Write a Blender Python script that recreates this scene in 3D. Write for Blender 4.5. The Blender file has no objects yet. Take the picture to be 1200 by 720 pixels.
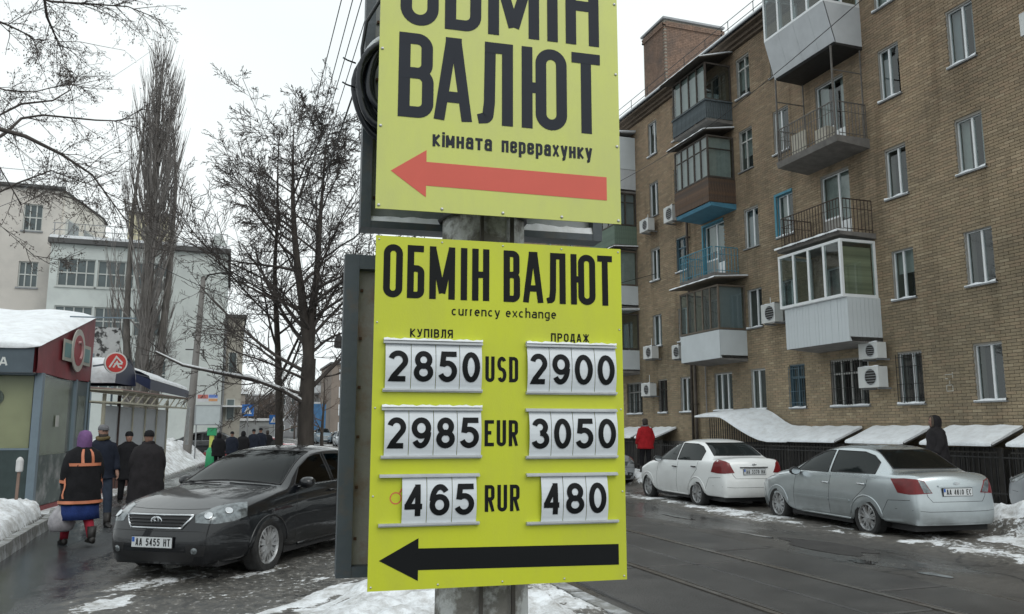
import bpy, bmesh, math, random
import numpy as np
from mathutils import Vector, Matrix
from mathutils.bvhtree import BVHTree
PI = math.pi
R = math.radians
random.seed(7)
SC = bpy.context.scene
COL = SC.collection

# ------------------------------------------------------------------ camera
cam_d = bpy.data.cameras.new('camera')
cam = bpy.data.objects.new('camera', cam_d)
COL.objects.link(cam)
cam.location = (0, 0, 1.7)
cam.rotation_euler = (R(90 + 8.47), 0, R(-18.9))
cam_d.sensor_width = 36
cam_d.lens = 36 * 960 / 1200
cam_d.clip_start = 0.05
cam_d.clip_end = 2000
SC.camera = cam

# ------------------------------------------------------------------ light: flat winter overcast
world = bpy.data.worlds.new('World')
SC.world = world
world.use_nodes = True
nt = world.node_tree
nt.nodes.clear()
SUN_EL, SUN_AZ = R(42), R(165)            # azimuth clockwise from +Y
sky = nt.nodes.new('ShaderNodeTexSky')
sky.sky_type = 'NISHITA'; sky.sun_disc = False
sky.sun_elevation = SUN_EL; sky.sun_rotation = SUN_AZ
sky.dust_density = 3
bg1 = nt.nodes.new('ShaderNodeBackground'); bg1.inputs[1].default_value = 0.05
nt.links.new(sky.outputs[0], bg1.inputs[0])
tc = nt.nodes.new('ShaderNodeTexCoord')
nz = nt.nodes.new('ShaderNodeTexNoise'); nz.inputs['Scale'].default_value = 1.6; nz.inputs['Detail'].default_value = 5
mp = nt.nodes.new('ShaderNodeMapping'); mp.inputs['Scale'].default_value = (1, 1, 2.2)
nt.links.new(tc.outputs['Generated'], mp.inputs[0]); nt.links.new(mp.outputs[0], nz.inputs['Vector'])
rp = nt.nodes.new('ShaderNodeValToRGB')
rp.color_ramp.elements[0].position = .3; rp.color_ramp.elements[0].color = (.83, .915, .94, 1)
rp.color_ramp.elements[1].position = .62; rp.color_ramp.elements[1].color = (.93, .985, .985, 1)
nt.links.new(nz.outputs[0], rp.inputs[0])
bg2 = nt.nodes.new('ShaderNodeBackground'); bg2.inputs[1].default_value = 1.13
nt.links.new(rp.outputs[0], bg2.inputs[0])
mx = nt.nodes.new('ShaderNodeMixShader'); mx.inputs[0].default_value = .95
wo = nt.nodes.new('ShaderNodeOutputWorld')
nt.links.new(bg1.outputs[0], mx.inputs[1]); nt.links.new(bg2.outputs[0], mx.inputs[2]); nt.links.new(mx.outputs[0], wo.inputs[0])
sl = bpy.data.lights.new('sun', 'SUN'); sl.energy = 0.8; sl.angle = R(35); sl.color = (1, .97, .93)
sun = bpy.data.objects.new('sun', sl); COL.objects.link(sun)
sun.rotation_euler = Vector((math.sin(SUN_AZ)*math.cos(SUN_EL), math.cos(SUN_AZ)*math.cos(SUN_EL), math.sin(SUN_EL))).to_track_quat('Z', 'Y').to_euler()
SC.view_settings.view_transform = 'Standard'
SC.view_settings.look = 'None'
SC.view_settings.exposure = 0.0
SC.view_settings.gamma = 1
SC.render.engine = 'CYCLES'
SC.cycles.max_bounces = 6; SC.cycles.transparent_max_bounces = 12
SC.cycles.use_denoising = True

# ------------------------------------------------------------------ materials
MATS = {}
def mat(name, col, rough=.7, metal=0., var=.12, scale=4., bump=0., bscale=40., dirt=None, coords='Object', spec=.5, coat=0., stretch=None, detail=6):
    """procedural surface: base colour with noise variation, optional second colour in patches, optional fine relief"""
    if name in MATS: return MATS[name]
    m = bpy.data.materials.new(name); m.use_nodes = True
    n = m.node_tree; N = n.nodes; L = n.links
    b = N['Principled BSDF']
    b.inputs['Roughness'].default_value = rough; b.inputs['Metallic'].default_value = metal
    b.inputs['Specular IOR Level'].default_value = spec
    b.inputs['Coat Weight'].default_value = coat; b.inputs['Coat Roughness'].default_value = .06
    t = N.new('ShaderNodeTexCoord')
    src = t.outputs['Object']
    if coords == 'World':
        g = N.new('ShaderNodeNewGeometry'); src = g.outputs['Position']
    if stretch:
        q = N.new('ShaderNodeMapping'); q.inputs['Scale'].default_value = stretch; L.new(src, q.inputs[0]); src = q.outputs[0]
    a = N.new('ShaderNodeTexNoise'); a.inputs['Scale'].default_value = scale; a.inputs['Detail'].default_value = detail; a.inputs['Roughness'].default_value = .6
    L.new(src, a.inputs['Vector'])
    r = N.new('ShaderNodeValToRGB')
    c = np.array(col[:3])
    r.color_ramp.elements[0].position = .3; r.color_ramp.elements[0].color = (*(c*(1-var)), 1)
    r.color_ramp.elements[1].position = .7; r.color_ramp.elements[1].color = (*np.minimum(c*(1+var), .95), 1)
    L.new(a.outputs[0], r.inputs[0]); out = r.outputs[0]
    if dirt:
        dc, amt, ds = dirt[:3]
        a2 = N.new('ShaderNodeTexNoise'); a2.inputs['Scale'].default_value = ds; a2.inputs['Detail'].default_value = 8; a2.inputs['Roughness'].default_value = .65
        L.new(src, a2.inputs['Vector'])
        r2 = N.new('ShaderNodeValToRGB'); soft = dirt[3] if len(dirt) > 3 else .12
        th = 1 - amt
        r2.color_ramp.elements[0].position = max(0, .25 + .5*th - soft); r2.color_ramp.elements[0].color = (0, 0, 0, 1)
        r2.color_ramp.elements[1].position = min(1, .25 + .5*th + soft); r2.color_ramp.elements[1].color = (1, 1, 1, 1)
        L.new(a2.outputs[0], r2.inputs[0])
        mm = N.new('ShaderNodeMix'); mm.data_type = 'RGBA'
        L.new(r2.outputs[0], mm.inputs[0]); L.new(out, mm.inputs[6]); mm.inputs[7].default_value = (*dc, 1)
        out = mm.outputs[2]
    L.new(out, b.inputs['Base Color'])
    if bump:
        a3 = N.new('ShaderNodeTexNoise'); a3.inputs['Scale'].default_value = bscale; a3.inputs['Detail'].default_value = 5
        L.new(src, a3.inputs['Vector'])
        bp = N.new('ShaderNodeBump'); bp.inputs['Strength'].default_value = min(1, bump); bp.inputs['Distance'].default_value = .02
        L.new(a3.outputs[0], bp.inputs['Height']); L.new(bp.outputs[0], b.inputs['Normal'])
    MATS[name] = m
    return m

def glass(name, tint=(.8, .9, .9), see=.75, rough=.03, ior=1.6, gl_=.95):
    """thin window glass: part see-through, part mirror by angle"""
    if name in MATS: return MATS[name]
    m = bpy.data.materials.new(name); m.use_nodes = True
    n = m.node_tree; N = n.nodes; L = n.links
    N.remove(N['Principled BSDF'])
    # Schlick reflectance from the surface angle, the same from both sides of the pane
    ge = N.new('ShaderNodeNewGeometry'); dt = N.new('ShaderNodeVectorMath'); dt.operation = 'DOT_PRODUCT'
    L.new(ge.outputs['Normal'], dt.inputs[0]); L.new(ge.outputs['Incoming'], dt.inputs[1])
    def mth(op, x, y=None, z=None):
        q = N.new('ShaderNodeMath'); q.operation = op
        for i, v in enumerate((x, y, z)):
            if v is None: continue
            if isinstance(v, (int, float)): q.inputs[i].default_value = v
            else: L.new(v, q.inputs[i])
        return q.outputs[0]
    f0 = ((ior-1)/(ior+1))**2*1.6
    ff = mth('MULTIPLY_ADD', mth('POWER', mth('SUBTRACT', 1.0, mth('ABSOLUTE', dt.outputs['Value'])), 5.0), 1-f0, f0)
    tr = N.new('ShaderNodeBsdfTransparent'); tr.inputs[0].default_value = (*[see*x for x in tint], 1)
    gl = N.new('ShaderNodeBsdfGlossy'); gl.inputs['Roughness'].default_value = rough; gl.inputs[0].default_value = (gl_*.97, gl_, gl_, 1)
    mx = N.new('ShaderNodeMixShader')
    L.new(ff, mx.inputs[0]); L.new(tr.outputs[0], mx.inputs[1]); L.new(gl.outputs[0], mx.inputs[2])
    L.new(mx.outputs[0], N['Material Output'].inputs[0])
    MATS[name] = m
    return m

# ------------------------------------------------------------------ mesh helpers
class MB:
    def __init__(s, M=None): s.v = []; s.f = []; s.M = M
    def add(s, vs, fs):
        o = len(s.v)
        if s.M is not None: vs = [s.M @ Vector(p) for p in vs]
        s.v += [tuple(p) for p in vs]; s.f += [tuple(i + o for i in f) for f in fs]
        return s
    def box(s, x0, x1, y0, y1, z0, z1):
        return s.add([(x0,y0,z0),(x1,y0,z0),(x1,y1,z0),(x0,y1,z0),(x0,y0,z1),(x1,y0,z1),(x1,y1,z1),(x0,y1,z1)],
                     [(0,3,2,1),(4,5,6,7),(0,1,5,4),(1,2,6,5),(2,3,7,6),(3,0,4,7)])
    def cbox(s, c, d, M=None):
        x, y, z = [t/2 for t in d]
        P = [Vector(q) for q in [(-x,-y,-z),(x,-y,-z),(x,y,-z),(-x,y,-z),(-x,-y,z),(x,-y,z),(x,y,z),(-x,y,z)]]
        if M is not None: P = [M @ q for q in P]
        return s.add([q + Vector(c) for q in P], [(0,3,2,1),(4,5,6,7),(0,1,5,4),(1,2,6,5),(2,3,7,6),(3,0,4,7)])
    def bar(s, a, b, w, h=None):
        """square bar from a to b"""
        a = Vector(a); b = Vector(b); h = h or w
        d = (b - a); L = d.length
        if L < 1e-6: return s
        d.normalize(); up = Vector((0,0,1)) if abs(d.z) < .95 else Vector((0,1,0))
        r = d.cross(up).normalized(); u = r.cross(d)
        P = []
        for q in (a, b):
            for i, j in ((-1,-1),(1,-1),(1,1),(-1,1)): P.append(q + r*i*w/2 + u*j*h/2)
        return s.add(P, [(0,1,2,3),(7,6,5,4),(0,4,5,1),(1,5,6,2),(2,6,7,3),(3,7,4,0)])
    def tube(s, pts, rad, n=8, cap=True, closed=False):
        pts = [Vector(p) for p in pts]; m = len(pts)
        if not hasattr(rad, '__len__'): rad = [rad]*m
        V = []; F = []
        prev = None
        for i, p in enumerate(pts):
            a = pts[(i-1) % m] if (i > 0 or closed) else p
            b = pts[(i+1) % m] if (i < m-1 or closed) else p
            d = (b - a)
            d = d.normalized() if d.length > 1e-9 else Vector((0,0,1))
            if prev is None:
                up = Vector((0,0,1)) if abs(d.z) < .9 else Vector((0,1,0))
                u = d.cross(up).normalized()
            else:
                u = (prev - d*prev.dot(d))
                u = u.normalized() if u.length > 1e-6 else d.orthogonal().normalized()
            prev = u; w = d.cross(u)
            for k in range(n):
                t = 2*PI*k/n; V.append(p + (u*math.cos(t) + w*math.sin(t))*rad[i])
        for i in range(m if closed else m-1):
            j = (i+1) % m
            for k in range(n):
                l = (k+1) % n; F.append((i*n+k, i*n+l, j*n+l, j*n+k))
        if cap and not closed:
            F.append(tuple(range(n-1, -1, -1))); F.append(tuple((m-1)*n + k for k in range(n)))
        return s.add(V, F)
    def loft(s, rings, cap=True):
        n = len(rings[0]); V = []; F = []
        for r in rings: V += list(r)
        for i in range(len(rings)-1):
            for k in range(n):
                l = (k+1) % n; F.append((i*n+k, i*n+l, (i+1)*n+l, (i+1)*n+k))
        if cap: F.append(tuple(range(n-1, -1, -1))); F.append(tuple((len(rings)-1)*n + k for k in range(n)))
        return s.add(V, F)
    def grid(s, rows, double=False):
        h = len(rows); w = len(rows[0]); V = [p for r in rows for p in r]; F = []
        for i in range(h-1):
            for j in range(w-1): F.append((i*w+j, i*w+j+1, (i+1)*w+j+1, (i+1)*w+j))
        return s.add(V, F)
    def prism(s, poly, y0, y1, axis='y'):
        """polygon (u,v) pushed along an axis"""
        n = len(poly)
        f = {'y': lambda u, v, t: (u, t, v), 'x': lambda u, v, t: (t, u, v), 'z': lambda u, v, t: (u, v, t)}[axis]
        V = [f(u, v, y0) for u, v in poly] + [f(u, v, y1) for u, v in poly]
        return s.add(V, [tuple(range(n)), tuple(range(2*n-1, n-1, -1))] + [(i, n+i, n+(i+1) % n, (i+1) % n) for i in range(n)])
    def build(s, name, m, parent=None, smooth=False, fix=False, kind=None):
        me = bpy.data.meshes.new(name); me.from_pydata(s.v, [], s.f)
        if fix:
            bm = bmesh.new(); bm.from_mesh(me); bmesh.ops.recalc_face_normals(bm, faces=bm.faces); bm.to_mesh(me); bm.free()
        if smooth == 'auto':
            me.polygons.foreach_set('use_smooth', [True]*len(me.polygons))
            bm = bmesh.new(); bm.from_mesh(me)
            for e in bm.edges:
                if len(e.link_faces) == 2 and e.link_faces[0].normal.angle(e.link_faces[1].normal, 0) > R(38): e.smooth = False
            bm.to_mesh(me); bm.free()
        elif smooth: me.polygons.foreach_set('use_smooth', [True]*len(me.polygons))
        if m is not None: me.materials.append(m)
        o = bpy.data.objects.new(name, me); COL.objects.link(o)
        if parent is not None: o.parent = parent
        if kind: o['kind'] = kind
        return o

def ell(c, rx, ry, n=16, rot=0., p=2.):
    out = []
    for k in range(n):
        t = 2*PI*k/n; cx, sy = math.cos(t), math.sin(t)
        x = rx*math.copysign(abs(cx)**(2/p), cx); y = ry*math.copysign(abs(sy)**(2/p), sy)
        out.append(Vector((c[0] + x*math.cos(rot) - y*math.sin(rot), c[1] + x*math.sin(rot) + y*math.cos(rot), c[2])))
    return out

def thing(name, label, cat, loc=(0,0,0), rz=0., group=None):
    o = bpy.data.objects.new(name, None); COL.objects.link(o); o.empty_display_size = .2
    o.location = loc; o.rotation_euler = (0, 0, rz)
    o['label'] = label; o['category'] = cat
    if group: o['group'] = group
    return o
def tag(o, label, cat, group=None):
    o['label'] = label; o['category'] = cat
    if group: o['group'] = group
    return o
def struct(o, kind='structure'):
    o['kind'] = kind; return o
def dup(root, loc=None, rz=None, label=None, group=None):
    def cp(o, par):
        c = o.copy(); COL.objects.link(c); c.parent = par
        for ch in list(o.children): cp(ch, c)
        return c
    r = cp(root, None)
    if loc is not None: r.location = loc
    if rz is not None: r.rotation_euler = (0, 0, rz)
    if label: r['label'] = label
    if group: r['group'] = group
    return r

# ------------------------------------------------------------------ stroke lettering (flat print)
def EA(cx, cy, rx, ry, a0, a1, n=18):
    return [(cx + rx*math.cos(R(a0 + (a1-a0)*i/n)), cy + ry*math.sin(R(a0 + (a1-a0)*i/n))) for i in range(n+1)]
def CL(cx, cy, rx, ry): return (EA(cx, cy, rx, ry, 0, 345, 23), 1, 0)
GL = {
 'О': [([(0,0),(1,0),(1,1),(0,1)],1,.5)],
 'Б': [([(.92,1),(0,1),(0,0)],0,0),([(0,0),(1,0),(1,.57),(0,.57)],0,.42)],
 'М': [([(0,0),(0,1)],0,0),([(1,0),(1,1)],0,0),([(0.02,1),(.5,.06)],0,0),([(.98,1),(.5,.06)],0,0)],
 'І': [([(.5,0),(.5,1)],0,0)],
 'Н': [([(0,0),(0,1)],0,0),([(1,0),(1,1)],0,0),([(0,.5),(1,.5)],0,0)],
 'В': [([(0,0),(0,1)],0,0),([(0,1),(.95,1),(.95,.53),(0,.53)],0,.4),([(0,.53),(1,.53),(1,0),(0,0)],0,.42)],
 'А': [([(0,0),(.4,1)],0,0),([(1,0),(.6,1)],0,0),([(.41,1),(.59,1)],0,0),([(.18,.25),(.82,.25)],0,0)],
 'Л': [([(1,0),(1,1)],0,0),([(1,1),(.3,1)],0,0),([(.3,1),(.27,.22),(.2,.02),(0,0)],0,.1)],
 'Ю': [([(0,0),(0,1)],0,0),([(0,.5),(.4,.5)],0,0),([(.4,0),(1,0),(1,1),(.4,1)],1,.3)],
 'Т': [([(0,1),(1,1)],0,0),([(.5,1),(.5,0)],0,0)],
 'К': [([(0,0),(0,1)],0,0),([(.95,1),(.1,.5)],0,0),([(.1,.5),(1,0)],0,0)],
 'У': [([(0,1),(.52,.36)],0,0),([(1,1),(.5,.08),(.1,0)],0,.15)],
 'П': [([(0,0),(0,1),(1,1),(1,0)],0,0)],
 'Я': [([(1,0),(1,1)],0,0),([(1,1),(0,1),(0,.48),(1,.48)],0,.35),([(.5,.48),(0,0)],0,0)],
 'Р': [([(0,0),(0,1)],0,0),([(0,1),(1,1),(1,.46),(0,.46)],0,.4)],
 'Д': [([(.12,.08),(.3,1),(.85,1),(.85,.08)],0,0),([(0,-.18),(0,.08),(1,.08),(1,-.18)],0,0)],
 'Ж': [([(.5,0),(.5,1)],0,0),([(0,1),(.45,.5),(0,0)],0,0),([(1,1),(.55,.5),(1,0)],0,0)],
 '0': [CL(.5,.5,.5,.5)],
 '1': [([(.1,.72),(.55,1),(.55,0)],0,0)],
 '2': [(EA(.5,.72,.48,.28,165,-30)+[(.05,.0),(1,0)],0,0)],
 '3': [(EA(.46,.76,.44,.24,165,-90),0,0),(EA(.48,.26,.52,.26,90,-165),0,0)],
 '4': [([(.74,0),(.74,1)],0,0),([(.68,.98),(0,.3)],0,0),([(0,.26),(1.05,.26)],0,0)],
 '5': [([(.95,1),(.2,1),(.08,.5)],0,0),(EA(.46,.32,.52,.32,128,-158),0,0)],
 '6': [CL(.5,.31,.5,.31),(EA(.54,.45,.54,.55,178,42),0,0)],
 '7': [([(0,1),(1,1),(.35,0)],0,0)],
 '8': [CL(.5,.75,.43,.25),CL(.5,.26,.5,.26)],
 '9': [CL(.5,.69,.5,.31),(EA(.46,.55,.54,.55,-2,-138),0,0)],
 'U': [([(0,1),(0,0),(1,0),(1,1)],0,.5)],
 'S': [(EA(.5,.75,.5,.25,30,270)[:]+EA(.5,.25,.5,.25,90,-150),0,0)],
 'D': [([(0,0),(0,1)],0,0),([(0,1),(1,1),(1,0),(0,0)],0,.5)],
 'E': [([(1,1),(0,1),(0,0),(1,0)],0,0),([(0,.52),(.85,.52)],0,0)],
 'R': [([(0,0),(0,1)],0,0),([(0,1),(1,1),(1,.47),(0,.47)],0,.4),([(.5,.47),(1,0)],0,0)],
 'C': [(EA(.5,.5,.5,.5,45,315),0,0)],
 'c': [(EA(.5,.3,.5,.3,50,310),0,0)],
 'u': [([(0,.6),(0,0),(1,0),(1,.6)],0,.45),([(1,.6),(1,0)],0,0)],
 'r': [([(0,0),(0,.6)],0,0),(EA(.6,.3,.6,.3,180,75),0,0)],
 'e': [([(.02,.32),(1,.32)]+EA(.5,.3,.5,.3,5,310)[0:],0,0)],
 'n': [([(0,0),(0,.6)],0,0),([(0,.45),(.1,.6),(1,.6),(1,0)],0,.3)],
 'y': [([(0,.6),(.5,.02)],0,0),([(1,.6),(.4,-.25),(.05,-.25)],0,.1)],
 'x': [([(0,.6),(1,0)],0,0),([(1,.6),(0,0)],0,0)],
 'h': [([(0,0),(0,1)],0,0),([(0,.45),(.1,.6),(1,.6),(1,0)],0,.3)],
 'a': [([(.1,.58),(1,.6),(1,0)],0,.3),([(1,.34),(0,.34),(0,0),(1,0)],0,.25)],
 'g': [([(1,.6),(0,.6),(0,0),(1,0)],0,.4),([(1,.6),(1,-.26),(.08,-.26)],0,.35)],
 'к': [([(0,0),(0,.7)],0,0),([(.95,.7),(.1,.35)],0,0),([(.1,.35),(1,0)],0,0)],
 'і': [([(.5,0),(.5,.7)],0,0),([(.5,.86),(.5,1.02)],0,0)],
 'м': [([(0,0),(0,.7)],0,0),([(1,0),(1,.7)],0,0),([(0.02,.7),(.5,.1)],0,0),([(.98,.7),(.5,.1)],0,0)],
 'н': [([(0,0),(0,.7)],0,0),([(1,0),(1,.7)],0,0),([(0,.36),(1,.36)],0,0)],
 'а': [([(.08,.6),(.1,.7),(1,.7),(1,0)],0,.3),([(1,.4),(0,.4),(0,0),(1,0)],0,.25)],
 'т': [([(0,.7),(1,.7)],0,0),([(.5,.7),(.5,0)],0,0)],
 'п': [([(0,0),(0,.7),(1,.7),(1,0)],0,0)],
 'е': [([(.02,.36),(1,.36),(1,.7),(0,.7),(0,0),(.98,0),(1,.14)],0,.3)],
 'р': [([(0,-.28),(0,.7)],0,0),([(0,.7),(1,.7),(1,0),(0,0)],0,.4)],
 'х': [([(0,.7),(1,0)],0,0),([(1,.7),(0,0)],0,0)],
 'у': [([(0,.7),(.5,.02)],0,0),([(1,.7),(.45,-.26),(.05,-.26)],0,.1)],
}
for a_, b_ in zip('AOBMIHTPKXE', 'АОВМІНТРКХЕ'):
    if b_ in GL: GL.setdefault(a_, GL[b_])
GL['Е'] = GL['E']; GL['С'] = GL['C']; GL['X'] = GL['х']
WID = {'І': .28, 'I': .28, 'і': .25, 'М': 1.15, 'м': 1.15, 'Ю': 1.35, 'Ж': 1.3, 'r': .65, 'r': .6, '1': .7, ' ': .7}
def rounded(pts, closed, r):
    if r <= 0: return pts
    n = len(pts); out = []
    for i in range(n):
        if not closed and i in (0, n-1): out.append(pts[i]); continue
        p = np.array(pts[i]); a = np.array(pts[i-1]); b = np.array(pts[(i+1) % n])
        la, lb = np.linalg.norm(a-p), np.linalg.norm(b-p)
        q = min(r, la*.5, lb*.5) if closed else min(r, la*(.98 if i == 1 else .5), lb*(.98 if i == n-2 else .5))
        if q < 1e-6: out.append(pts[i]); continue
        s = p + (a-p)/la*q; e = p + (b-p)/lb*q
        for k in range(8):
            t = k/7; out.append(tuple((1-t)**2*s + 2*t*(1-t)*p + t*t*e) if False else tuple(_arc(s, p, e, t)))
    return out
def _arc(s, p, e, t):
    # circular-ish corner (blend of quadratic with extra weight)
    w = 1.41421 * .5
    a = (1-t)**2; b = 2*t*(1-t)*w; c = t*t
    return (a*s + b*p + c*e)/(a + b + c)
LAYER = [0]
def ribbon(mb, pts, closed, t, y, ymap=None, seg=None):
    P = [np.array(p, float) for p in pts]
    Q = [P[0]]
    for p in P[1:]:
        if np.linalg.norm(p - Q[-1]) > 1e-6: Q.append(p)
    if closed and np.linalg.norm(Q[0]-Q[-1]) < 1e-6: Q.pop()
    P = Q
    if seg:
        Q = []
        m = len(P)
        for i in range(m if closed else m-1):
            a, b = P[i], P[(i+1) % m]; k = max(1, int(np.linalg.norm(b-a)/seg))
            for j in range(k): Q.append(a + (b-a)*j/k)
        if not closed: Q.append(P[-1])
        P = Q
    m = len(P)
    if m < 2: return
    LAYER[0] = (LAYER[0] + 1) % 5
    yy = y - .00016*LAYER[0]
    L_, R_ = [], []
    for i in range(m):
        a = P[i-1] if (closed or i > 0) else None
        b = P[(i+1) % m] if (closed or i < m-1) else None
        d1 = (P[i]-a)/np.linalg.norm(P[i]-a) if a is not None else None
        d2 = (b-P[i])/np.linalg.norm(b-P[i]) if b is not None else None
        if d1 is None: d1 = d2
        if d2 is None: d2 = d1
        n1 = np.array([-d1[1], d1[0]]); n2 = np.array([-d2[1], d2[0]])
        nn = n1 + n2; l = np.linalg.norm(nn)
        nn = nn/l if l > .2 else n1
        k = 1/max(.45, float(nn @ n1))
        L_.append(P[i] + nn*t/2*k); R_.append(P[i] - nn*t/2*k)
    f = ymap or (lambda z: 0)
    V = [(p[0], yy + f(p[1]), p[1]) for p in L_] + [(p[0], yy + f(p[1]), p[1]) for p in R_]
    F = [(i, (i+1) % m, m + (i+1) % m, m + i) for i in range(m if closed else m-1)]
    mb.add(V, F)
def glyph(mb, ch, x0, x1, z0, h, t, y=0., ymap=None, seg=None):
    """letter ch drawn with a pen of width t so that it fills x0..x1, z0..z0+h, on the plane y"""
    W = max(x1 - x0 - t, 1e-4); H = h - t
    low = any(v < -.05 for pts, c, r in GL[ch] for u, v in pts)
    hi = any(v > 1.01 for pts, c, r in GL[ch] for u, v in pts)
    for pts, closed, r in GL[ch]:
        P = [(x0 + t/2 + u*W, z0 + t/2 + v*H) for u, v in pts]
        P = rounded(P, closed, r*min(W, H*2))
        if not closed and len(pts) < 12:            # square pen ends
            def ext(a, b):
                d = math.dist(a, b) or 1; return (a[0] + (a[0]-b[0])/d*t/2, a[1] + (a[1]-b[1])/d*t/2)
            def edge(q): return q[0] in (0, 1) or q[1] in (0, 1, .7, .6, -.28)
            if edge(pts[0]): P[0] = ext(P[0], P[1])
            if edge(pts[-1]): P[-1] = ext(P[-1], P[-2])
        n0 = len(mb.v)
        ribbon(mb, P, closed, t, y, ymap, seg)
        if not low and not hi and mb.M is None:
            for i in range(n0, len(mb.v)):
                a = mb.v[i]; mb.v[i] = (min(max(a[0], x0), x1), a[1], min(max(a[2], z0), z0+h))
def text(mb, s, x0, x1, z0, h, t, y=0., gap=.22, z1=None):
    """string fitted between x0 and x1"""
    ws = [WID.get(c, 1.) for c in s]
    tot = sum(ws) + gap*(len(s)-1)
    u = (x1 - x0)/tot; x = x0
    for c, w in zip(s, ws):
        zz = z0 if z1 is None else z0 + (z1 - z0)*(x - x0)/(x1 - x0)
        if c != ' ': glyph(mb, c, x, x + w*u, zz, h, t, y)
        x += (w + gap)*u

# ------------------------------------------------------------------ noise for terrain
_rng = np.random.default_rng(3)
_lat = _rng.random((256, 256))
def vnoise(x, y):
    xi = np.floor(x).astype(int); yi = np.floor(y).astype(int); fx = x - xi; fy = y - yi
    fx = fx*fx*(3-2*fx); fy = fy*fy*(3-2*fy)
    g = lambda a, b: _lat[a & 255, b & 255]
    return (g(xi, yi)*(1-fx) + g(xi+1, yi)*fx)*(1-fy) + (g(xi, yi+1)*(1-fx) + g(xi+1, yi+1)*fx)*fy
def fbm(x, y, o=5):
    s = 0; a = .5; n = 0
    for k in range(o):
        s = s + a*vnoise(x*2**k + 17*k, y*2**k + 31*k); n += a; a *= .5
    return s/n
def smooth(a, b, x):
    t = np.clip((x-a)/(b-a), 0, 1); return t*t*(3-2*t)

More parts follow.
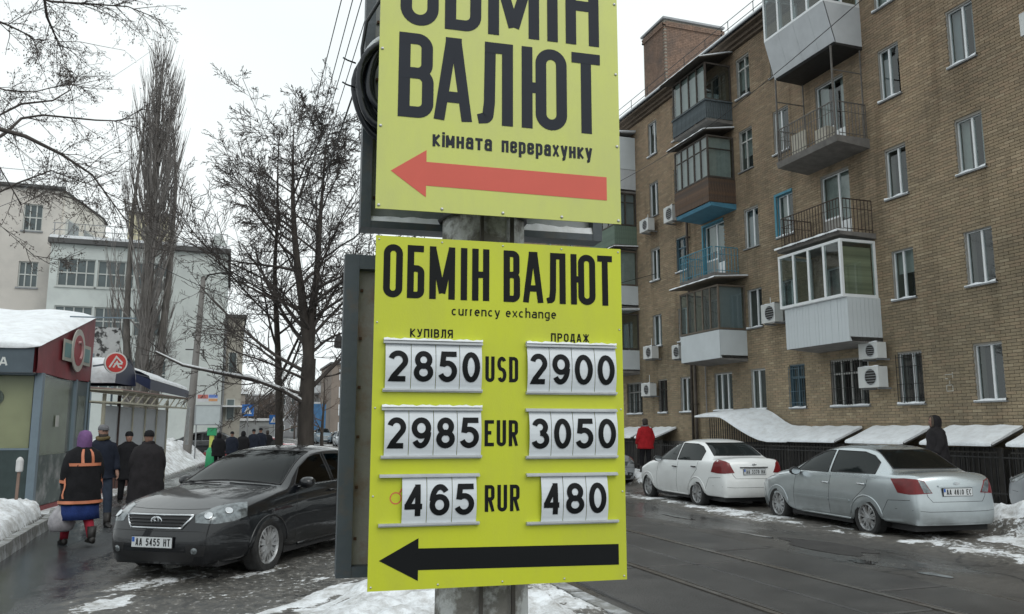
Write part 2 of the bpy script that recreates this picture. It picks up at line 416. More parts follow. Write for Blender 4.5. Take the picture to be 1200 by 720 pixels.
# ------------------------------------------------------------------ ground materials
def ground_mat(name, base, base2, snowy=True, wet=.5):
    """wet asphalt / trodden slush with a snow layer where the terrain's own 'snow' attribute says so"""
    m = bpy.data.materials.new(name); m.use_nodes = True
    n = m.node_tree; N = n.nodes; L = n.links; b = N['Principled BSDF']
    g = N.new('ShaderNodeNewGeometry'); pos = g.outputs['Position']
    def noise(sc, det=8, ro=.6, st=None):
        s_ = pos
        if st:
            q = N.new('ShaderNodeMapping'); q.inputs['Scale'].default_value = st; q.inputs['Rotation'].default_value = (0, 0, R(20)); L.new(pos, q.inputs[0]); s_ = q.outputs[0]
        a = N.new('ShaderNodeTexNoise'); a.inputs['Scale'].default_value = sc; a.inputs['Detail'].default_value = det; a.inputs['Roughness'].default_value = ro
        L.new(s_, a.inputs['Vector']); return a.outputs[0]
    def ramp(s_, p0, c0, p1, c1):
        r = N.new('ShaderNodeValToRGB'); e = r.color_ramp.elements
        e[0].position = p0; e[0].color = (*c0, 1); e[1].position = p1; e[1].color = (*c1, 1); L.new(s_, r.inputs[0]); return r.outputs[0]
    def mixc(f, a, b_):
        q = N.new('ShaderNodeMix'); q.data_type = 'RGBA'; L.new(f, q.inputs[0]); L.new(a, q.inputs[6]); L.new(b_, q.inputs[7]); return q.outputs[2]
    asph = ramp(noise(.9), .35, base, .65, base2)
    # old cracks and sealed joints in the surface
    dn = N.new('ShaderNodeTexNoise'); dn.inputs['Scale'].default_value = 1.3; dn.inputs['Detail'].default_value = 6; L.new(pos, dn.inputs['Vector'])
    va = N.new('ShaderNodeVectorMath'); va.operation = 'ADD'; L.new(pos, va.inputs[0]); L.new(dn.outputs['Color'], va.inputs[1])
    vo = N.new('ShaderNodeTexVoronoi'); vo.feature = 'DISTANCE_TO_EDGE'; vo.inputs['Scale'].default_value = .42; L.new(va.outputs[0], vo.inputs['Vector'])
    crk = ramp(vo.outputs['Distance'], .004, (1, 1, 1), .016, (0, 0, 0))
    cm_ = N.new('ShaderNodeMix'); cm_.data_type = 'RGBA'; L.new(crk, cm_.inputs[0]); L.new(asph, cm_.inputs[6]); cm_.inputs[7].default_value = (.02, .019, .018, 1); asph = cm_.outputs[2]
    grit = ramp(noise(90, 3), .35, (.62,)*3, .7, (1.25,)*3)
    mu = N.new('ShaderNodeMix'); mu.data_type = 'RGBA'; mu.blend_type = 'MULTIPLY'; mu.inputs[0].default_value = 1
    L.new(asph, mu.inputs[6]); L.new(grit, mu.inputs[7]); colr = mu.outputs[2]
    puddle = ramp(noise(.55, 5, .55, (1, .35, 1)), .5 - .1*wet, (0, 0, 0), .6 - .1*wet, (1, 1, 1))
    rough = ramp(puddle, 0, (.5,)*3, 1, (.13,)*3)
    h = noise(34, 6)
    bs = N.new('ShaderNodeBump'); bs.inputs['Strength'].default_value = .5; bs.inputs['Distance'].default_value = .02
    inv = ramp(puddle, 0, (1,)*3, 1, (.12,)*3)
    h2 = N.new('ShaderNodeMath'); h2.operation = 'MULTIPLY_ADD'; L.new(noise(11, 7, .7), h2.inputs[0]); h2.inputs[1].default_value = 2.2; L.new(h, h2.inputs[2]); h = h2.outputs[0]
    hm = N.new('ShaderNodeMath'); hm.operation = 'MULTIPLY'; L.new(h, hm.inputs[0]); L.new(inv, hm.inputs[1])
    if snowy:
        at = N.new('ShaderNodeAttribute'); at.attribute_name = 'snow'
        nn = noise(14, 7, .7)
        ad = N.new('ShaderNodeMath'); ad.operation = 'ADD'; L.new(at.outputs['Fac'], ad.inputs[0]); L.new(nn, ad.inputs[1])
        f = ramp(ad.outputs[0], .92, (0,)*3, 1.06, (1,)*3)
        sd = ramp(noise(3.2, 9, .78), .34, (.34, .33, .31), .58, (.85, .88, .91))
        slush = ramp(noise(6, 8, .7), .35, (.085, .078, .068), .68, (.21, .195, .17))
        f2 = ramp(ad.outputs[0], .62, (0,)*3, .98, (1,)*3)
        colr = mixc(f2, colr, slush)
        colr = mixc(f, colr, sd)
        rs = N.new('ShaderNodeMix'); rs.data_type = 'RGBA'; L.new(f2, rs.inputs[0]); L.new(rough, rs.inputs[6]); rs.inputs[7].default_value = (.62, .62, .62, 1)
        rough = rs.outputs[2]
    L.new(colr, b.inputs['Base Color']); L.new(rough, b.inputs['Roughness'])
    L.new(hm.outputs[0], bs.inputs['Height']); L.new(bs.outputs[0], b.inputs['Normal'])
    return m
M_road = ground_mat('wet_asphalt', (.05, .047, .044), (.088, .082, .075), True, .2)
M_walk = ground_mat('wet_pavement', (.036, .04, .044), (.055, .06, .064), True, 1.1)
M_snow = mat('snow', (.82, .85, .88), .65, var=.07, scale=2.2, bump=.75, bscale=13, dirt=((.6, .6, .6), .2, 5, .2), coords='World')
M_snowd = mat('old_snow', (.78, .8, .83), .7, var=.1, scale=5, bump=.6, bscale=26, dirt=((.4, .38, .35), .32, 7))

def terrain(name, x0, x1, y0, y1, st, hf, sf, m, kind='structure'):
    nx = int((x1-x0)/st)+1; ny = int((y1-y0)/st)+1
    xs = np.linspace(x0, x1, nx); ys = np.linspace(y0, y1, ny)
    X, Y = np.meshgrid(xs, ys); Z = hf(X, Y); S = sf(X, Y)
    V = np.stack([X.ravel(), Y.ravel(), Z.ravel()], 1)
    idx = np.arange(nx*ny).reshape(ny, nx)
    F = np.stack([idx[:-1, :-1].ravel(), idx[:-1, 1:].ravel(), idx[1:, 1:].ravel(), idx[1:, :-1].ravel()], 1)
    me = bpy.data.meshes.new(name)
    me.vertices.add(len(V)); me.vertices.foreach_set('co', V.ravel())
    me.loops.add(F.size); me.loops.foreach_set('vertex_index', F.ravel().astype(np.int32))
    me.polygons.add(len(F)); me.polygons.foreach_set('loop_start', np.arange(0, F.size, 4, dtype=np.int32))
    me.polygons.foreach_set('loop_total', np.full(len(F), 4, dtype=np.int32))
    me.polygons.foreach_set('use_smooth', np.ones(len(F), dtype=bool))
    me.update(calc_edges=True)
    a = me.attributes.new('snow', 'FLOAT', 'POINT'); a.data.foreach_set('value', S.ravel().astype(np.float32))
    me.materials.append(m)
    o = bpy.data.objects.new(name, me); COL.objects.link(o); o['kind'] = kind
    return o

# ---- setting: ground sheets
g = MB(); g.add([(-400,-60,-.06),(400,-60,-.06),(400,900,-.06),(-400,900,-.06)], [(0,1,2,3)])
struct(g.build('ground', M_walk))

def walk_edge(Y): return np.interp(Y, [18, 20, 31, 43, 60], [-3.2, -2.75, -1.7, -.75, .1])
def mound_left(X, Y):          # heap behind the stone kerb at the left edge of the picture
    e = np.interp(Y, [11, 12.8, 17.0, 18.2], [-2.72, -2.86, -3.02, -3.3])
    return smooth(0, .16, e - X)*smooth(18.6, 17.0, Y)*smooth(8, 9, Y)*smooth(-4.4, -3.9, X)
def bank_far(X, Y):            # snow bank under the poplar and the lamp post
    d = walk_edge(Y) - X
    return smooth(0, 1.6, d)*smooth(23.5, 30, Y)*smooth(60, 50, Y)
def h_walk(X, Y):
    n = fbm(X*1.3, Y*1.3); n2 = fbm(X*5, Y*5)
    slush = smooth(-1.9, -.6, X + .4*(n-.5))*smooth(15.5, 12, Y)
    r2 = fbm((X*.62+Y*.78)*1.1+9, (Y*.62-X*.78)*4.2)
    h = .004 + slush*(.05*(n-.35) + .05*(n2-.5) + .05*(r2-.4))
    h = h + mound_left(X, Y)*(.14 + .42*n*smooth(-2.8, -3.5, X) + .14*n2 + .07*fbm(X*13, Y*13, 3))
    h = h + bank_far(X, Y)*(.42 + .75*n + .12*n2)
    h = h + (smooth(0, .5, walk_edge(Y)-X)*smooth(23, 24, Y))*(.06 + .12*n2)
    heap = smooth(.9, 1.6, X)*smooth(3.15, 2.6, X)*smooth(9.6, 8.4, Y + .8*(n-.5)) + smooth(.2, .9, X)*smooth(3.1, 2.5, X)*smooth(8.2, 7.0, Y)
    n3 = fbm(X*14, Y*14, 3)
    h = h + np.clip(heap, 0, 1)*(.02 + .16*n2 + .06*n + .07*n3)
    kb = smooth(2.85, 3.15, X + .4*(n-.5))*smooth(3.42, 3.3, X)
    h = h + kb*(.02 + .06*n2)
    return h
def s_walk(X, Y):
    n = fbm(X*1.3+5, Y*1.3); st = fbm((X*.75+Y*.35)*2.2, (Y-.5*X)*.55)
    s = .05 + 0*X
    slush = smooth(-1.9, -.7, X + .5*(n-.5))*smooth(16.5, 12, Y)
    r2 = fbm((X*.62+Y*.78)*1.1+9, (Y*.62-X*.78)*4.2)      # streaks drawn by tyres
    s = s + slush*(.27 + .22*(n-.5)) + slush*smooth(.54, .66, r2)*smooth(10.9, 9.6, Y - .25*X)*.40
    s = np.maximum(s, mound_left(X, Y)*.95)
    s = np.maximum(s, smooth(-.02, .5, walk_edge(Y)-X)*smooth(18, 20, Y)*.85)
    heap = smooth(.9, 1.5, X)*smooth(3.2, 2.7, X)*smooth(9.6, 8.6, Y + .8*(n-.5)) + smooth(.2, .9, X)*smooth(3.2, 2.6, X)*smooth(8.2, 7.2, Y)
    s = np.maximum(s, np.clip(heap, 0, 1)*(.60 + .3*n + .2*fbm(X*6, Y*6)-.05))
    kb = smooth(2.8, 3.1, X + .4*(n-.5))*smooth(3.45, 3.3, X)
    s = np.maximum(s, kb*(.25 + .5*n))
    s = np.maximum(s, smooth(.4, .6, (X+.2))*smooth(24, 28, Y)*smooth(3.4, 3, X)*.4)
    return s
terrain('pavement', -5.2, 3.4, 3.2, 20, .055, h_walk, s_walk, M_walk)
terrain('pavement_far', -14, 3.4, 20, 62, .16, h_walk, s_walk, M_walk)
def h_far(X, Y): return .3 + .5*fbm(X*.3, Y*.3)
def h_road(X, Y):
    n2 = fbm(X*5, Y*5); n = fbm(X*1.1, Y*1.1)
    rut = smooth(8.8, 9.8, X)*(.02 + .05*n2)
    berm = smooth(11.4, 11.9, X)*smooth(13.1, 12.2, X)*(.16 + .5*n)*(.6+.5*n2)
    near = smooth(10.8, 11.6, X)*smooth(10.6, 9.6, Y)*smooth(13, 12, X)*.16*n2
    return -.004 + rut + berm + near + smooth(12.6, 12.75, X)*.1 + .008*n
def s_road(X, Y):
    n2 = fbm(X*3+3, Y*3); n = fbm(X*.9, Y*.9)
    s = .0 + .16*smooth(7.4, 8.2, X)*smooth(.42, .6, fbm(X*1.6, Y*.35)) + .26*smooth(8.6, 9.6, X) + .3*smooth(9.2, 9.7, X)*smooth(10.2, 9.9, X)*smooth(.5, .62, n2)
    s = np.maximum(s, smooth(11.3, 11.8, X + .7*(n2-.5))*(.55 + .45*n))
    s = s - .35*smooth(13.2, 13.8, X)*smooth(15.2, 14.6, X)*smooth(.62, .4, n)
    s = np.maximum(s, smooth(10.5, 11.0, X+.6*(n2-.5))*smooth(10.4, 9.6, Y)*(.3+.7*n2))
    return s
terrain('road', 3.4, 15.42, 3.2, 34, .07, h_road, s_road, M_road)
terrain('road_far', 3.4, 15.42, 34, 150, .4, h_road, s_road, M_road)

# ---- tram track: rails and the concrete slabs between and beside them
M_slab = mat('road_slab', (.062, .06, .058), .38, var=.22, scale=1.6, bump=.35, bscale=45, dirt=((.035, .034, .034), .45, 1.1), coords='World')
M_rail = mat('rail_steel', (.26, .24, .22), .28, .8, var=.3, scale=8)
tr = MB(); tr.add([(3.75, 3.2, .001), (7.5, 3.2, .001), (7.5, 150, .001), (3.75, 150, .001)], [(0,1,2,3)])
track = struct(tr.build('tram_track', mat('track_bed', (.03, .029, .028), .5, var=.3)))
for x in (4.86, 6.44):
    r = MB(); r.box(x-.035, x+.035, 3.2, 150, .002, .021); r.box(x+.065, x+.08, 3.2, 150, .002, .018); r.build('rail', M_rail, track)
sl_me = {}
random.seed(11)
for k in range(20):
    y0 = 3.3 + k*3.05
    for (a, b) in ((3.78, 4.80), (4.96, 5.64), (5.67, 6.38), (6.54, 7.44)):
        key = round(b-a, 2)
        if key not in sl_me:
            q = MB(); w = b-a
            q.add([(0,0,0),(w,0,0),(w,2.98,0),(0,2.98,0),(.012,.012,.014),(w-.012,.012,.014),(w-.012,2.968,.014),(.012,2.968,.014)],
                  [(0,1,5,4),(1,2,6,5),(2,3,7,6),(3,0,4,7),(4,5,6,7)])
            o = q.build('concrete_slab', M_slab, track); sl_me[key] = o.data
        else:
            o = bpy.data.objects.new('concrete_slab', sl_me[key]); COL.objects.link(o); o.parent = track
        o.location = (a, y0 + (.9 if a > 6 else 0), .002 + random.uniform(0, .004)); o.rotation_euler = (random.uniform(-.0008, .0008), random.uniform(-.002, .002), 0)
M_pud = mat('puddle_water', (.028, .027, .026), .04, var=.1, spec=.6)
M_pat = mat('asphalt_patch', (.036, .034, .033), .7, var=.3, scale=3, bump=.5, bscale=40)
def blob(name, cx, cy, rx, ry, rot, z, m, sd):
    rn = random.Random(sd); n = 26; ph = [rn.uniform(0, 6) for _ in range(4)]
    pts = []
    for k in range(n):
        t = 2*PI*k/n; r_ = 1 + .22*math.sin(2*t + ph[0]) + .14*math.sin(3*t + ph[1]) + .09*math.sin(5*t + ph[2])
        x_, y_ = rx*r_*math.cos(t), ry*r_*math.sin(t); pts.append((cx + x_*math.cos(rot) - y_*math.sin(rot), cy + x_*math.sin(rot) + y_*math.cos(rot), z))
    q = MB(); q.add(pts, [tuple(range(n))]); return struct(q.build(name, m))
for a_ in ((7.95, 7.85, .10, .18, .2), (7.85, 8.9, .13, .2, .4), (8.15, 11.6, .07, .35, .1), (8.4, 14.5, .09, .5, .05)): blob('puddle', *a_, .0065, M_pud, int(a_[1]*10))
for a_ in ((8.35, 10.2, .35, 1.0, .1),): blob('road_patch', *a_, .0045, M_pat, int(a_[1]*10))
# stone kerb along the left heap, and the kerb between pavement and road
M_kerb = mat('kerb_stone', (.2, .2, .19), .75, var=.25, scale=9, bump=.6, bscale=30, dirt=((.5, .52, .54), .35, 6))
kr = MB(); kerb = None
pts = [(-2.70, 10.2), (-2.78, 12.8), (-2.93, 17.0), (-3.1, 18.2)]
kb = MB(); kb.add([(-2.9, 10, -.02), (-2.6, 10, -.02), (-3.0, 18.4, -.02)], [(0,1,2)])
kerb = struct(kb.build('kerb', M_kerb))
def along(pts, s):
    for (a, b) in zip(pts, pts[1:]):
        L = math.dist(a, b)
        if s <= L: return Vector((a[0] + (b[0]-a[0])*s/L, a[1] + (b[1]-a[1])*s/L, 0)), math.atan2(b[1]-a[1], b[0]-a[0])
        s -= L
    return Vector((*b, 0)), math.atan2(b[1]-a[1], b[0]-a[0])
q = MB(); q.add([(0,-.07,0),(.97,-.07,0),(.97,.07,0),(0,.07,0),(0.01,-.055,.2),(.96,-.055,.2),(.96,.055,.21),(.01,.055,.21)], [(0,3,2,1),(4,5,6,7),(0,1,5,4),(1,2,6,5),(2,3,7,6),(3,0,4,7)])
k0 = q.build('kerb_block', M_kerb, kerb)
for i in range(8):
    p, a = along(pts, i*1.0)
    o = k0 if i == 0 else k0.copy()
    if i: COL.objects.link(o)
    o.location = (p.x, p.y, random.uniform(-.03, 0)); o.rotation_euler = (random.uniform(-.03, .03), 0, a + random.uniform(-.02, .02))
q = MB(); q.box(-.08, .08, 0, 1.96, -.05, .07)
k1 = q.build('kerb_block', M_kerb, kerb)
for i in range(24):
    o = k1 if i == 0 else k1.copy()
    if i: COL.objects.link(o)
    o.location = (3.42, 4 + i*2.0, random.uniform(-.01, .01))

# ------------------------------------------------------------------ the concrete pole and its two yellow boards
C0 = Vector((.9983, 3.0275, 1.7778)); AZ = -.0793
FR = Matrix.Translation(C0) @ Matrix.Rotation(AZ, 4, 'Z')
def sgn(x, y, z): return FR @ Vector((x, y, z))
M_conc = mat('pole_concrete', (.23, .22, .2), .85, var=.25, scale=5, bump=.8, bscale=30, dirt=((.62, .63, .62), .42, 6, .05))
M_yel1 = mat('lower_board_yellow', (.59, .65, .022), .42, var=.05, scale=1.5, bump=.04, bscale=200, dirt=((.44, .46, .06), .24, 3, .25), stretch=(1, 1, .45))
M_yel2 = mat('upper_board_yellow', (.62, .67, .15), .38, var=.05, scale=1.2, bump=.03, bscale=200, dirt=((.47, .49, .2), .26, 2.6, .25), stretch=(1, 1, .45))
M_ink = mat('black_print', (.006, .007, .008), .6, var=.1, spec=.2)
M_ink2 = mat('charcoal_print', (.022, .026, .036), .6, var=.1, spec=.25)
M_inkred = mat('red_print', (.66, .105, .07), .5, var=.05)
M_card = mat('digit_card_plastic', (.66, .7, .73), .35, var=.03)
M_alu = mat('aluminium_strip', (.5, .52, .53), .35, .3, var=.1, scale=20)
M_frame = mat('grey_painted_steel', (.068, .085, .098), .5, var=.15, scale=4, bump=.1, dirt=((.12, .1, .08), .2, 9))
M_screw = mat('screw_zinc', (.6, .6, .58), .35, .6)
pc = sgn(.005, .40, 0)
p = thing('concrete_pole', 'thick weathered concrete pole with peeling whitewash that carries the yellow boards', 'pole', (pc.x, pc.y, 0))
m = MB()
rings = []
for z in np.arange(0, 7.6, .2):
    rr = .197 - .008*z
    rings.append([Vector((math.cos(2*PI*k/14)*rr*(1 + (.05 if k % 2 else 0)) , math.sin(2*PI*k/14)*rr*(1 + (.05 if k % 2 else 0)), z)) for k in range(14)])
m.loft(rings); m.build('pole_shaft', M_conc, p, smooth='auto')
for x in (-.06, .075):
    q = MB(); q.bar((x, -.205, .2), (x*1.0, -.15, 6.8), .014); q.build('cable_conduit', mat('rusty_strip', (.09, .08, .07), .7, var=.3, scale=9), p)
for z in (1.6, 2.25, 2.62, 3.3):
    q = MB(); q.tube([(math.cos(t)*(.212-.008*z), math.sin(t)*(.212-.008*z), z) for t in np.linspace(0, 2*PI, 25)[:-1]], .011, 6, closed=True); q.build('steel_band', mat('band_steel', (.12, .12, .12), .5, .6), p, True)

def board(name, label, cat, base_z, w0, w1, h, m_board, off):
    o = thing(name, label, cat, sgn(0, off, base_z), AZ)
    q = MB(); q.box(w0, w1, 0, .006, 0, h); q.build('board_panel', m_board, o)
    for z in (.12, h-.12):
        q = MB(); q.box(w0+.04, w1-.04, .0065, .036, z-.02, z+.02); q.build('mounting_rail', M_frame, o)
    for z in (.16, h-.16):
        q = MB(); q.box(-.22, .24, .037, .40 - off - .02, z-.015, z+.015); q.build('mounting_bracket', M_frame, o)
    return o
lo = board('exchange_rate_board', 'lower yellow currency exchange rate board with number cards and a black arrow', 'sign', -.657, -.5, .5, 1.3137, M_yel1, 0)
zb = .657
def L(z): return z + zb
y = -.0012
q = MB()
for ch, (a, b) in zip('ОБМІНВАЛЮТ', [(-.469,-.396),(-.378,-.312),(-.292,-.192),(-.169,-.144),(-.124,-.055),(.003,.07),(.082,.167),(.179,.26),(.282,.387),(.397,.461)]):
    if ch == 'І': glyph(q, ch, a-.02, b+.02, L(.418), .207, .0255, y)
    else: glyph(q, ch, a, b, L(.418), .207, .0255, y)
q.build('heading_lettering', M_ink, lo)
for s_, a_, b_ in (('currency', -.204, -.012), ('exchange', .012, .219)):
    q = MB(); text(q, s_, a_, b_, L(.357), .04, .0052, y, gap=.3); q.build('caption_lettering', M_ink, lo)
q = MB(); text(q, 'КУПІВЛЯ', -.363, -.198, L(.268), .033, .0056, y, gap=.3); q.build('buying_lettering', M_ink, lo)
q = MB(); text(q, 'ПРОДАЖ', .197, .357, L(.266), .033, .0056, y, gap=.34); q.build('selling_lettering', M_ink, lo)
for s, a, b, z0, hh in (('USD', -.069, .062, .102, .099), ('EUR', -.071, .061, -.143, .099), ('RUR', -.069, .067, -.387, .099)):
    q = MB(); text(q, s, a, b, L(z0), hh, .0135, y, gap=.3); q.build('currency_code_lettering', M_ink, lo)
# arrow
q = MB(); q.prism([(-.461, L(-.551)), (-.318, L(-.627)), (-.318, L(-.589)), (.467, L(-.6)), (.467, L(-.522)), (-.318, L(-.512)), (-.318, L(-.475))], -.0012, -.0004); q.build('arrow', M_ink, lo)
# no-smoking style ring sticker half hidden by a card
q = MB()
for k in range(24):
    t0, t1 = 2*PI*k/24, 2*PI*(k+1)/24
    q.add([(-.405+math.cos(t)*r_, -.001, L(-.33)+math.sin(t)*r_) for t, r_ in ((t0,.022),(t1,.022),(t1,.018),(t0,.018))], [(0,1,2,3)])
q.add([(-.393,-.0013,L(-.31)),(-.389,-.0013,L(-.313)),(-.372,-.0013,L(-.284)),(-.376,-.0013,L(-.281))], [(0,1,2,3)])
q.build('red_ring_sticker', M_inkred, lo)
d_t = .0205
def cards(digits, xs, z0, z1, rx0, rx1, snow=False):
    zc = (z0+z1)/2; hh = (z1-z0)/2
    bow = lambda z: -.004 - .016*max(0, 1 - ((z-L(zc))/hh)**2)
    for z, s in ((z0, -1), (z1, 1)):
        q = MB(); zz = L(z)
        q.box(rx0, rx1, -.012, 0, zz-.006, zz+.006); q.box(rx0, rx1, -.02, -.012, zz-.0055*(1 if s > 0 else .2) , zz+.0055*(1 if s < 0 else .2))
        rl = q.build('card_rail', M_alu, lo)
        if snow and s > 0:
            q = MB()
            n = 30
            rows = []
            for t in (-.001, -.006, -.013, -.019, -.021):
                rows.append([Vector((rx0 + (rx1-rx0)*i/n, t, zz + .0065 + (.0075 + .0035*math.sin(i*1.7)*math.cos(i*.6))*(0 if t in (-.001, -.021) else 1))) for i in range(n+1)])
            q.grid(rows); q.build('snow_rim', M_snow, rl, True)
    for i, d in enumerate(digits):
        a, b = xs[i]+.0012, xs[i+1]-.0012
        q = MB(); rows = []
        for k in range(9):
            z = L(z0) + .003 + (z1-z0-.006)*k/8
            rows.append([(a, bow(z), z), (b, bow(z), z)])
        q.grid(rows)
        rows = [[(p_[0], p_[1]+.002, p_[2]) for p_ in reversed(r_)] for r_ in rows]
        q.grid(rows)
        for e in (a, b): q.grid([[(e, bow(L(z0)+.003+(z1-z0-.006)*k/8)+(.002 if c_ else 0), L(z0)+.003+(z1-z0-.006)*k/8) for k in range(9)] for c_ in (0, 1)])
        c = q.build('digit_card', M_card, lo, False)
        q = MB(); dw = (b-a)*.81; cx = (a+b)/2; dh = (z1-z0)*.645
        glyph(q, d, cx-dw/2, cx+dw/2, L(zc)-dh/2, dh, d_t, -.0015, ymap=bow, seg=.012)
        q.build('digit', M_ink, c)
cards('2850', [-.456,-.359,-.265,-.173,-.085], .066, .247, -.463, -.083, True)
cards('2900', [.095,.186,.278,.374,.466], .062, .248, .092, .467, True)
cards('2985', [-.454,-.363,-.27,-.18,-.086], -.181, -.003, -.464, -.084, True)
cards('3050', [.102,.191,.28,.373,.467], -.186, -.005, .09, .466)
cards('465', [-.384,-.292,-.197,-.103], -.426, -.249, -.467, -.092)
cards('480', [.149,.237,.331,.422], -.434, -.252, .092, .464)
# upper board
up = board('exchange_direction_board', 'upper yellow board reading currency exchange with a red arrow, top cut off by the picture', 'sign', .7575, -.507, .497, 1.3, M_yel2, -.02)
zb = -.7575
def L(z): return z + zb
q = MB()
for ch, (a, b) in zip('ВАЛЮТ', [(-.430,-.290),(-.288,-.133),(-.113,.036),(.073,.267),(.289,.415)]):
    glyph(q, ch, a, b, L(1.134), .352, .046, y)
for ch, (a, b) in zip('ОБМІН', [(-.428,-.274),(-.248,-.098),(-.069,.149),(.181,.233),(.265,.413)]):
    if ch == 'І': a -= .04; b += .04
    glyph(q, ch, a, b, L(1.521), .352, .046, y)
q.build('heading_lettering', M_ink2, up)
for s_, a_, b_ in (('кімната', -.291, -.051), ('перерахунку', -.011, .374)):
    q = MB(); text(q, s_, a_, b_, L(1.023), .066, .0112, y, gap=.24); q.build('subtitle_lettering', M_ink2, up)
q = MB(); q.prism([(-.452, L(.911)), (-.314, L(.814)), (-.314, L(.861)), (.436, L(.854)), (.436, L(.953)), (-.314, L(.957)), (-.314, L(1.005))], -.0012, -.0004); q.build('arrow', M_inkred, up)
sc_me = None
for bd, w0, w1, h in ((up, -.507, .497, 1.3), (lo, -.5, .5, 1.3137)):
    sp = [(w0+.012, z) for z in np.linspace(.014, h-.014, 5)] + [(w1-.012, z) for z in np.linspace(.014, h-.014, 5)] + [(x, .014) for x in np.linspace(w0+.012, w1-.012, 5)[1:-1]]+ [(x, h-.014) for x in np.linspace(w0+.012, w1-.012, 5)[1:-1]]
    for x, z in sp:
        if sc_me is None:
            q = MB(); q.loft([[Vector((math.cos(t)*r_, yy, math.sin(t)*r_)) for t in np.linspace(0, 2*PI, 9)[:-1]] for r_, yy in ((.007, 0), (.006, -.003), (.003, -.0055))])
            o = q.build('screw', M_screw, bd, True); sc_me = o.data
        else:
            o = bpy.data.objects.new('screw', sc_me); COL.objects.link(o); o.parent = bd
        o.location = (x, 0, z)
        if bd == lo: o.scale = (.6, .6, .6)

# grey poster frames behind the pole
def frame(label, x0, x1, z0, z1, off, bw, m_in, snow):
    o = thing('poster_frame', label, 'poster frame', sgn((x0+x1)/2, off, z0), AZ)
    w = (x1-x0)/2; h = z1-z0
    q = MB(); q.box(-w, -w+bw, -.06, .06, 0, h); q.box(w-bw, w, -.06, .06, 0, h); q.box(-w+bw+.0005, w-bw-.0005, -.058, .058, 0, bw*.7); q.box(-w+bw+.0005, w-bw-.0005, -.058, .058, h-bw, h)
    q.build('frame', M_frame, o)
    q = MB(); q.box(-w+bw, w-bw, 0, .012, bw*.7, h-bw); q.build('back_panel', m_in, o)
    for z in np.linspace(.15, h-.15, 6):
        q = MB(); q.cbox((-w+bw+.016, -.006, z), (.012, .012, .012)); q.build('bolt', mat('rusty_bolt', (.1, .05, .03), .8), o)
    if snow:
        q = MB(); n = 60; rows = []
        for j, t in enumerate((-.055, -.045, -.03, -.012, -.002)):
            rows.append([Vector((-w+bw + (2*w-2*bw)*i/n, t, bw*.7 + (.012 + .035*fbm(np.array([i*.17]), np.array([j*.5]))[0])*(1 if 0 < j else 0))) for i in range(n+1)])
        q.grid(rows); q.build('snow_ledge', M_snow, o, True)
    return o
M_fin1 = mat('frame_back_lower', (.30, .29, .27), .7, var=.12, scale=6, bump=.2, dirt=((.22, .12, .07), .28, 7))
M_fin2 = mat('frame_back_upper', (.2, .225, .225), .3, var=.12, scale=3, dirt=((.32, .34, .34), .4, 3))
frame('grey steel poster frame behind the lower yellow board, only its left edge showing', -.592, .5, -.685, .675, .52, .062, M_fin1, False)
frame('grey steel poster frame behind the upper yellow board with snow on its bottom ledge', -.532, .595, .80, 2.5, .52, .045, M_fin2, True)

# coil of black cable with snow on it, hung on the pole
cc = sgn(-.40, .30, 1.39)
o = thing('cable_coil', 'black coil of cable with snow on top hung behind the upper yellow board', 'cable coil', cc, AZ)
q = MB()
for k in range(11):
    a = random.uniform(-.022, .022); r0 = .17 + random.uniform(-.024, .022); dy = random.uniform(-.04, .04); ph = random.uniform(0, 6)
    q.tube([((r0+.008*math.sin(3*t+ph))*math.cos(t)*.88 + a, dy + .012*math.sin(2*t+ph), (r0+.008*math.sin(2*t+ph))*math.sin(t)*1.12 + a) for t in np.linspace(0, 2*PI, 33)[:-1]], .017, 7, closed=True)
q.build('cable_loops', mat('black_cable', (.012, .015, .02), .32, var=.2), o, True)
q = MB()
q.loft([[Vector((math.cos(t)*.172*.88 + .02*math.cos(a)*(1-.2*abs(t-1.9)), .03*math.sin(a), math.sin(t)*.185*1.12 + .01 + .028*abs(math.cos(a))*1)) for a in np.linspace(0, 2*PI, 9)[:-1]] for t in np.linspace(1.35, 2.7, 12)])
q.build('snow_cap', M_snow, o, True)
q = MB(); q.tube([(-.15, 0, .06), (-.155, 0, .16), (-.14, -.01, .28), (-.08, 0, .4), (-.02, .01, .7)], .008, 6); q.tube([(-.13, .01, .12), (-.1, 0, .2), (-.02, .01, .32), (.05, .02, .5)], .004, 5)
for z in (-.09, .02): q.tube([(-.18, 0, z + .07), (-.215, -.01, z+.075), (-.235, -.01, z+.085)], .004, 4)
q.build('loose_cable', MATS['black_cable'], o, True)

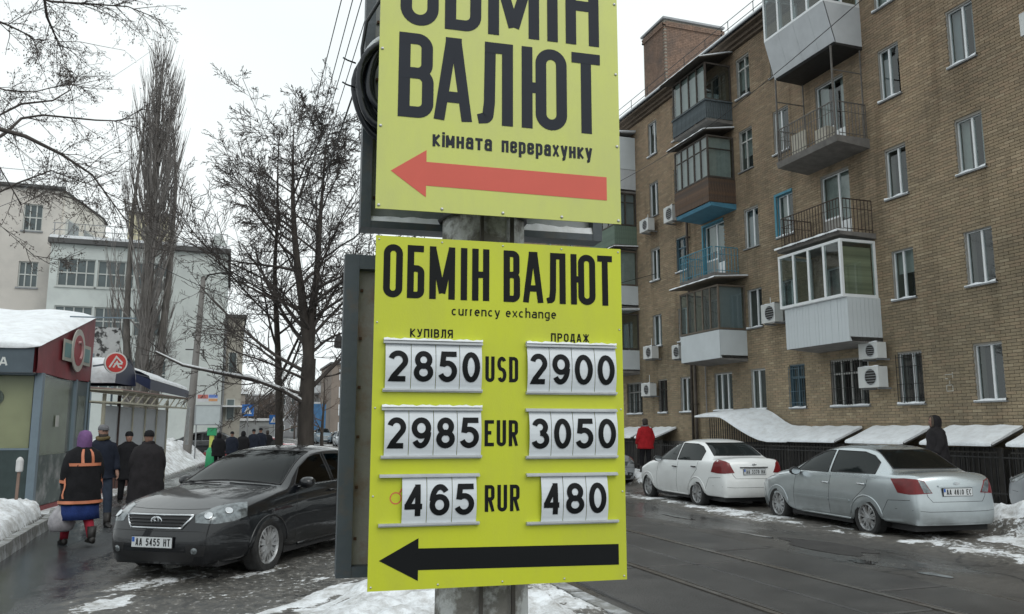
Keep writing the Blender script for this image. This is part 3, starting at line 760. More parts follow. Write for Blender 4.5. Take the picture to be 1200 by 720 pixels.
# ------------------------------------------------------------------ the brick apartment building
BO = Vector((16.5, 28, 0))
bld = thing('apartment_building', 'long five storey brown brick apartment building with assorted balconies beside the parked cars', 'building', BO)
TB = Matrix.Translation(-BO)
def B(): return MB(TB)
ROWZ = [(2.35, 3.66), (5.06, 6.37), (7.80, 9.15), (10.55, 12.0), (13.2, 14.66)]
Y0B, Y1B, ZR = 5.0, 46.0, 15.28
def brick_mat(name, mode):
    m = bpy.data.materials.new(name); m.use_nodes = True
    n = m.node_tree; N = n.nodes; L = n.links; b = N['Principled BSDF']; b.inputs['Roughness'].default_value = .88; b.inputs['Specular IOR Level'].default_value = .25
    if mode == 'attr':
        a = N.new('ShaderNodeAttribute'); a.attribute_name = 'tone'; s = a.outputs['Fac']
    else:
        a = N.new('ShaderNodeObjectInfo'); s = a.outputs['Random']
    r = N.new('ShaderNodeValToRGB'); e = r.color_ramp.elements
    e[0].position = 0; e[0].color = (.25, .215, .172, 1); e[1].position = 1; e[1].color = (.36, .315, .25, 1)
    x = e.new(.3); x.color = (.28, .24, .188, 1); x = e.new(.55); x.color = (.305, .26, .2, 1); x = e.new(.8); x.color = (.315, .255, .2, 1)
    L.new(s, r.inputs[0])
    g = N.new('ShaderNodeNewGeometry')
    t = N.new('ShaderNodeTexNoise'); t.inputs['Scale'].default_value = .35; t.inputs['Detail'].default_value = 6; t.inputs['Roughness'].default_value = .65
    L.new(g.outputs['Position'], t.inputs['Vector'])
    r2 = N.new('ShaderNodeValToRGB'); e = r2.color_ramp.elements; e[0].position = .35; e[0].color = (.7, .69, .68, 1); e[1].position = .65; e[1].color = (1.05, 1.01, .97, 1)
    L.new(t.outputs[0], r2.inputs[0])
    # weathering: the upper storeys are redder brick
    sx = N.new('ShaderNodeSeparateXYZ'); L.new(g.outputs['Position'], sx.inputs[0])
    mr = N.new('ShaderNodeMapRange'); mr.inputs[1].default_value = 4; mr.inputs[2].default_value = 14; L.new(sx.outputs[2], mr.inputs[0])
    mc = N.new('ShaderNodeMix'); mc.data_type = 'RGBA'; mc.inputs[6].default_value = (1.14, 1.11, .99, 1); mc.inputs[7].default_value = (1.16, 1.06, .96, 1); L.new(mr.outputs[0], mc.inputs[0])
    q = N.new('ShaderNodeMix'); q.data_type = 'RGBA'; q.blend_type = 'MULTIPLY'; q.inputs[0].default_value = 1; L.new(r.outputs[0], q.inputs[6]); L.new(r2.outputs[0], q.inputs[7])
    q2 = N.new('ShaderNodeMix'); q2.data_type = 'RGBA'; q2.blend_type = 'MULTIPLY'; q2.inputs[0].default_value = 1; L.new(q.outputs[2], q2.inputs[6]); L.new(mc.outputs[2], q2.inputs[7])
    # damp and dirt streaks running down the wall
    mp_ = N.new('ShaderNodeMapping'); mp_.inputs['Scale'].default_value = (1, 1.6, .16); L.new(g.outputs['Position'], mp_.inputs[0])
    t3 = N.new('ShaderNodeTexNoise'); t3.inputs['Scale'].default_value = 1.1; t3.inputs['Detail'].default_value = 7; t3.inputs['Roughness'].default_value = .6; L.new(mp_.outputs[0], t3.inputs['Vector'])
    r3 = N.new('ShaderNodeValToRGB'); e = r3.color_ramp.elements; e[0].position = .30; e[0].color = (.68, .67, .66, 1); e[1].position = .5; e[1].color = (1, 1, 1, 1); L.new(t3.outputs[0], r3.inputs[0])
    q3 = N.new('ShaderNodeMix'); q3.data_type = 'RGBA'; q3.blend_type = 'MULTIPLY'; q3.inputs[0].default_value = 1; L.new(q2.outputs[2], q3.inputs[6]); L.new(r3.outputs[0], q3.inputs[7])
    L.new(q3.outputs[2], b.inputs['Base Color'])
    return m
M_br = brick_mat('brick_face', 'attr'); M_br1 = brick_mat('brick_face_single', 'obj')
M_mort = mat('mortar', (.255, .235, .2), .95, var=.15, scale=1.5, coords='World')
M_pvc = mat('white_window_plastic', (.76, .78, .79), .4, var=.05)
M_woodw = mat('old_white_wood', (.45, .45, .43), .7, var=.15, scale=8)
M_woodd = mat('dark_weathered_wood', (.06, .05, .042), .8, var=.3, scale=8)
M_blue = mat('turquoise_paint', (.06, .22, .3), .6, var=.15, scale=5)
M_dblue = mat('dark_blue_grey_paint', (.08, .13, .16), .6, var=.2)
M_pane = glass('window_glass')
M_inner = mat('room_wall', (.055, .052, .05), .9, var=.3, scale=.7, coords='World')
M_curt = mat('curtain', (.5, .5, .47), .9, var=.1, scale=6)
M_curt2 = mat('blind_grey', (.36, .38, .4), .9, var=.05, scale=6)
M_iron = mat('dark_iron', (.03, .029, .029), .6, .3, var=.3, scale=9)
M_sill = mat('sill_metal', (.25, .26, .27), .5, .2, var=.15)
M_plast = mat('reveal_plaster', (.3, .29, .27), .85, var=.15, scale=3)

WIN = []   # (y0, y1, z0, z1, frame, style)
def col(y0, y1, rows, fr='pvc', **k):
    for r_ in rows: WIN.append(dict(y0=y0-.07, y1=y1, z0=ROWZ[r_][0], z1=ROWZ[r_][1], fr=fr, row=r_, **k))
col(13.96, 14.67, [0, 1, 2, 3, 4]); col(16.29, 16.97, [1, 2, 3, 4]); col(16.26, 17.0, [0], bars=1)
col(11.2, 11.9, [0, 1, 2, 3, 4]); col(8.3, 9.6, [0, 1, 2, 3, 4], fr='wood')
col(18.14, 19.55, [0], bars=1, n=4, fr='wood'); col(20.75, 21.41, [0], bars=1, fr='dblue')
col(20.9, 21.63, [1, 4, 3]); col(20.9, 21.63, [2], fr='blue')
col(22.7, 23.45, [0, 1, 2]); col(22.84, 23.56, [3, 4], fr='wood')
col(24.6, 25.65, [0], n=3); col(27.28, 28.02, [0, 1, 4]); col(27.28, 28.02, [2, 3], fr='dblue')
col(29.1, 29.72, [0], bars=1, fr='dark'); col(29.4, 30.1, [1, 2, 3, 4])
col(31.2, 32.5, [0], bars=1, n=3, fr='wood')
for y_ in (35.2, 38.4, 41.5, 43.8): col(y_, y_+.75, [0, 1, 2, 3, 4], fr='pvc' if y_ > 40 else 'wood')
DOORS = []
for r_, yy in ((1, (18.3, 19.55)), (2, (18.33, 19.55)), (3, (18.33, 19.56)), (4, (18.3, 19.55))): DOORS.append((yy[0], yy[1], ROWZ[r_][0]-.77, ROWZ[r_][1], r_, 'pvc'))
for r_ in (1, 3, 4): DOORS.append((24.68, 26.0, ROWZ[r_][0]-.77, ROWZ[r_][1], r_, 'wood'))
DOORS.append((24.68, 26.0, ROWZ[2][0]-.77, ROWZ[2][1], 2, 'blue'))
for r_ in (1, 2, 3, 4): DOORS.append((31.9, 33.2, ROWZ[r_][0]-.77, ROWZ[r_][1], r_, 'wood'))
OPEN = [(w['y0'], w['y1'], w['z0'], w['z1']) for w in WIN] + [(d[0], d[1], d[2], d[3]) for d in DOORS]
# wall slab with real openings: bands between sorted heights, pieces between openings
zs = sorted(set([0, ZR] + [o[2] for o in OPEN] + [o[3] for o in OPEN]))
q = B()
for za, zb_ in zip(zs, zs[1:]):
    cut = sorted((o[0], o[1]) for o in OPEN if o[2] <= za + 1e-6 and o[3] >= zb_ - 1e-6)
    y_ = Y0B
    for a, b in cut + [(Y1B, Y1B)]:
        if a > y_: q.box(16.512, 16.86, y_, a, za, zb_)
        y_ = max(y_, b)
q.build('wall', M_mort, bld)
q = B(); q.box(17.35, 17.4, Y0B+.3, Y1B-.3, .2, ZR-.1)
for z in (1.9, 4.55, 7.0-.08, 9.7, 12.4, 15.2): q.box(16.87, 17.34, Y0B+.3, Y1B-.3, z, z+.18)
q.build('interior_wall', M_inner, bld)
q = B()
q.box(16.87, 28, Y0B, Y0B+.25, 0, ZR); q.box(16.87, 28, Y1B-.25, Y1B, 0, ZR); q.box(28.002, 28.3, Y0B, Y1B, 0, ZR)
q.build('side_wall', mat('side_wall_brick', (.2, .165, .12), .9, var=.2, scale=2, bump=.3), bld)
# bricks
def courses():
    zz = 0.02; k = 0; cyc = .0765; out = []
    rnd = np.random.default_rng(5)
    while zz + .065 < ZR - .19:
        ys = np.arange(Y0B - (.13 if k % 2 else 0), Y1B, .262)
        for y_ in ys:
            a, b = max(y_, Y0B), min(y_ + .25, Y1B)
            segs = [(a, b)]
            for o in OPEN:
                if o[3] > zz + .02 and o[2] < zz + .05:
                    ns = []
                    for s0, s1 in segs:
                        if o[1] <= s0 or o[0] >= s1: ns.append((s0, s1)); continue
                        if o[0] - s0 > .03: ns.append((s0, o[0]))
                        if s1 - o[1] > .03: ns.append((o[1], s1))
                    segs = ns
            for s0, s1 in segs:
                if s1 - s0 > .03: out.append((s0, s1, zz))
        zz += cyc; k += 1
    return out
OPEN_y = sorted(OPEN)
BR = courses()
C_ = np.array(BR)
seen = (C_[:, 0] > 13.3) & (C_[:, 2] > 1.85) & ((C_[:, 1]-C_[:, 0]) > .24)
dist = np.where(seen, np.hypot(np.hypot(C_[:, 0], 16.5), C_[:, 2]-1.7), 1e9)
near = set(np.argsort(dist)[:300].tolist())
rnd = np.random.default_rng(9)
V = []; F = []; T = []
q = MB(); q.box(-.014, .012, 0, .25, 0, .065); q.f = [f_ for i_, f_ in enumerate(q.f) if i_ != 3]
proto = None
single = []
for i, (a, b, z) in enumerate(BR):
    d = .003*rnd.random()
    if i in near:
        if proto is None: proto = q.build('brick', M_br1, bld); o = proto
        else: o = bpy.data.objects.new('brick', proto.data); COL.objects.link(o); o.parent = bld
        o.location = (-d, a - BO.y, z - BO.z)
        continue
    x0, x1 = 16.5 - .014 - d - BO.x, 16.512 - BO.x; a -= BO.y; b -= BO.y
    n = len(V)
    V += [(x1,a,z),(x1,b,z),(x1,b,z+.065),(x1,a,z+.065),(x0,a,z),(x0,b,z),(x0,b,z+.065),(x0,a,z+.065)]
    F += [(n+4,n+7,n+6,n+5),(n,n+4,n+5,n+1),(n+1,n+5,n+6,n+2),(n+2,n+6,n+7,n+3),(n+3,n+7,n+4,n)]
    T += [rnd.random()]*5
me = bpy.data.meshes.new('brickwork'); me.from_pydata(V, [], F)
at = me.attributes.new('tone', 'FLOAT', 'FACE'); at.data.foreach_set('value', np.array(T, dtype=np.float32))
me.materials.append(M_br); o = bpy.data.objects.new('brickwork', me); COL.objects.link(o); o.parent = bld; o['kind'] = 'stuff'
# plinth and cornice
q = B(); q.box(16.44, 16.511, Y0B, Y1B, 0, 1.25); q.build('plinth', mat('plinth_render', (.16, .15, .135), .9, var=.25, scale=1.5, bump=.4, bscale=12, coords='World'), bld)
q = B()
q.box(16.36, 16.9, Y0B-.1, Y1B+.1, ZR-.18, ZR-.08); q.box(16.24, 16.9, Y0B-.15, Y1B+.15, ZR-.08, ZR+.04); q.box(16.05, 16.9, Y0B-.2, Y1B+.2, ZR+.042, ZR+.12)
q.build('cornice', mat('cornice_brick', (.13, .1, .075), .9, var=.25, scale=4, coords='World'), bld)
q = B(); q.add([(15.95, Y0B-.3, ZR+.14), (22.4, Y0B-.3, ZR+2.3), (28.8, Y0B-.3, ZR+.14), (15.95, Y1B+.3, ZR+.14), (22.4, Y1B+.3, ZR+2.3), (28.8, Y1B+.3, ZR+.14), (15.95, Y0B-.3, ZR+.19), (22.4, Y0B-.3, ZR+2.36), (28.8, Y0B-.3, ZR+.19), (15.95, Y1B+.3, ZR+.19), (22.4, Y1B+.3, ZR+2.36), (28.8, Y1B+.3, ZR+.19)],
    [(0,3,4,1),(1,4,5,2),(6,7,10,9),(7,8,11,10),(0,1,7,6),(1,2,8,7),(3,9,10,4),(4,10,11,5),(0,6,9,3),(2,5,11,8)])
rf = q.build('roof', mat('roof_sheet', (.16, .17, .18), .5, .4, var=.2), bld)
q = B(); q.add([(15.98, Y0B, ZR+.195), (22.3, Y0B, ZR+2.36), (22.3, Y1B, ZR+2.36), (15.98, Y1B, ZR+.195), (15.98, Y0B, ZR+.27), (22.3, Y0B, ZR+2.46), (22.3, Y1B, ZR+2.46), (15.98, Y1B, ZR+.27)], [(0,3,2,1),(4,5,6,7),(0,1,5,4),(1,2,6,5),(2,3,7,6),(3,0,4,7)]); q.build('roof_snow', M_snow, rf)
q = B()
for y_ in np.arange(Y0B+.5, Y1B, 1.5): q.bar((16.2, y_, ZR+.2), (16.2, y_, ZR+.85), .02)
for z in (.55, .84): q.bar((16.2, Y0B+.5, ZR+z), (16.2, Y1B-.5, ZR+z), .018)
q.build('roof_railing', M_iron, bld)
M_brc = mat('chimney_brick', (.2, .13, .095), .9, var=.3, scale=7, coords='World', dirt=((.12, .09, .075), .35, 1.5))
# chimney: brick stack as courses
ch = B()
ch.box(17.1, 20.0, 29.5, 31.4, ZR+.3, 19.35)
chm = ch.build('chimney', M_mort, rf)
V = []; F = []; T = []
def add_brick(c, d):
    n = len(V); x, y_, z = c[0]-BO.x, c[1]-BO.y, c[2]; a, b, e = d
    V.extend([(x,y_,z),(x+a,y_,z),(x+a,y_+b,z),(x,y_+b,z),(x,y_,z+e),(x+a,y_,z+e),(x+a,y_+b,z+e),(x,y_+b,z+e)])
    F.extend([(n,n+3,n+2,n+1),(n+4,n+5,n+6,n+7),(n,n+1,n+5,n+4),(n+1,n+2,n+6,n+5),(n+2,n+3,n+7,n+6),(n+3,n,n+4,n+7)]); T.extend([.3*rnd.random()]*6)
for k in range(48):
    z = ZR + .3 + k*.0765; sh = .13*(k % 2); ex = .0 if z < 19.0 else .07
    for x in np.arange(17.08 - ex, 19.95 + ex, .262): add_brick((x + sh*.99 if x + sh < 19.9 else x, 29.48 - ex, z), (.25 if x + sh < 19.7 else .2, .018 + ex, .066))
    for y_ in np.arange(29.5 - ex, 31.3, .262): add_brick((17.08 - ex, min(y_ + sh, 31.3), z), (.018 + ex, .25 if y_ + sh < 31.2 else .1, .066))
me = bpy.data.meshes.new('chimney_brickwork'); me.from_pydata(V, [], F)
at = me.attributes.new('tone', 'FLOAT', 'FACE'); at.data.foreach_set('value', np.array(T, dtype=np.float32)); me.materials.append(M_brc)
o = bpy.data.objects.new('chimney_brickwork', me); COL.objects.link(o); o.parent = rf; o['kind'] = 'stuff'
q = B(); q.box(17.0, 20.1, 29.4, 31.5, 19.36, 19.45); q.build('chimney_cap', mat('cap_concrete', (.3, .31, .32), .8), rf)

FRM = {'pvc': M_pvc, 'wood': M_woodw, 'blue': M_pvc, 'dblue': M_dblue, 'dark': M_woodd}
random.seed(21)
def window(y0, y1, z0, z1, fr='pvc', n=None, bars=0, row=0, x=16.57, door=False, parent=None):
    n = n or 2
    par = bld
    q = B(); t = .042; d = .06
    q.box(x, x+d, y0, y1, z0, z0+t); q.box(x, x+d, y0, y1, z1-t, z1); q.box(x, x+d, y0, y0+t, z0+t, z1-t); q.box(x, x+d, y1-t, y1, z0+t, z1-t)
    w = y1 - y0
    cuts = {2: [.44 if random.random() < .6 else .55], 3: [.33, .67], 4: [.25, .5, .75], 1: []}[n]
    if door: cuts = [.42]
    edges = [y0+t] + [y0 + c*w for c in cuts] + [y1-t]
    for c in edges[1:-1]: q.box(x-.004, x+d+.004, c-.026, c+.026, z0+t, z1-t)
    if fr in ('wood', 'dblue', 'dark') and not door:
        q.box(x-.002, x+d, edges[0], edges[-1], z1-.42, z1-.37)
    f = q.build('window', FRM[fr], par)
    for i, (a, b) in enumerate(zip(edges, edges[1:])):
        zz0 = z0 + t
        if door and i == 0:      # door leaf (right of the picture side)
            pass
        if door and i == 1:      # window part with parapet below
            q = B(); q.box(16.56, 16.8, a, y1, z0, z0+.78); q.build('parapet', M_plast, f); zz0 = z0 + .80
            q = B(); q.box(x-.003, x+d, a, b, zz0-.02, zz0+.04); q.build('sash', FRM[fr], f)
        if door and i == 0:
            q = B(); q.box(x-.003, x+d-.01, a, b, zz0, zz0+.6); q.build('door_panel', FRM[fr], f); zz0 += .6
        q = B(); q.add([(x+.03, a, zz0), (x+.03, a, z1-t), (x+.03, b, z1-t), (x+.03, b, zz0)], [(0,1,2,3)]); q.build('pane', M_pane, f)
    r_ = random.random()
    cm = M_curt if random.random() < .6 else M_curt2
    if r_ < .35:
        q = B(); q.box(x+.16, x+.17, y0, y0 + w*.3, z0, z1); q.box(x+.16, x+.17, y1-w*.28, y1, z0, z1); q.build('curtain', cm, f)
    elif r_ < .65:
        q = B(); h = random.uniform(.25, .9)
        q.box(x+.15, x+.16, y0, y1, z1-(z1-z0)*h, z1); q.build('curtain', cm, f)
    if not door:
        q = B(); q.box(16.42, 16.60, y0-.04, y1+.04, z0-.045, z0-.012); s_ = q.build('sill', M_sill, f)
        if random.random() < .7 or row < 2:
            q = B(); q.grid([[Vector((xx, y0-.04 + (w+.08)*k/8, z0 - .011 + hh*(.8+.4*math.sin(k*1.3+y0)))) for k in range(9)] for xx, hh in ((16.415, 0), (16.425, .045), (16.5, .05), (16.6, .055))])
            q.build('sill_snow', M_snow, f, True)
    q = B(); q.box(16.512, x-.001, y0+.001, y0+.02, z0, z1); q.box(16.512, x-.001, y1-.02, y1-.001, z0, z1); q.box(16.512, x-.001, y0+.02, y1-.02, z1-.02, z1-.001)
    q.build('reveal', M_blue if fr == 'blue' else (M_plast if fr != 'dblue' else M_dblue), f)
    if fr == 'blue':
        q = B(); q.box(16.45, 16.485, y1, y1+.09, z0-.05, z1+.08); q.box(16.45, 16.485, y0, y1, z1, z1+.08); q.build('painted_surround', M_blue, f)
    if bars:
        q = B()
        for k in range(int(w/.1)+1): q.bar((16.45, y0+.03+k*.1, z0+.0), (16.45, y0+.03+k*.1, z1-.03), .012)
        for z in (.15, .5, .95, 1.2): q.bar((16.448, y0, z0+z*(z1-z0)/1.32), (16.448, y1, z0+z*(z1-z0)/1.32), .014)
        q.build('security_bars', M_iron if fr != 'dblue' else M_dblue, f)
    return f
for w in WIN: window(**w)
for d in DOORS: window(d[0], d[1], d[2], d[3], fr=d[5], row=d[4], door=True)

# ---- balconies
M_conc2 = mat('balcony_slab_concrete', (.17, .16, .15), .85, var=.25, scale=4, bump=.3)
M_clad = mat('white_cladding', (.56, .6, .62), .5, var=.05, scale=2)
M_clad2 = mat('pale_cladding', (.5, .52, .54), .6, var=.08, scale=2)
M_rust = mat('rusty_board', (.12, .07, .042), .8, var=.4, scale=7, dirt=((.05, .05, .05), .4, 5))
M_bluegrey = mat('blue_grey_board', (.085, .105, .115), .8, var=.35, scale=9)
M_green = mat('faded_green_board', (.13, .18, .14), .8, var=.25, scale=6)
M_brown = mat('brown_frame', (.13, .105, .08), .7, var=.2)
M_bluep = mat('blue_underside', (.07, .22, .32), .6, var=.15)
def slab(y0, y1, x0, z, th=.12, m=None):
    q = B(); q.add([(16.499, y0-.0, z-th*1.6), (x0+.05, y0, z-th), (x0+.05, y1, z-th), (16.499, y1, z-th*1.6), (16.499, y0, z), (x0, y0, z), (x0, y1, z), (16.499, y1, z)],
                   [(0,3,2,1),(4,5,6,7),(0,1,5,4),(1,2,6,5),(2,3,7,6),(3,0,4,7)])
    o = q.build('balcony', m or M_conc2, bld, fix=True); return o
def snow_on(y0, y1, x0, x1, z, th, par):
    q = B(); n = 14
    q.grid([[Vector((xx, y0 + (y1-y0)*k/n, z + hh*th*(.8 + .35*math.sin(k*1.9+z*3+xx*2)))) for k in range(n+1)] for xx, hh in ((x0-.03, -.5), (x0-.04, .6), (x0+.05, 1), ((x0+x1)/2, 1.1), (x1, 1.2))])
    q.add([(x0-.03, y0, z-.01), (x1, y0, z-.01), (x1, y0, z+th), (x0-.03, y0, z+th*.8)], [(0,1,2,3)])
    return q.build('snow_layer', M_snow, par, True)
def railing(y0, y1, x0, z, h, m, par, step=.115, r_=.012, ornate=False):
    def one(a, b):
        q = B(); n = max(2, int((Vector(b)-Vector(a)).length/step))
        for zz in (z+h, z+.1): q.bar((a[0], a[1], zz), (b[0], b[1], zz), .028 if zz > z+.2 else .018)
        if ornate: q.bar((a[0], a[1], z+h*.72), (b[0], b[1], z+h*.72), .014)
        q.build('top_rail', m, par)
        me_ = None
        for k in range(n+1):
            p = Vector(a) + (Vector(b)-Vector(a))*k/n
            if me_ is None:
                g_ = MB(); g_.bar((0, 0, 0), (0, 0, h), r_*(1.3)); ob = g_.build('baluster', m, par); me_ = ob.data
            else:
                ob = bpy.data.objects.new('baluster', me_); COL.objects.link(ob); ob.parent = par
            ob.location = (p.x-BO.x, p.y-BO.y, z-BO.z)
    one((x0, y0, 0), (x0, y1, 0)); one((x0+.12, y0, 0), (16.45, y0, 0)); one((x0+.12, y1, 0), (16.45, y1, 0))
def boards(name, y0, y1, x0, z0, z1, m, par, w=.1, side_right=True, flare=0, gap=.006):
    """upright planks along the front and the two ends"""
    me_ = {}
    def plank(p, axis, width):
        key = (axis, round(width, 3))
        if key not in me_:
            g_ = MB(); h = z1-z0
            if axis == 'f': g_.add([(0,0,0),(0,width,0),(.02,width,0),(.02,0,0),(-flare,0,h),(-flare,width,h),(.02-flare,width,h),(.02-flare,0,h)], [(0,3,2,1),(4,5,6,7),(0,1,5,4),(1,2,6,5),(2,3,7,6),(3,0,4,7)])
            else: g_.add([(0,0,0),(width,0,0),(width,.02,0),(0,.02,0),(0,0,h),(width,0,h),(width,.02,h),(0,.02,h)], [(0,3,2,1),(4,5,6,7),(0,1,5,4),(1,2,6,5),(2,3,7,6),(3,0,4,7)])
            ob = g_.build(name, m, par, fix=True); me_[key] = ob.data
        else:
            ob = bpy.data.objects.new(name, me_[key]); COL.objects.link(ob); ob.parent = par
        ob.location = (p[0]-BO.x, p[1]-BO.y, z0)
    n = int((y1-y0)/w); ww = (y1-y0)/n
    for k in range(n): plank((x0 + random.uniform(0, .006), y0 + k*ww, 0), 'f', ww-gap)
    n = max(1, int((16.49-x0-.03)/w)); ww = (16.49-x0-.03)/n
    for k in range(n):
        plank((x0+.03+k*ww, y0, 0), 's', ww-gap); plank((x0+.03+k*ww, y1-.02, 0), 's', ww-gap)
def glazing(y0, y1, x0, z0, z1, nf, ns, m, par, t=.05, transom=None, curt=None, x0b=None):
    x0b = x0b if x0b is not None else x0
    q = B()
    for k in range(nf+1):
        yy = y0 + (y1-y0-t)*k/nf; q.box(x0, x0+t, yy, yy+t, z0+t, z1-t)
    q.box(x0-.003, x0+t+.003, y0, y1, z0, z0+t); q.box(x0-.003, x0+t+.003, y0, y1, z1-t, z1)
    for yy in (y0, y1-t):
        for k in range(1, ns+1):
            xx = x0 + (16.48-x0-t)*k/ns; q.box(xx, xx+t, yy, yy+t, z0+t, z1-t)
        q.box(x0+t+.004, 16.48, yy-.002, yy+t, z0, z0+t); q.box(x0+t+.004, 16.48, yy-.002, yy+t, z1-t, z1)
    if transom: q.box(x0+.002, x0+t-.002, y0+t, y1-t, transom, transom+.03); q.box(x0+t, 16.47, y0+.003, y0+t-.003, transom, transom+.03)
    gz = q.build('glazing_frame', m, par)
    for k in range(nf):
        a = y0 + (y1-y0-t)*k/nf + t; b = y0 + (y1-y0-t)*(k+1)/nf
        q = B(); q.add([(x0+.02, a, z0+t), (x0+.02, a, z1-t), (x0+.02, b, z1-t), (x0+.02, b, z0+t)], [(0,1,2,3)]); q.build('pane', M_pane, par)
    for yy in (y0+.02, y1-.02):
        for k in range(ns):
            a = x0 + (16.48-x0-t)*k/ns + t; b = x0 + (16.48-x0-t)*(k+1)/ns
            q = B(); q.add([(a, yy, z0+t), (a, yy, z1-t), (b, yy, z1-t), (b, yy, z0+t)], [(0,1,2,3)]); q.build('pane', M_pane, par)
    if curt:
        q = B(); q.box(x0+.1, x0+.11, y0+.08, y1-.08, z0, z1-.05) if 'f' in curt[1] else None
        if 's' in curt[1]: q.box(x0+.12, 16.4, y0+.1, y0+.11, z0, z1-.05)
        q.build('curtain', curt[0], par)
    return gz
def awning(y0, y1, x0, z, m, par, drop=.25, x1=16.48, snow=True, th=.04):
    q = B(); a, b = y0-.12, y1+.12
    q.add([(x0, a, z-drop), (x1, a, z), (x1, b, z), (x0, b, z-drop), (x0, a, z-drop+th), (x1, a, z+th), (x1, b, z+th), (x0, b, z-drop+th)], [(0,3,2,1),(4,5,6,7),(0,1,5,4),(1,2,6,5),(2,3,7,6),(3,0,4,7)])
    o = q.build('awning', m, par, fix=True)
    if snow:
        q = B(); n = 14
        q.grid([[Vector((x0 + (x1-x0)*u - (.03 if u == 0 else 0), a + (b-a)*k/n, z - drop*(1-u) + th + hh*(.9+.3*math.sin(k*2.1+z)))) for k in range(n+1)] for u, hh in ((0, -.02), (0.001, .03), (.1, .05), (.6, .055), (1, .06))])
        q.add([(x0, a, z-drop+th-.01), (x1, a, z+th-.01), (x1, a, z+th+.05), (x0, a, z-drop+th+.035)], [(0,1,2,3)])
        q.build('awning_snow', M_snow, par, True)
    return o
ZB = [0, 4.18, 6.95, 9.62, 12.35]
# column C
b2 = slab(17.45, 20.05, 15.42, 4.12)
boards('cladding_board', 17.45, 20.05, 15.38, 4.0, 5.18, M_clad, b2, w=.13)
glazing(17.5, 20.15, 15.3, 5.2, 6.78, 4, 1, M_pvc, b2, t=.075)
q = B(); q.box(15.32, 16.48, 17.46, 20.1, 5.185, 5.2); q.build('ledge', M_pvc, b2)
q = B(); q.box(15.38, 16.4, 17.62, 17.63, 5.3, 6.6); q.build('striped_blind', mat('striped_blind', (.42, .4, .26), .9, var=.5, scale=1.2, stretch=(.01, .01, 3.2)), b2)
b3 = slab(17.45, 20.15, 15.26, 6.98, th=.09); snow_on(17.45, 20.15, 15.22, 15.45, 6.99, .05, b3)
railing(17.52, 20.0, 15.36, 6.98, .93, mat('rusty_iron', (.055, .038, .03), .75, .2, var=.4, scale=9), b3, ornate=True)
b4 = slab(17.45, 20.05, 15.34, 9.68, th=.17)
railing(17.5, 20.0, 15.38, 9.68, 1.0, mat('grey_iron', (.14, .13, .12), .7, .2, var=.3, scale=9), b4, ornate=True)
q = B()
for y_ in (17.52, 19.98):
    q = B(); q.bar((15.4, y_, 9.7), (15.4, y_, 12.3), .04); q.bar((16.4, y_, 9.7), (16.4, y_, 12.3), .03); q.bar((15.4, y_, 11.6), (16.4, y_, 11.6), .025)
    q.build('steel_post_frame', MATS['grey_iron'], b4)
q = B(); q.box(15.6, 15.9, 18.1, 18.6, 9.7, 10.2); q.build('stored_board', mat('beige_board', (.5, .47, .4), .8), b4); q = B(); q.box(15.5, 15.56, 18.9, 19.5, 9.7, 10.35); q.build('stored_board', mat('beige_board', (.5, .47, .4), .8), b4)
b5 = slab(17.5, 20.1, 15.5, 12.42, th=.06, m=M_iron)
n_ = 4
for k in range(n_):
    ya, yb = 17.5 + 2.7*k/n_, 17.5 + 2.7*(k+1)/n_ - .006
    q = B(); q.add([(15.55, ya, 12.42), (15.55, yb, 12.42), (15.22, yb, 13.6), (15.22, ya, 13.6), (15.58, ya, 12.42), (15.58, yb, 12.42), (15.25, yb, 13.6), (15.25, ya, 13.6)], [(0,1,2,3),(7,6,5,4),(0,4,5,1),(1,5,6,2),(2,6,7,3),(3,7,4,0)]); q.build('cladding_board', M_clad2, b5, fix=True)
for ya in (17.5, 20.18):
    q = B(); q.prism([(15.551, 12.42), (16.49, 12.42), (16.49, 13.6), (15.222, 13.6)], ya, ya+.018); q.build('cladding_side', M_clad2, b5, fix=True)
glazing(17.5, 20.2, 15.22, 13.6, 15.1, 4, 2, M_pvc, b5, t=.07)
awning(17.5, 20.2, 15.1, 15.35, mat('dark_sheet', (.09, .09, .09), .6, .3, var=.2), b5)
# column E
b2 = slab(23.55, 26.05, 15.44, 4.15)
boards('cladding_board', 23.55, 26.05, 15.4, 4.05, 5.0, M_clad, b2, w=1.2, gap=.003)
glazing(23.55, 26.05, 15.4, 5.02, 6.55, 5, 1, M_brown, b2, t=.06, curt=(M_curt2, 's'))
awning(23.45, 26.2, 15.15, 6.82, M_brown, b2, drop=.1)
b3 = slab(23.75, 26.05, 15.42, 7.0, th=.08)
railing(23.85, 26.0, 15.44, 7.0, .92, M_blue, b3, ornate=True)
b4 = slab(23.85, 26.15, 15.42, 9.5, th=.12, m=M_bluep)
boards('plank', 23.85, 26.15, 15.38, 9.52, 10.38, M_rust, b4, w=.1)
glazing(23.87, 26.12, 15.4, 10.4, 11.95, 5, 1, M_woodd, b4, t=.06, transom=11.45, curt=(M_curt, 'fs'))
awning(23.9, 26.2, 15.2, 12.25, M_woodd, b4, drop=.2)
b5 = slab(23.85, 26.15, 15.42, 12.55, th=.08)
boards('plank', 23.85, 26.15, 15.38, 12.57, 13.2, M_bluegrey, b5, w=.09, gap=.02)
q = B(); q.bar((15.36, 23.83, 13.22), (15.36, 26.15, 13.22), .05); q.bar((15.36, 23.83, 13.22), (16.48, 23.83, 13.22), .05); q.build('top_rail', M_bluegrey, b5)
glazing(23.87, 26.12, 15.4, 13.25, 14.65, 4, 1, M_woodd, b5, t=.06, curt=(M_curt, 'f'))
awning(23.8, 26.35, 15.05, 15.05, M_woodd, b5, drop=.38)
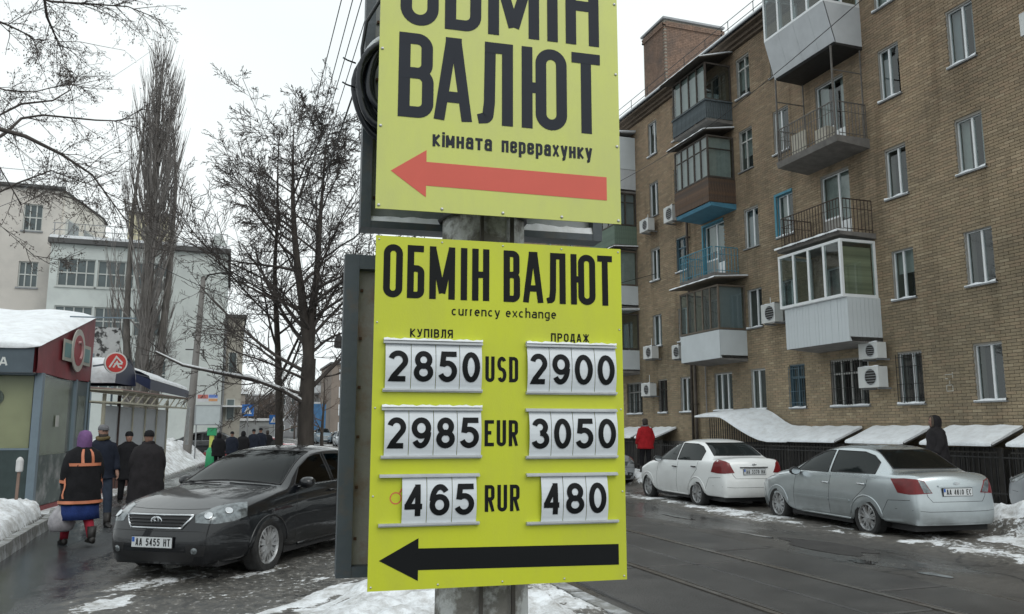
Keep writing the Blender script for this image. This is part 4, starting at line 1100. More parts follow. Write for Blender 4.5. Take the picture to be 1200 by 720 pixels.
# column G
b2 = slab(31.3, 33.9, 15.42, 4.2)
boards('cladding_board', 31.3, 33.9, 15.4, 4.15, 5.02, M_clad, b2, w=1.1, gap=.003)
glazing(31.3, 33.9, 15.42, 5.05, 6.6, 4, 1, M_woodd, b2, t=.06); awning(31.3, 33.9, 15.3, 6.75, M_clad, b2, drop=.05)
b3 = slab(31.3, 33.9, 15.42, 6.98)
boards('cladding_board', 31.3, 33.9, 15.4, 6.9, 7.8, M_clad, b3, w=1.1, gap=.003)
glazing(31.3, 33.9, 15.42, 7.82, 9.35, 4, 1, M_brown, b3, t=.06, curt=(M_curt, 's')); awning(31.3, 33.9, 15.3, 9.5, M_woodd, b3, drop=.05)
b4 = slab(31.3, 33.9, 15.42, 9.6)
boards('plank', 31.3, 33.9, 15.4, 9.62, 10.45, M_green, b4, w=.1)
glazing(31.3, 33.9, 15.42, 10.47, 11.95, 4, 2, M_woodd, b4, t=.06, transom=11.5, curt=(M_curt2, 's'))
b5 = slab(31.3, 33.9, 15.42, 12.1)
boards('siding_board', 31.3, 33.9, 15.4, 12.02, 13.0, M_clad2, b5, w=.25)
boards('siding_board', 31.3, 33.9, 15.38, 13.02, 14.5, M_clad, b5, w=.6)
awning(31.3, 33.9, 15.3, 14.72, M_clad2, b5, drop=.1)
# downpipes, service boxes, chalk marks
for y_, z1 in ((26.75, 4.2), (27.0, 15.6)):
    q = B(); q.tube([(16.38, y_, .4), (16.38, y_, z1)], .06 if z1 < 5 else .05, 10)
    for z in np.arange(1, z1, 1.6): q.box(16.3, 16.48, y_-.07, y_+.07, z, z+.03)
    q.build('downpipe', mat('old_pipe', (.085, .07, .06), .7, .2, var=.3), bld, True)
q = B(); q.tube([(16.42, 26.1, 2.2), (16.42, 26.1, 4.1)], .025, 8); q.build('gas_pipe', mat('gas_pipe_grey', (.25, .24, .23), .6), bld)
q = MB(TB)
for (ya, yb, za, zb_) in ((15.28,15.52,3.0,3.02),(15.28,15.3,2.92,3.06),(15.44,15.52,2.9,2.92),(15.3,15.5,2.74,2.76),(15.3,15.32,2.62,2.76),(15.48,15.5,2.62,2.74),(15.3,15.5,2.6,2.62),(15.38,15.4,2.78,2.86)):
    q.box(16.478, 16.4805, ya, yb, za, zb_)
q.build('chalk_mark', mat('chalk', (.42, .4, .35), .9, var=.3, scale=30), bld)

# ---- air conditioners (hung on the wall: things of their own)
M_ac = mat('ac_casing', (.6, .61, .6), .5, var=.06)
def ac(yc, zc, label, w=.74, h=.5):
    o = thing('air_conditioner', label, 'air conditioner', (16.0, yc, zc-h/2), 0, 'air conditioner units on the brick facade')
    q = MB(); q.box(0, .3, -w/2, w/2, 0, h); q.build('casing', M_ac, o)
    q = MB()
    q.tube([(-.004, -.08 + math.cos(t)*h*.4, h/2 + math.sin(t)*h*.4) for t in np.linspace(0, 2*PI, 25)[:-1]], .012, 5, closed=True)
    for k in range(6):
        zz = h/2 - h*.33 + k*h*.13; hw = math.sqrt(max(0, (h*.4)**2 - (zz-h/2)**2)); q.bar((-.006, -.08-hw, zz), (-.006, -.08+hw, zz), .008)
    q.build('fan_grille', M_alu, o)
    q = MB(); q.loft([[Vector((xx, -.08 + math.cos(t)*h*.38, h/2 + math.sin(t)*h*.38)) for t in np.linspace(0, 2*PI, 25)[:-1]] for xx in (-.001, -.002)]); q.build('fan_opening', M_iron, o)
    for bx in (-w*.38, w*.38-.03):
        q = MB(); q.box(.05, .48, bx, bx+.03, -.05, -.002); q.build('bracket', M_sill, o)
    q = MB(); q.tube([(.2, w/2, .1), (.25, w/2+.1, .08), (.48, w/2+.12, .2), (.482, w/2+.14, .9)], .018, 6); q.build('hose', M_ac, o, True)
    q = MB(); q.grid([[Vector((xx, -w/2 + w*k/6, h + hh*(.9+.3*math.sin(k*2)))) for k in range(7)] for xx, hh in ((-.005, 0), (.02, .03), (.28, .035))]); q.build('snow_cap', M_snow, o, True)
    return o
ac(17.5, 3.76, 'upper air conditioner of the stacked pair beside the barred ground floor window', .68, .42)
ac(17.54, 3.06, 'lower air conditioner of the stacked pair beside the barred ground floor window', .74, .54)
ac(21.7, 5.32, 'air conditioner just left of the white plastic glazed balcony', .7, .58)
ac(29.75, 10.1, 'air conditioner beside the small fourth floor window nearest the upper yellow board')
ac(27.75, 10.08, 'air conditioner just left of the rusty plank balcony', .68, .6)
ac(29.7, 4.78, 'air conditioner under the second floor window next to the lower yellow board')
ac(29.95, 3.28, 'air conditioner between the two leftmost barred ground floor windows')
ac(27.5, 4.6, 'air conditioner half hidden by the brown framed glazed balcony', .5, .5)
ac(11.98, 10.45, 'air conditioner high on the wall at the right edge of the picture')

# ---- basement entrance canopies under snow
M_dark = mat('dark_board', (.05, .046, .042), .85, var=.3, scale=5)
def canopy(y0, y1, label, big=False):
    o = thing('basement_canopy', label, 'canopy', (15.9, (y0+y1)/2, .1), 0, None if big else 'low snow covered canopies along the facade')
    yc = (y0+y1)/2
    T_ = Matrix.Translation((-15.9, -yc, -.1)); Bq = lambda: MB(T_)
    ys = np.linspace(y0, y1, 15)
    if big: zb_ = lambda y_: 1.72 + .58*float(smooth(21.0, 22.9, y_)); xf = lambda y_: 15.55 - .45*float(smooth(21, 22.9, y_)); zf = lambda y_: 1.34 + .78*float(smooth(21.3, 23.4, y_))
    else: zb_ = lambda y_: 1.72; xf = lambda y_: 15.5; zf = lambda y_: 1.36
    q = Bq(); q.grid([[Vector((xf(v), v, zf(v))) for v in ys], [Vector((16.42, v, zb_(v))) for v in ys]]); q.grid([[Vector((16.42, v, zb_(v)-.04)) for v in ys], [Vector((xf(v), v, zf(v)-.04)) for v in ys]])
    q.grid([[Vector((xf(v), v, zf(v)-.04)) for v in ys], [Vector((xf(v), v, zf(v))) for v in ys]])
    for v in (y0, y1): q.add([(xf(v), v, zf(v)-.04), (16.42, v, zb_(v)-.04), (16.42, v, zb_(v)), (xf(v), v, zf(v))], [(0,1,2,3)])
    q.build('canopy_sheet', M_dark, o)
    q = Bq(); nn = lambda i, j: .012*math.sin(i*1.3 + j*2.2 + y0*5)
    rows = []
    for j, (u, hh) in enumerate(((-.04, -.03), (-.045, .03), (0, .065), (.3, .08), (.7, .08), (1, .07))):
        rows.append([Vector((xf(v) + (16.42-xf(v))*u, v + (.03 if i == 0 else (-.03 if i == 14 else 0))*0, zf(v) + (zb_(v)-zf(v))*max(u, 0) + hh*(1 if 0 < i < 14 else .75) + nn(i, j)*(hh > 0))) for i, v in enumerate(ys)])
    q.grid(rows)
    for i, v in ((0, y0), (14, y1)):
        top = [r_[i] for r_ in rows[1:]]; n = len(top)
        q.add([(p.x, p.y, p.z) for p in top] + [(xf(v), v, zf(v)), (16.42, v, zb_(v))], [tuple(range(n)) + (n+1, n)])
    q.build('canopy_snow', M_snow, o, True)
    # upright bars of the grating underneath
    me_ = None
    for v in np.arange(y0+.05, y1-.02, .13):
        if me_ is None:
            g_ = MB(); g_.bar((0, 0, 0), (0, 0, zf(y0)-.16), .022); ob = g_.build('grating_bar', M_iron, o); me_ = ob.data
        else: ob = bpy.data.objects.new('grating_bar', me_); COL.objects.link(ob); ob.parent = o
        ob.location = (-.3, v-yc, 0); 
        if big: ob.scale = (1, 1, (zf(v)-.16)/(zf(y0)-.16))
    q = Bq(); q.bar((15.6, y0, .3), (15.6, y1, .3), .03); q.bar((15.6, y0, 1.2), (15.6, y1, 1.2), .03); q.box(15.75, 15.8, y0, y1, .0, 1.3); q.build('low_wall', M_dark, o)
    return o
canopy(20.42, 24.7, 'big swept snow covered basement canopy rising behind the white car', True)
canopy(18.35, 20.38, 'snow covered canopy right next to the big swept canopy')
canopy(15.95, 17.95, 'snow covered canopy behind the silver car roof, left of the hooded pedestrian')
canopy(13.5, 15.45, 'snow covered canopy just right of the hooded pedestrian')
canopy(11.1, 13.15, 'snow covered canopy cut by the right edge of the picture')
canopy(28.3, 30.0, 'snow covered canopy just right of the person in red')
canopy(30.3, 32.6, 'snow covered canopy left of the person in red, beside the yellow board')
# fence between the canopies
fo = thing('iron_fence', 'dark picket fence between the canopies under the brick facade', 'fence', (15.7, 18, .1))
me_ = None; cnt = 0
for v in np.arange(11, 28.2, .15):
    if me_ is None:
        g_ = MB(); g_.bar((0, 0, 0), (0, 0, 1.08), .02); ob = g_.build('picket', M_iron, fo); me_ = ob.data
    else: ob = bpy.data.objects.new('picket', me_); COL.objects.link(ob); ob.parent = fo
    ob.location = (-.22, v-18, 0)
q = MB(Matrix.Translation((-15.7, -18, -.1))); q.bar((15.48, 11, .35), (15.48, 28.2, .35), .03); q.bar((15.48, 11, 1.1), (15.48, 28.2, 1.1), .03); q.build('fence_rail', M_iron, fo)

# ------------------------------------------------------------------ cars
M_tyre = mat('tyre_rubber', (.018, .018, .018), .85, var=.3, scale=12, bump=.3, dirt=((.045, .042, .04), .2, 9))
M_under = mat('car_underside', (.008, .008, .008), .9)
M_rubber = mat('black_trim', (.014, .014, .015), .5)
M_cglass = glass('car_glass', (.55, .6, .6), .3, .03, 1.42, .55)
M_cglassd = glass('tinted_car_glass', (.25, .25, .27), .2, .03, 1.42, .6)
M_rim = mat('wheel_alloy', (.42, .43, .44), .4, .4, var=.12, scale=10, dirt=((.12, .11, .1), .38, 8))
M_chrome = mat('chrome', (.6, .62, .64), .18, 1.)
M_redl = mat('red_lamp', (.15, .004, .006), .28, coat=.12, var=.2, scale=14)
M_clear = mat('headlamp_lens', (.17, .19, .2), .14, .4, coat=.6, var=.6, scale=15)
M_plate = mat('plate_white', (.55, .57, .58), .45, var=.05)
M_grille = mat('grille_black', (.012, .012, .013), .5)
def paint(name, col, metal, rough, dirt=.35, dirtc=(.10, .095, .09), coat=.9):
    """car paint under clear coat, road dirt thicker towards the sills"""
    if name in MATS: return MATS[name]
    m = bpy.data.materials.new(name); m.use_nodes = True
    n = m.node_tree; N = n.nodes; L = n.links; b = N['Principled BSDF']
    b.inputs['Metallic'].default_value = metal; b.inputs['Coat Roughness'].default_value = .035; b.inputs['Specular IOR Level'].default_value = .3
    t = N.new('ShaderNodeTexCoord'); sx = N.new('ShaderNodeSeparateXYZ'); L.new(t.outputs['Object'], sx.inputs[0])
    z = N.new('ShaderNodeMapRange'); z.inputs[1].default_value = .95; z.inputs[2].default_value = .15; L.new(sx.outputs[2], z.inputs[0])
    no = N.new('ShaderNodeTexNoise'); no.inputs['Scale'].default_value = 4; no.inputs['Detail'].default_value = 9; no.inputs['Roughness'].default_value = .7; L.new(t.outputs['Object'], no.inputs['Vector'])
    mu = N.new('ShaderNodeMath'); mu.operation = 'MULTIPLY'; L.new(z.outputs[0], mu.inputs[0]); L.new(no.outputs[0], mu.inputs[1])
    f = N.new('ShaderNodeMath'); f.operation = 'MULTIPLY'; f.use_clamp = True; f.inputs[1].default_value = 2.2*dirt; L.new(mu.outputs[0], f.inputs[0])
    c = N.new('ShaderNodeMix'); c.data_type = 'RGBA'; c.inputs[6].default_value = (*col, 1); c.inputs[7].default_value = (*dirtc, 1); L.new(f.outputs[0], c.inputs[0]); L.new(c.outputs[2], b.inputs['Base Color'])
    r = N.new('ShaderNodeMapRange'); r.inputs[3].default_value = rough; r.inputs[4].default_value = .7; L.new(f.outputs[0], r.inputs[0]); L.new(r.outputs[0], b.inputs['Roughness'])
    k = N.new('ShaderNodeMapRange'); k.inputs[3].default_value = coat; k.inputs[4].default_value = .0; L.new(f.outputs[0], k.inputs[0]); L.new(k.outputs[0], b.inputs['Coat Weight'])
    MATS[name] = m
    return m

def car_shell(S, lev=2):
    """closed cage of a saloon car (x forward from the front axle, y left, z up), subdivided; returns verts, faces"""
    wb, Rw, FO, RO, HW, ZT = S['wb'], S['arch'], S['FO'], S['RO'], S['w']/2, S['h']
    g = S.get
    zb0, zb1 = g('belt0', .90), g('belt1', .97)     # belt line at the cowl, at the tail
    zf, zt = g('znose', .70), g('ztail', 1.02)
    # stations: x of the lower side, arch height, x at belt
    st = [(FO-.05, None), (Rw+.09, None), (Rw*.96, .24), (Rw*.72, Rw*1.02+.02), (0, Rw*1.62), (-Rw*.72, Rw*1.02+.02), (-Rw*.96, .24),
          (-.78, None), (-1.2, None), (-1.72, None), (-wb+Rw+.16, None), (-wb+Rw*.96, .24), (-wb+Rw*.72, Rw*1.02+.02), (-wb, Rw*1.62), (-wb-Rw*.72, Rw*1.02+.02), (-wb-Rw*.96, .24), (-wb-Rw-.12, None), (-wb-RO+.04, None)]
    N = len(st)
    def belt(x):
        if x > -.45: return np.interp(x, [-.45, .0, .35, FO-.05], [zb0, zb0-.045, zf+.10, zf])
        return np.interp(-x, [.45, wb, wb+RO-.1, wb+RO], [zb0, zb1, g('zdeck', zb1), g('zdeck', zb1)-.03])
    def halfw(x):
        return HW*np.interp(x, [-wb-RO, -wb-RO+.12, -wb-.35, -wb, 0, .35, FO-.2, FO], [.84, .915, .975, 1, .995, .97, .88, g('nosew', .74)])
    kz = [.21, .37, .56, .74]
    kf = [.955, .995, 1.0, .992]
    Vt = {}; Vl = []
    def vid(key, p):
        if key not in Vt: Vt[key] = len(Vl); Vl.append(p)
        return Vt[key]
    K = 5; J = 5
    # greenhouse stations: x for j>=1 given explicitly
    cowl, wtop, rtop, bbot = g('cowl', -.42), g('wtop', -1.18), g('rtop', -wb-.02), g('bbot', -wb-.62)
    topx = [FO-.06, FO-.28, .42, .22, .0, -.2, cowl+.05, cowl-.05, wtop, (wtop+rtop)/2+.1, rtop+.28, rtop, (rtop*.62+bbot*.38), (rtop*.28+bbot*.72), bbot, (bbot-wb-RO)/2+.06, -wb-RO+.2, -wb-RO+.03]
    def topz(i):      # centre-line height
        x = topx[i]
        if i <= 6: return np.interp(x, [cowl+.05, 0, .4, FO-.25, FO-.06], [zb0+.085, zb0+.05, zf+.19, zf+.085, zf+.02])
        if i == 7: return zb0+.11
        if i == 8: return ZT-.055
        if i in (9, 10): return ZT - (0 if i == 9 else .012)
        if i == 11: return ZT-.06
        if i == 12: return ZT-.06 - (ZT-.06-zt)*.36
        if i == 13: return ZT-.06 - (ZT-.06-zt)*.72
        return np.interp(-x, [-bbot, wb+RO-.12, wb+RO], [zt, g('zdeckc', zt-.005), g('zdeckc', zt-.005)-.04])
    def P(i, k=None, j=None):
        x = st[i][0]; a = st[i][1]
        if k is not None:          # side
            xb = topx[i]*.55 + x*.45 if 6 < i < 16 else (x + topx[i])/2
            t = k/4
            b = belt(xb)
            zz = kz[k] if k < 4 else b
            if a: zz = max(zz, a + (b-a)*[0, .10, .30, .62, 1][k])
            xx = x + (xb-x)*t**2
            y = halfw(xx)*([*kf, g('beltw', .955)][k])
            if a and k <= 1: y += .018
            if i == 0: xx = st[0][0] + [-.02, .02, .02, -.02, -.07][k]
            if i >= N-3 and k == 0: zz = max(zz, .27)
            if i == N-1: xx = st[-1][0] + [.03, -.01, -.015, .015, .03][k]
            return (xx, y, zz)
        # top, j 0..4
        tx = topx[i]; w = halfw(tx); cz = topz(i); b = P(i, 4)
        if j == 0: return b
        gh = {8: 1, 9: 1, 10: 1, 11: 1, 12: .62, 13: .25}.get(i, 0)
        if i <= 7 or i >= 14:
            yy = [None, .87, .80, .42, 0][j]
            zz = [None, .35, .62, .93, 1][j]
            xx = tx + (.10*(1-abs(yy)) if 5 < i < 8 else 0) + (.07*(1-yy) if i < 2 else 0) - (.05*(1-yy) if i > 14 else 0)
            return (xx, w*yy, b[2] + (cz - b[2])*zz)
        yr = g('roofw', .66)
        if i <= 11:
            yy = [None, yr+.055, yr, yr*.55, 0][j]
            zz = [None, cz - .115, cz-.045, cz-.01, cz][j]
            xx = tx + [0, -.02, 0, .02, .03][j]*(1 if i == 8 else 0) - [0, -.03, 0, .02, .03][j]*(1 if i == 11 else 0)
            return (xx, HW*yy, zz)
        f = gh
        yy = [None, (yr+.055)*f + .86*(1-f), yr*f + .80*(1-f), .5*yr*f + .42*(1-f), 0][j]
        zz = [None, b[2] + (cz-.12-b[2])*.93, cz-.05, cz-.012, cz][j]
        return (tx - (.02*(1-yy)), HW*yy, zz)
    def V(i, k, j, s):   # k 0..4, j 0..4
        if j > 0 and k < 4 and i == 0:     # front face
            base = P(0, k); top = P(0, None, j); yy = [0, .86, .72, .38, 0][j]
            bul = .10*(1 - yy**2) + [.02, .05, .03, .0][k]
            p = (base[0] + bul, base[1]*yy, base[2])
        elif j > 0 and k < 4:
            base = P(N-1, k); yy = [0, .88, .76, .38, 0][j]
            p = (base[0] - .06*(1 - yy**2) - .02, base[1]*yy, base[2])
        elif j == 0: p = P(i, k)
        else: p = P(i, None, j)
        if j == 4: s = 1
        return vid((i, k if j == 0 or k < 4 else 4, j, s), (p[0], p[1]*s, p[2]))
    F = []
    for s in (1, -1):
        def q(*v):
            F.append(tuple(v) if s > 0 else tuple(reversed(v)))
        for i in range(N-1):
            for k in range(4): q(V(i,k,0,s), V(i,k+1,0,s), V(i+1,k+1,0,s), V(i+1,k,0,s))
            for j in range(4): q(V(i,4,j,s), V(i,4,j+1,s), V(i+1,4,j+1,s), V(i+1,4,j,s))
        for k in range(4):
            for j in range(4):
                q(V(0,k,j,s), V(0,k,j+1,s), V(0,k+1,j+1,s), V(0,k+1,j,s))
                q(V(N-1,k,j+1,s), V(N-1,k,j,s), V(N-1,k+1,j,s), V(N-1,k+1,j+1,s))
        # inward lip round the openings
        prev = None
        for i in range(N):
            p = P(i, 0); l = vid(('lip', i, s), (p[0], (p[1]-.09)*s, p[2] + (.0 if st[i][1] else .0)))
            if prev is not None: q(prev, V(i-1,0,0,s), V(i,0,0,s), l)
            prev = l
    me = bpy.data.meshes.new('cage'); me.from_pydata(Vl, [], F)
    bm = bmesh.new(); bm.from_mesh(me)
    bmesh.ops.remove_doubles(bm, verts=bm.verts, dist=1e-5); bmesh.ops.recalc_face_normals(bm, faces=bm.faces)
    cr = bm.edges.layers.float.new('crease_edge')
    for e in bm.edges:
        a, b = e.verts
        if len(e.link_faces) < 2: e[cr] = 1
        za, zb = a.co.z, b.co.z
    # soft crease along the belt and the window top
    bm.to_mesh(me); bm.free()
    o = bpy.data.objects.new('cage', me); COL.objects.link(o)
    md = o.modifiers.new('s', 'SUBSURF'); md.levels = lev; md.render_levels = lev
    dg = bpy.context.evaluated_depsgraph_get(); ev = o.evaluated_get(dg); m2 = bpy.data.meshes.new_from_object(ev)
    bpy.data.objects.remove(o); bpy.data.meshes.remove(me)
    vs = [v.co.copy() for v in m2.vertices]; fs = [tuple(p.vertices) for p in m2.polygons]
    bpy.data.meshes.remove(m2)
    return vs, fs

class Proj:
    def __init__(s, vs, fs): s.t = BVHTree.FromPolygons(vs, fs)
    def hit(s, a, b, az, el=0.):
        """shoot at the shell along azimuth az (degrees; 0 = looking at the tail from behind, 90 = at the right side, -90 = at the left side, 180 = at the nose)"""
        t = R(az)
        d = Vector((math.cos(t)*math.cos(R(el)), math.sin(t)*math.cos(R(el)), math.sin(R(el))))
        per = Vector((-math.sin(t), math.cos(t), 0))
        o = per*a + Vector((0, 0, b)) + s.mid*1.0 - d*6 - Vector((0, 0, s.mid.z)) 
        loc, nor, idx, dist = s.t.ray_cast(o, d)
        if loc is None: return None
        if nor.dot(d) > 0: nor = -nor
        return loc, nor
    def cor(s, pts, az, sd):
        t = R(az)
        return [((x - s.mid.x)*-math.sin(t) + y*sd*math.cos(t), z) for x, y, z in pts]
    def patch(s, top, bot, az, off=.004, n=14, m=6, rim=.012, el=0.):
        """sheet lying on the body between a lower and an upper curve"""
        def samp(c, u):
            L = [0]
            for p, q in zip(c, c[1:]): L.append(L[-1] + math.dist(p, q))
            t = u*L[-1]
            for i in range(len(c)-1):
                if t <= L[i+1] + 1e-9:
                    f = (t - L[i])/max(1e-9, L[i+1]-L[i]); return (c[i][0] + (c[i+1][0]-c[i][0])*f, c[i][1] + (c[i+1][1]-c[i][1])*f)
            return c[-1]
        rows = []; last = None
        for j in range(m+1):
            r_ = []
            for i in range(n+1):
                a = samp(bot, i/n); b = samp(top, i/n); f = j/m
                h = s.hit(a[0] + (b[0]-a[0])*f, a[1] + (b[1]-a[1])*f, az, el)
                if h is None: h = last
                if h is None: r_.append(None); continue
                last = h; r_.append(h[0] + h[1]*off)
            rows.append(r_)
        for r_ in rows:
            for i in range(len(r_)):
                if r_[i] is None: r_[i] = next((x for x in r_ if x is not None), Vector((0,0,0)))
        q = MB(); q.grid(rows)
        # rim turned inwards so that the sheet has an edge
        edge = rows[0] + [r_[-1] for r_ in rows[1:]] + rows[-1][-2::-1] + [r_[0] for r_ in rows[-2:0:-1]]
        c = sum(edge, Vector())/len(edge)
        t = R(az); d = Vector((math.cos(t), math.sin(t), 0))
        k = len(edge); n0 = len(q.v)
        q.add(edge + [e + d*rim for e in edge], [(i, (i+1) % k, k + (i+1) % k, k + i) for i in range(k)])
        return q
    def line(s, pts, az, r_=.004, off=.0, n=10, mb=None, dens=.06, el=0.):
        out = []
        for a, b in zip(pts, pts[1:]):
            k = max(1, int(math.dist(a, b)/dens))
            for i in range(k):
                h = s.hit(a[0] + (b[0]-a[0])*i/k, a[1] + (b[1]-a[1])*i/k, az, el)
                if h: out.append(h[0] + h[1]*off)
        h = s.hit(*pts[-1], az, el)
        if h: out.append(h[0] + h[1]*off)
        mb = mb or MB()
        if len(out) > 1: mb.tube(out, r_, 5)
        return mb

def wheel(par, x, y, side, r, w=.2, spokes=6, rimr=.62, mt=None, steer=0):
    """tyre with its rim; side = +1 left, -1 right"""
    T_ = Matrix.Translation((x, y, r)) @ Matrix.Rotation(steer, 4, 'Z')
    def ring(rr, yy, n=36): return [Vector((math.cos(2*PI*k/n)*rr, yy*side, math.sin(2*PI*k/n)*rr)) for k in range(n)]
    q = MB(T_); rr = r*.70
    prof = [(rr, -w/2+.02), (r*.9, -w/2), (r*.985, -w/2+.02), (r, -w/4), (r, w/4), (r*.985, w/2-.015), (r*.93, w/2+.004), (r*.8, w/2+.006), (rr+.006, w/2-.008), (rr-.004, w/2-.02), (rr-.012, -w/2+.03)]
    q.loft([ring(a, b) for a, b in prof], cap=False); ty = q.build('wheel', M_tyre, par, 'auto', fix=True)
    q = MB(T_)
    n = 36
    q.loft([ring(rr+.002, w/2-.014), ring(rr-.012, w/2-.006), ring(rr-.022, w/2-.02), ring(rr-.03, w/2-.06), ring(rr-.03, -w/2+.04)], cap=False)
    hub = w/2-.016
    q.loft([ring(.001, hub, 12), ring(.028, hub, 12), ring(.036, hub-.012, 12), ring(.038, hub-.06, 12)], cap=False)
    for k in range(spokes):
        a = 2*PI*k/spokes + .3; wd0 = .022; wd1 = rr*.31*6/spokes
        c, s_ = math.cos(a), math.sin(a)
        def pt(rad, t, yy): return Vector((c*rad - s_*t, yy*side, s_*rad + c*t))
        i0, i1 = .025, rr-.018
        P = [pt(i0, -wd0, hub-.004), pt(i1, -wd1, hub-.012), pt(i1, wd1, hub-.012), pt(i0, wd0, hub-.004)]
        mid0 = pt(i1, -wd1*.30, hub-.016); mid1 = pt(i1, wd1*.30, hub-.016); mm = pt(rr*.52, 0, hub-.014)
        B_ = lambda v: Vector((v.x, v.y - .025*side, v.z))
        q.add([P[0], P[1], mid0, mm, mid1, P[2], P[3]] + [B_(v) for v in (P[0], P[1], mid0, mm, mid1, P[2], P[3])],
              [(0,1,2,3),(0,3,6),(3,4,5,6),(0,7,8,1),(2,9,10,3),(3,10,11,4),(5,12,13,6)])
    q.build('rim', mt or M_rim, ty, 'auto')
    q = MB(T_); q.loft([ring(rr-.02, w/2-.075, 20), ring(.01, w/2-.075, 20)], cap=False); q.loft([ring(rr*.62, w/2-.06, 20), ring(rr*.2, w/2-.06, 20)], cap=False); q.build('brake_disc', M_under, ty)
    return ty

def saloon(name, label, S, loc, rz, M_body, group=None, plate_r=None, plate_f=None, M_g=None):
    o = thing(name, label, 'car', loc, rz, group)
    vs, fs = car_shell(S)
    me = bpy.data.meshes.new('body'); me.from_pydata(vs, [], fs); me.polygons.foreach_set('use_smooth', [True]*len(me.polygons)); me.materials.append(M_body)
    bo = bpy.data.objects.new('body', me); COL.objects.link(bo); bo.parent = o
    P = Proj(vs, fs); g = S.get; wb, HW, FO, RO, Rw = S['wb'], S['w']/2, S['FO'], S['RO'], S['arch']
    P.mid = Vector((-wb/2, 0, 0)); mx_ = -wb/2
    M_g = M_g or M_cglass
    # side coordinates: for az=-90 (left side) a = -(x - mid); for az=90 (right side) a = +(x-mid)... see hit()
    def sidept(x, az): return (x - mx_)*(1 if az == -90 else -1)
    for az in (-90, 90):
        f = lambda pts: [(sidept(x, az), z) for x, z in pts]
        for nm, (top, bot) in S['side_glass'].items():
            P.patch(f(top), f(bot), az, .0045, 14, 6).build('side_window', M_g, o, True)
            q = P.line(f(bot), az, .007, .004); P.line(f(top), az, .008, .004, mb=q); 
            P.line(f([bot[0], top[0]]), az, .008, .004, mb=q); P.line(f([bot[-1], top[-1]]), az, .008, .004, mb=q); q.build('window_seal', M_rubber, o, True)
        for nm, ln in S['seams'].items():
            P.line(f(ln), az, .0045, -.0015).build('door_gap', M_rubber, o, True)
        for (xa, xb, za, zb_) in S.get('rub', []):
            P.patch(f([(xa, zb_), (xb, zb_)]), f([(xa, za), (xb, za)]), az, .012, 12, 2, rim=.014).build('rub_strip', M_body, o, True)
        for (x, z) in S['handles']:
            h = P.hit(sidept(x, az), z, az)
            if h:
                q = MB(Matrix.Translation(h[0] + h[1]*.012)); q.tube([(-.09, 0, 0), (-.075, h[1].y*.022, 0), (.075, h[1].y*.022, .003), (.09, 0, .003)], .014, 7); q.build('door_handle', S.get('hm', M_body), o, True)
        sg = 1 if az == -90 else -1
        for xc_ in (0, -wb):         # rolled wheel arch edge
            q = P.line(f([(xc_ + math.cos(t)*(Rw+.035), .30 + math.sin(t)*(Rw*.93+.03)) for t in np.linspace(.12, PI-.12, 18)]), az, .016, -.002, dens=.2); q.build('wheel_arch_edge', M_body, o, True)
        P.line(f([(-.42, .245), (-wb+.42, .25)]), az, .02, .0, dens=.3).build('sill_edge', M_body, o, True)
        # wing mirror
        mx2, mz = S['mirror']; h = P.hit(sidept(mx2, az), mz, az)
        c = h[0] + Vector((0, sg*.11, .03))
        q = MB(); q.loft([ell((0, 0, 0), *e, 12) for e in ()] or [[c + Vector((dx, math.cos(t)*ry*1.0, math.sin(t)*rz_)) for t in np.linspace(0, 2*PI, 13)[:-1]] for dx, ry, rz_ in ((.09, .03, .02), (.075, .07, .05), (.03, .1, .072), (-.03, .105, .076), (-.045, .1, .07))]); 
        mo = q.build('wing_mirror', S.get('mm', M_body), o, 'auto', fix=True)
        q = MB(); q.bar(h[0], c, .05, .03); q.build('mirror_arm', M_rubber, mo)
        q = MB(); q.loft([[c + Vector((-.047, math.cos(t)*.09, math.sin(t)*.062)) for t in np.linspace(0, 2*PI, 13)[:-1]], [c + Vector((-.048, math.cos(t)*.09, math.sin(t)*.062)) for t in np.linspace(0, 2*PI, 13)[:-1]]]); q.build('mirror_glass', M_chrome, mo)
    # windscreen and rear window: front view a = -y for az=180, +y for az=0
    w = S['wind']
    for az, (zb_, zt_, wb_, wt_, bow) in ((180, w[0]), (0, w[1])):
        top = [(u*wt_, zt_ - .0 + bow*.4*(1-u*u)) for u in np.linspace(-1, 1, 13)]; bot = [(u*wb_, zb_ + bow*(1-u*u)) for u in np.linspace(-1, 1, 13)]
        P.patch(top, bot, az, .005, 20, 12).build('windscreen' if az == 180 else 'rear_window', M_g if az == 180 else S.get('rg', M_g), o, True)
        q = P.line(top, az, .009, .003); P.line(bot, az, .009, .003, mb=q); P.line([bot[0], top[0]], az, .009, .003, mb=q); P.line([bot[-1], top[-1]], az, .009, .003, mb=q); q.build('window_seal', M_rubber, o, True)
    # dark interior block, seats, wheel wells, floor
    q = MB(); q.box(-wb-.1, -.55, -HW*.86, HW*.86, .32, .62); q.box(-wb-.55, -wb-.05, -HW*.8, HW*.8, .5, g('belt1', .97)-.08); q.box(-.75, -.5, -HW*.8, HW*.8, .6, g('belt0', .9)-.03)
    q.box(-wb-RO+.14, FO-.16, -HW*.76, HW*.76, .17, .34); q.box(-wb+.42, -.42, -HW*.93, HW*.93, .17, .3)  # floor boxes set low and wide to deepen the shadow under the car
    for yy in (-.36, .36):
        for xx, zz in ((-1.45, 1.14), (-2.3, 1.08)):
            q.loft([ell((xx - .1*t, yy, .5 + (zz-.5)*t), .07, .22 - .05*t, 12) for t in (0, .4, .8, 1)]); q.loft([ell((xx-.12, yy, zz + .02 + .16*t), .045, .12*(1 if 0 < t < 1 else .7), 10) for t in (0, .3, .8, 1)])
    q.build('interior', mat('car_interior', (.02, .02, .021), .85), o)
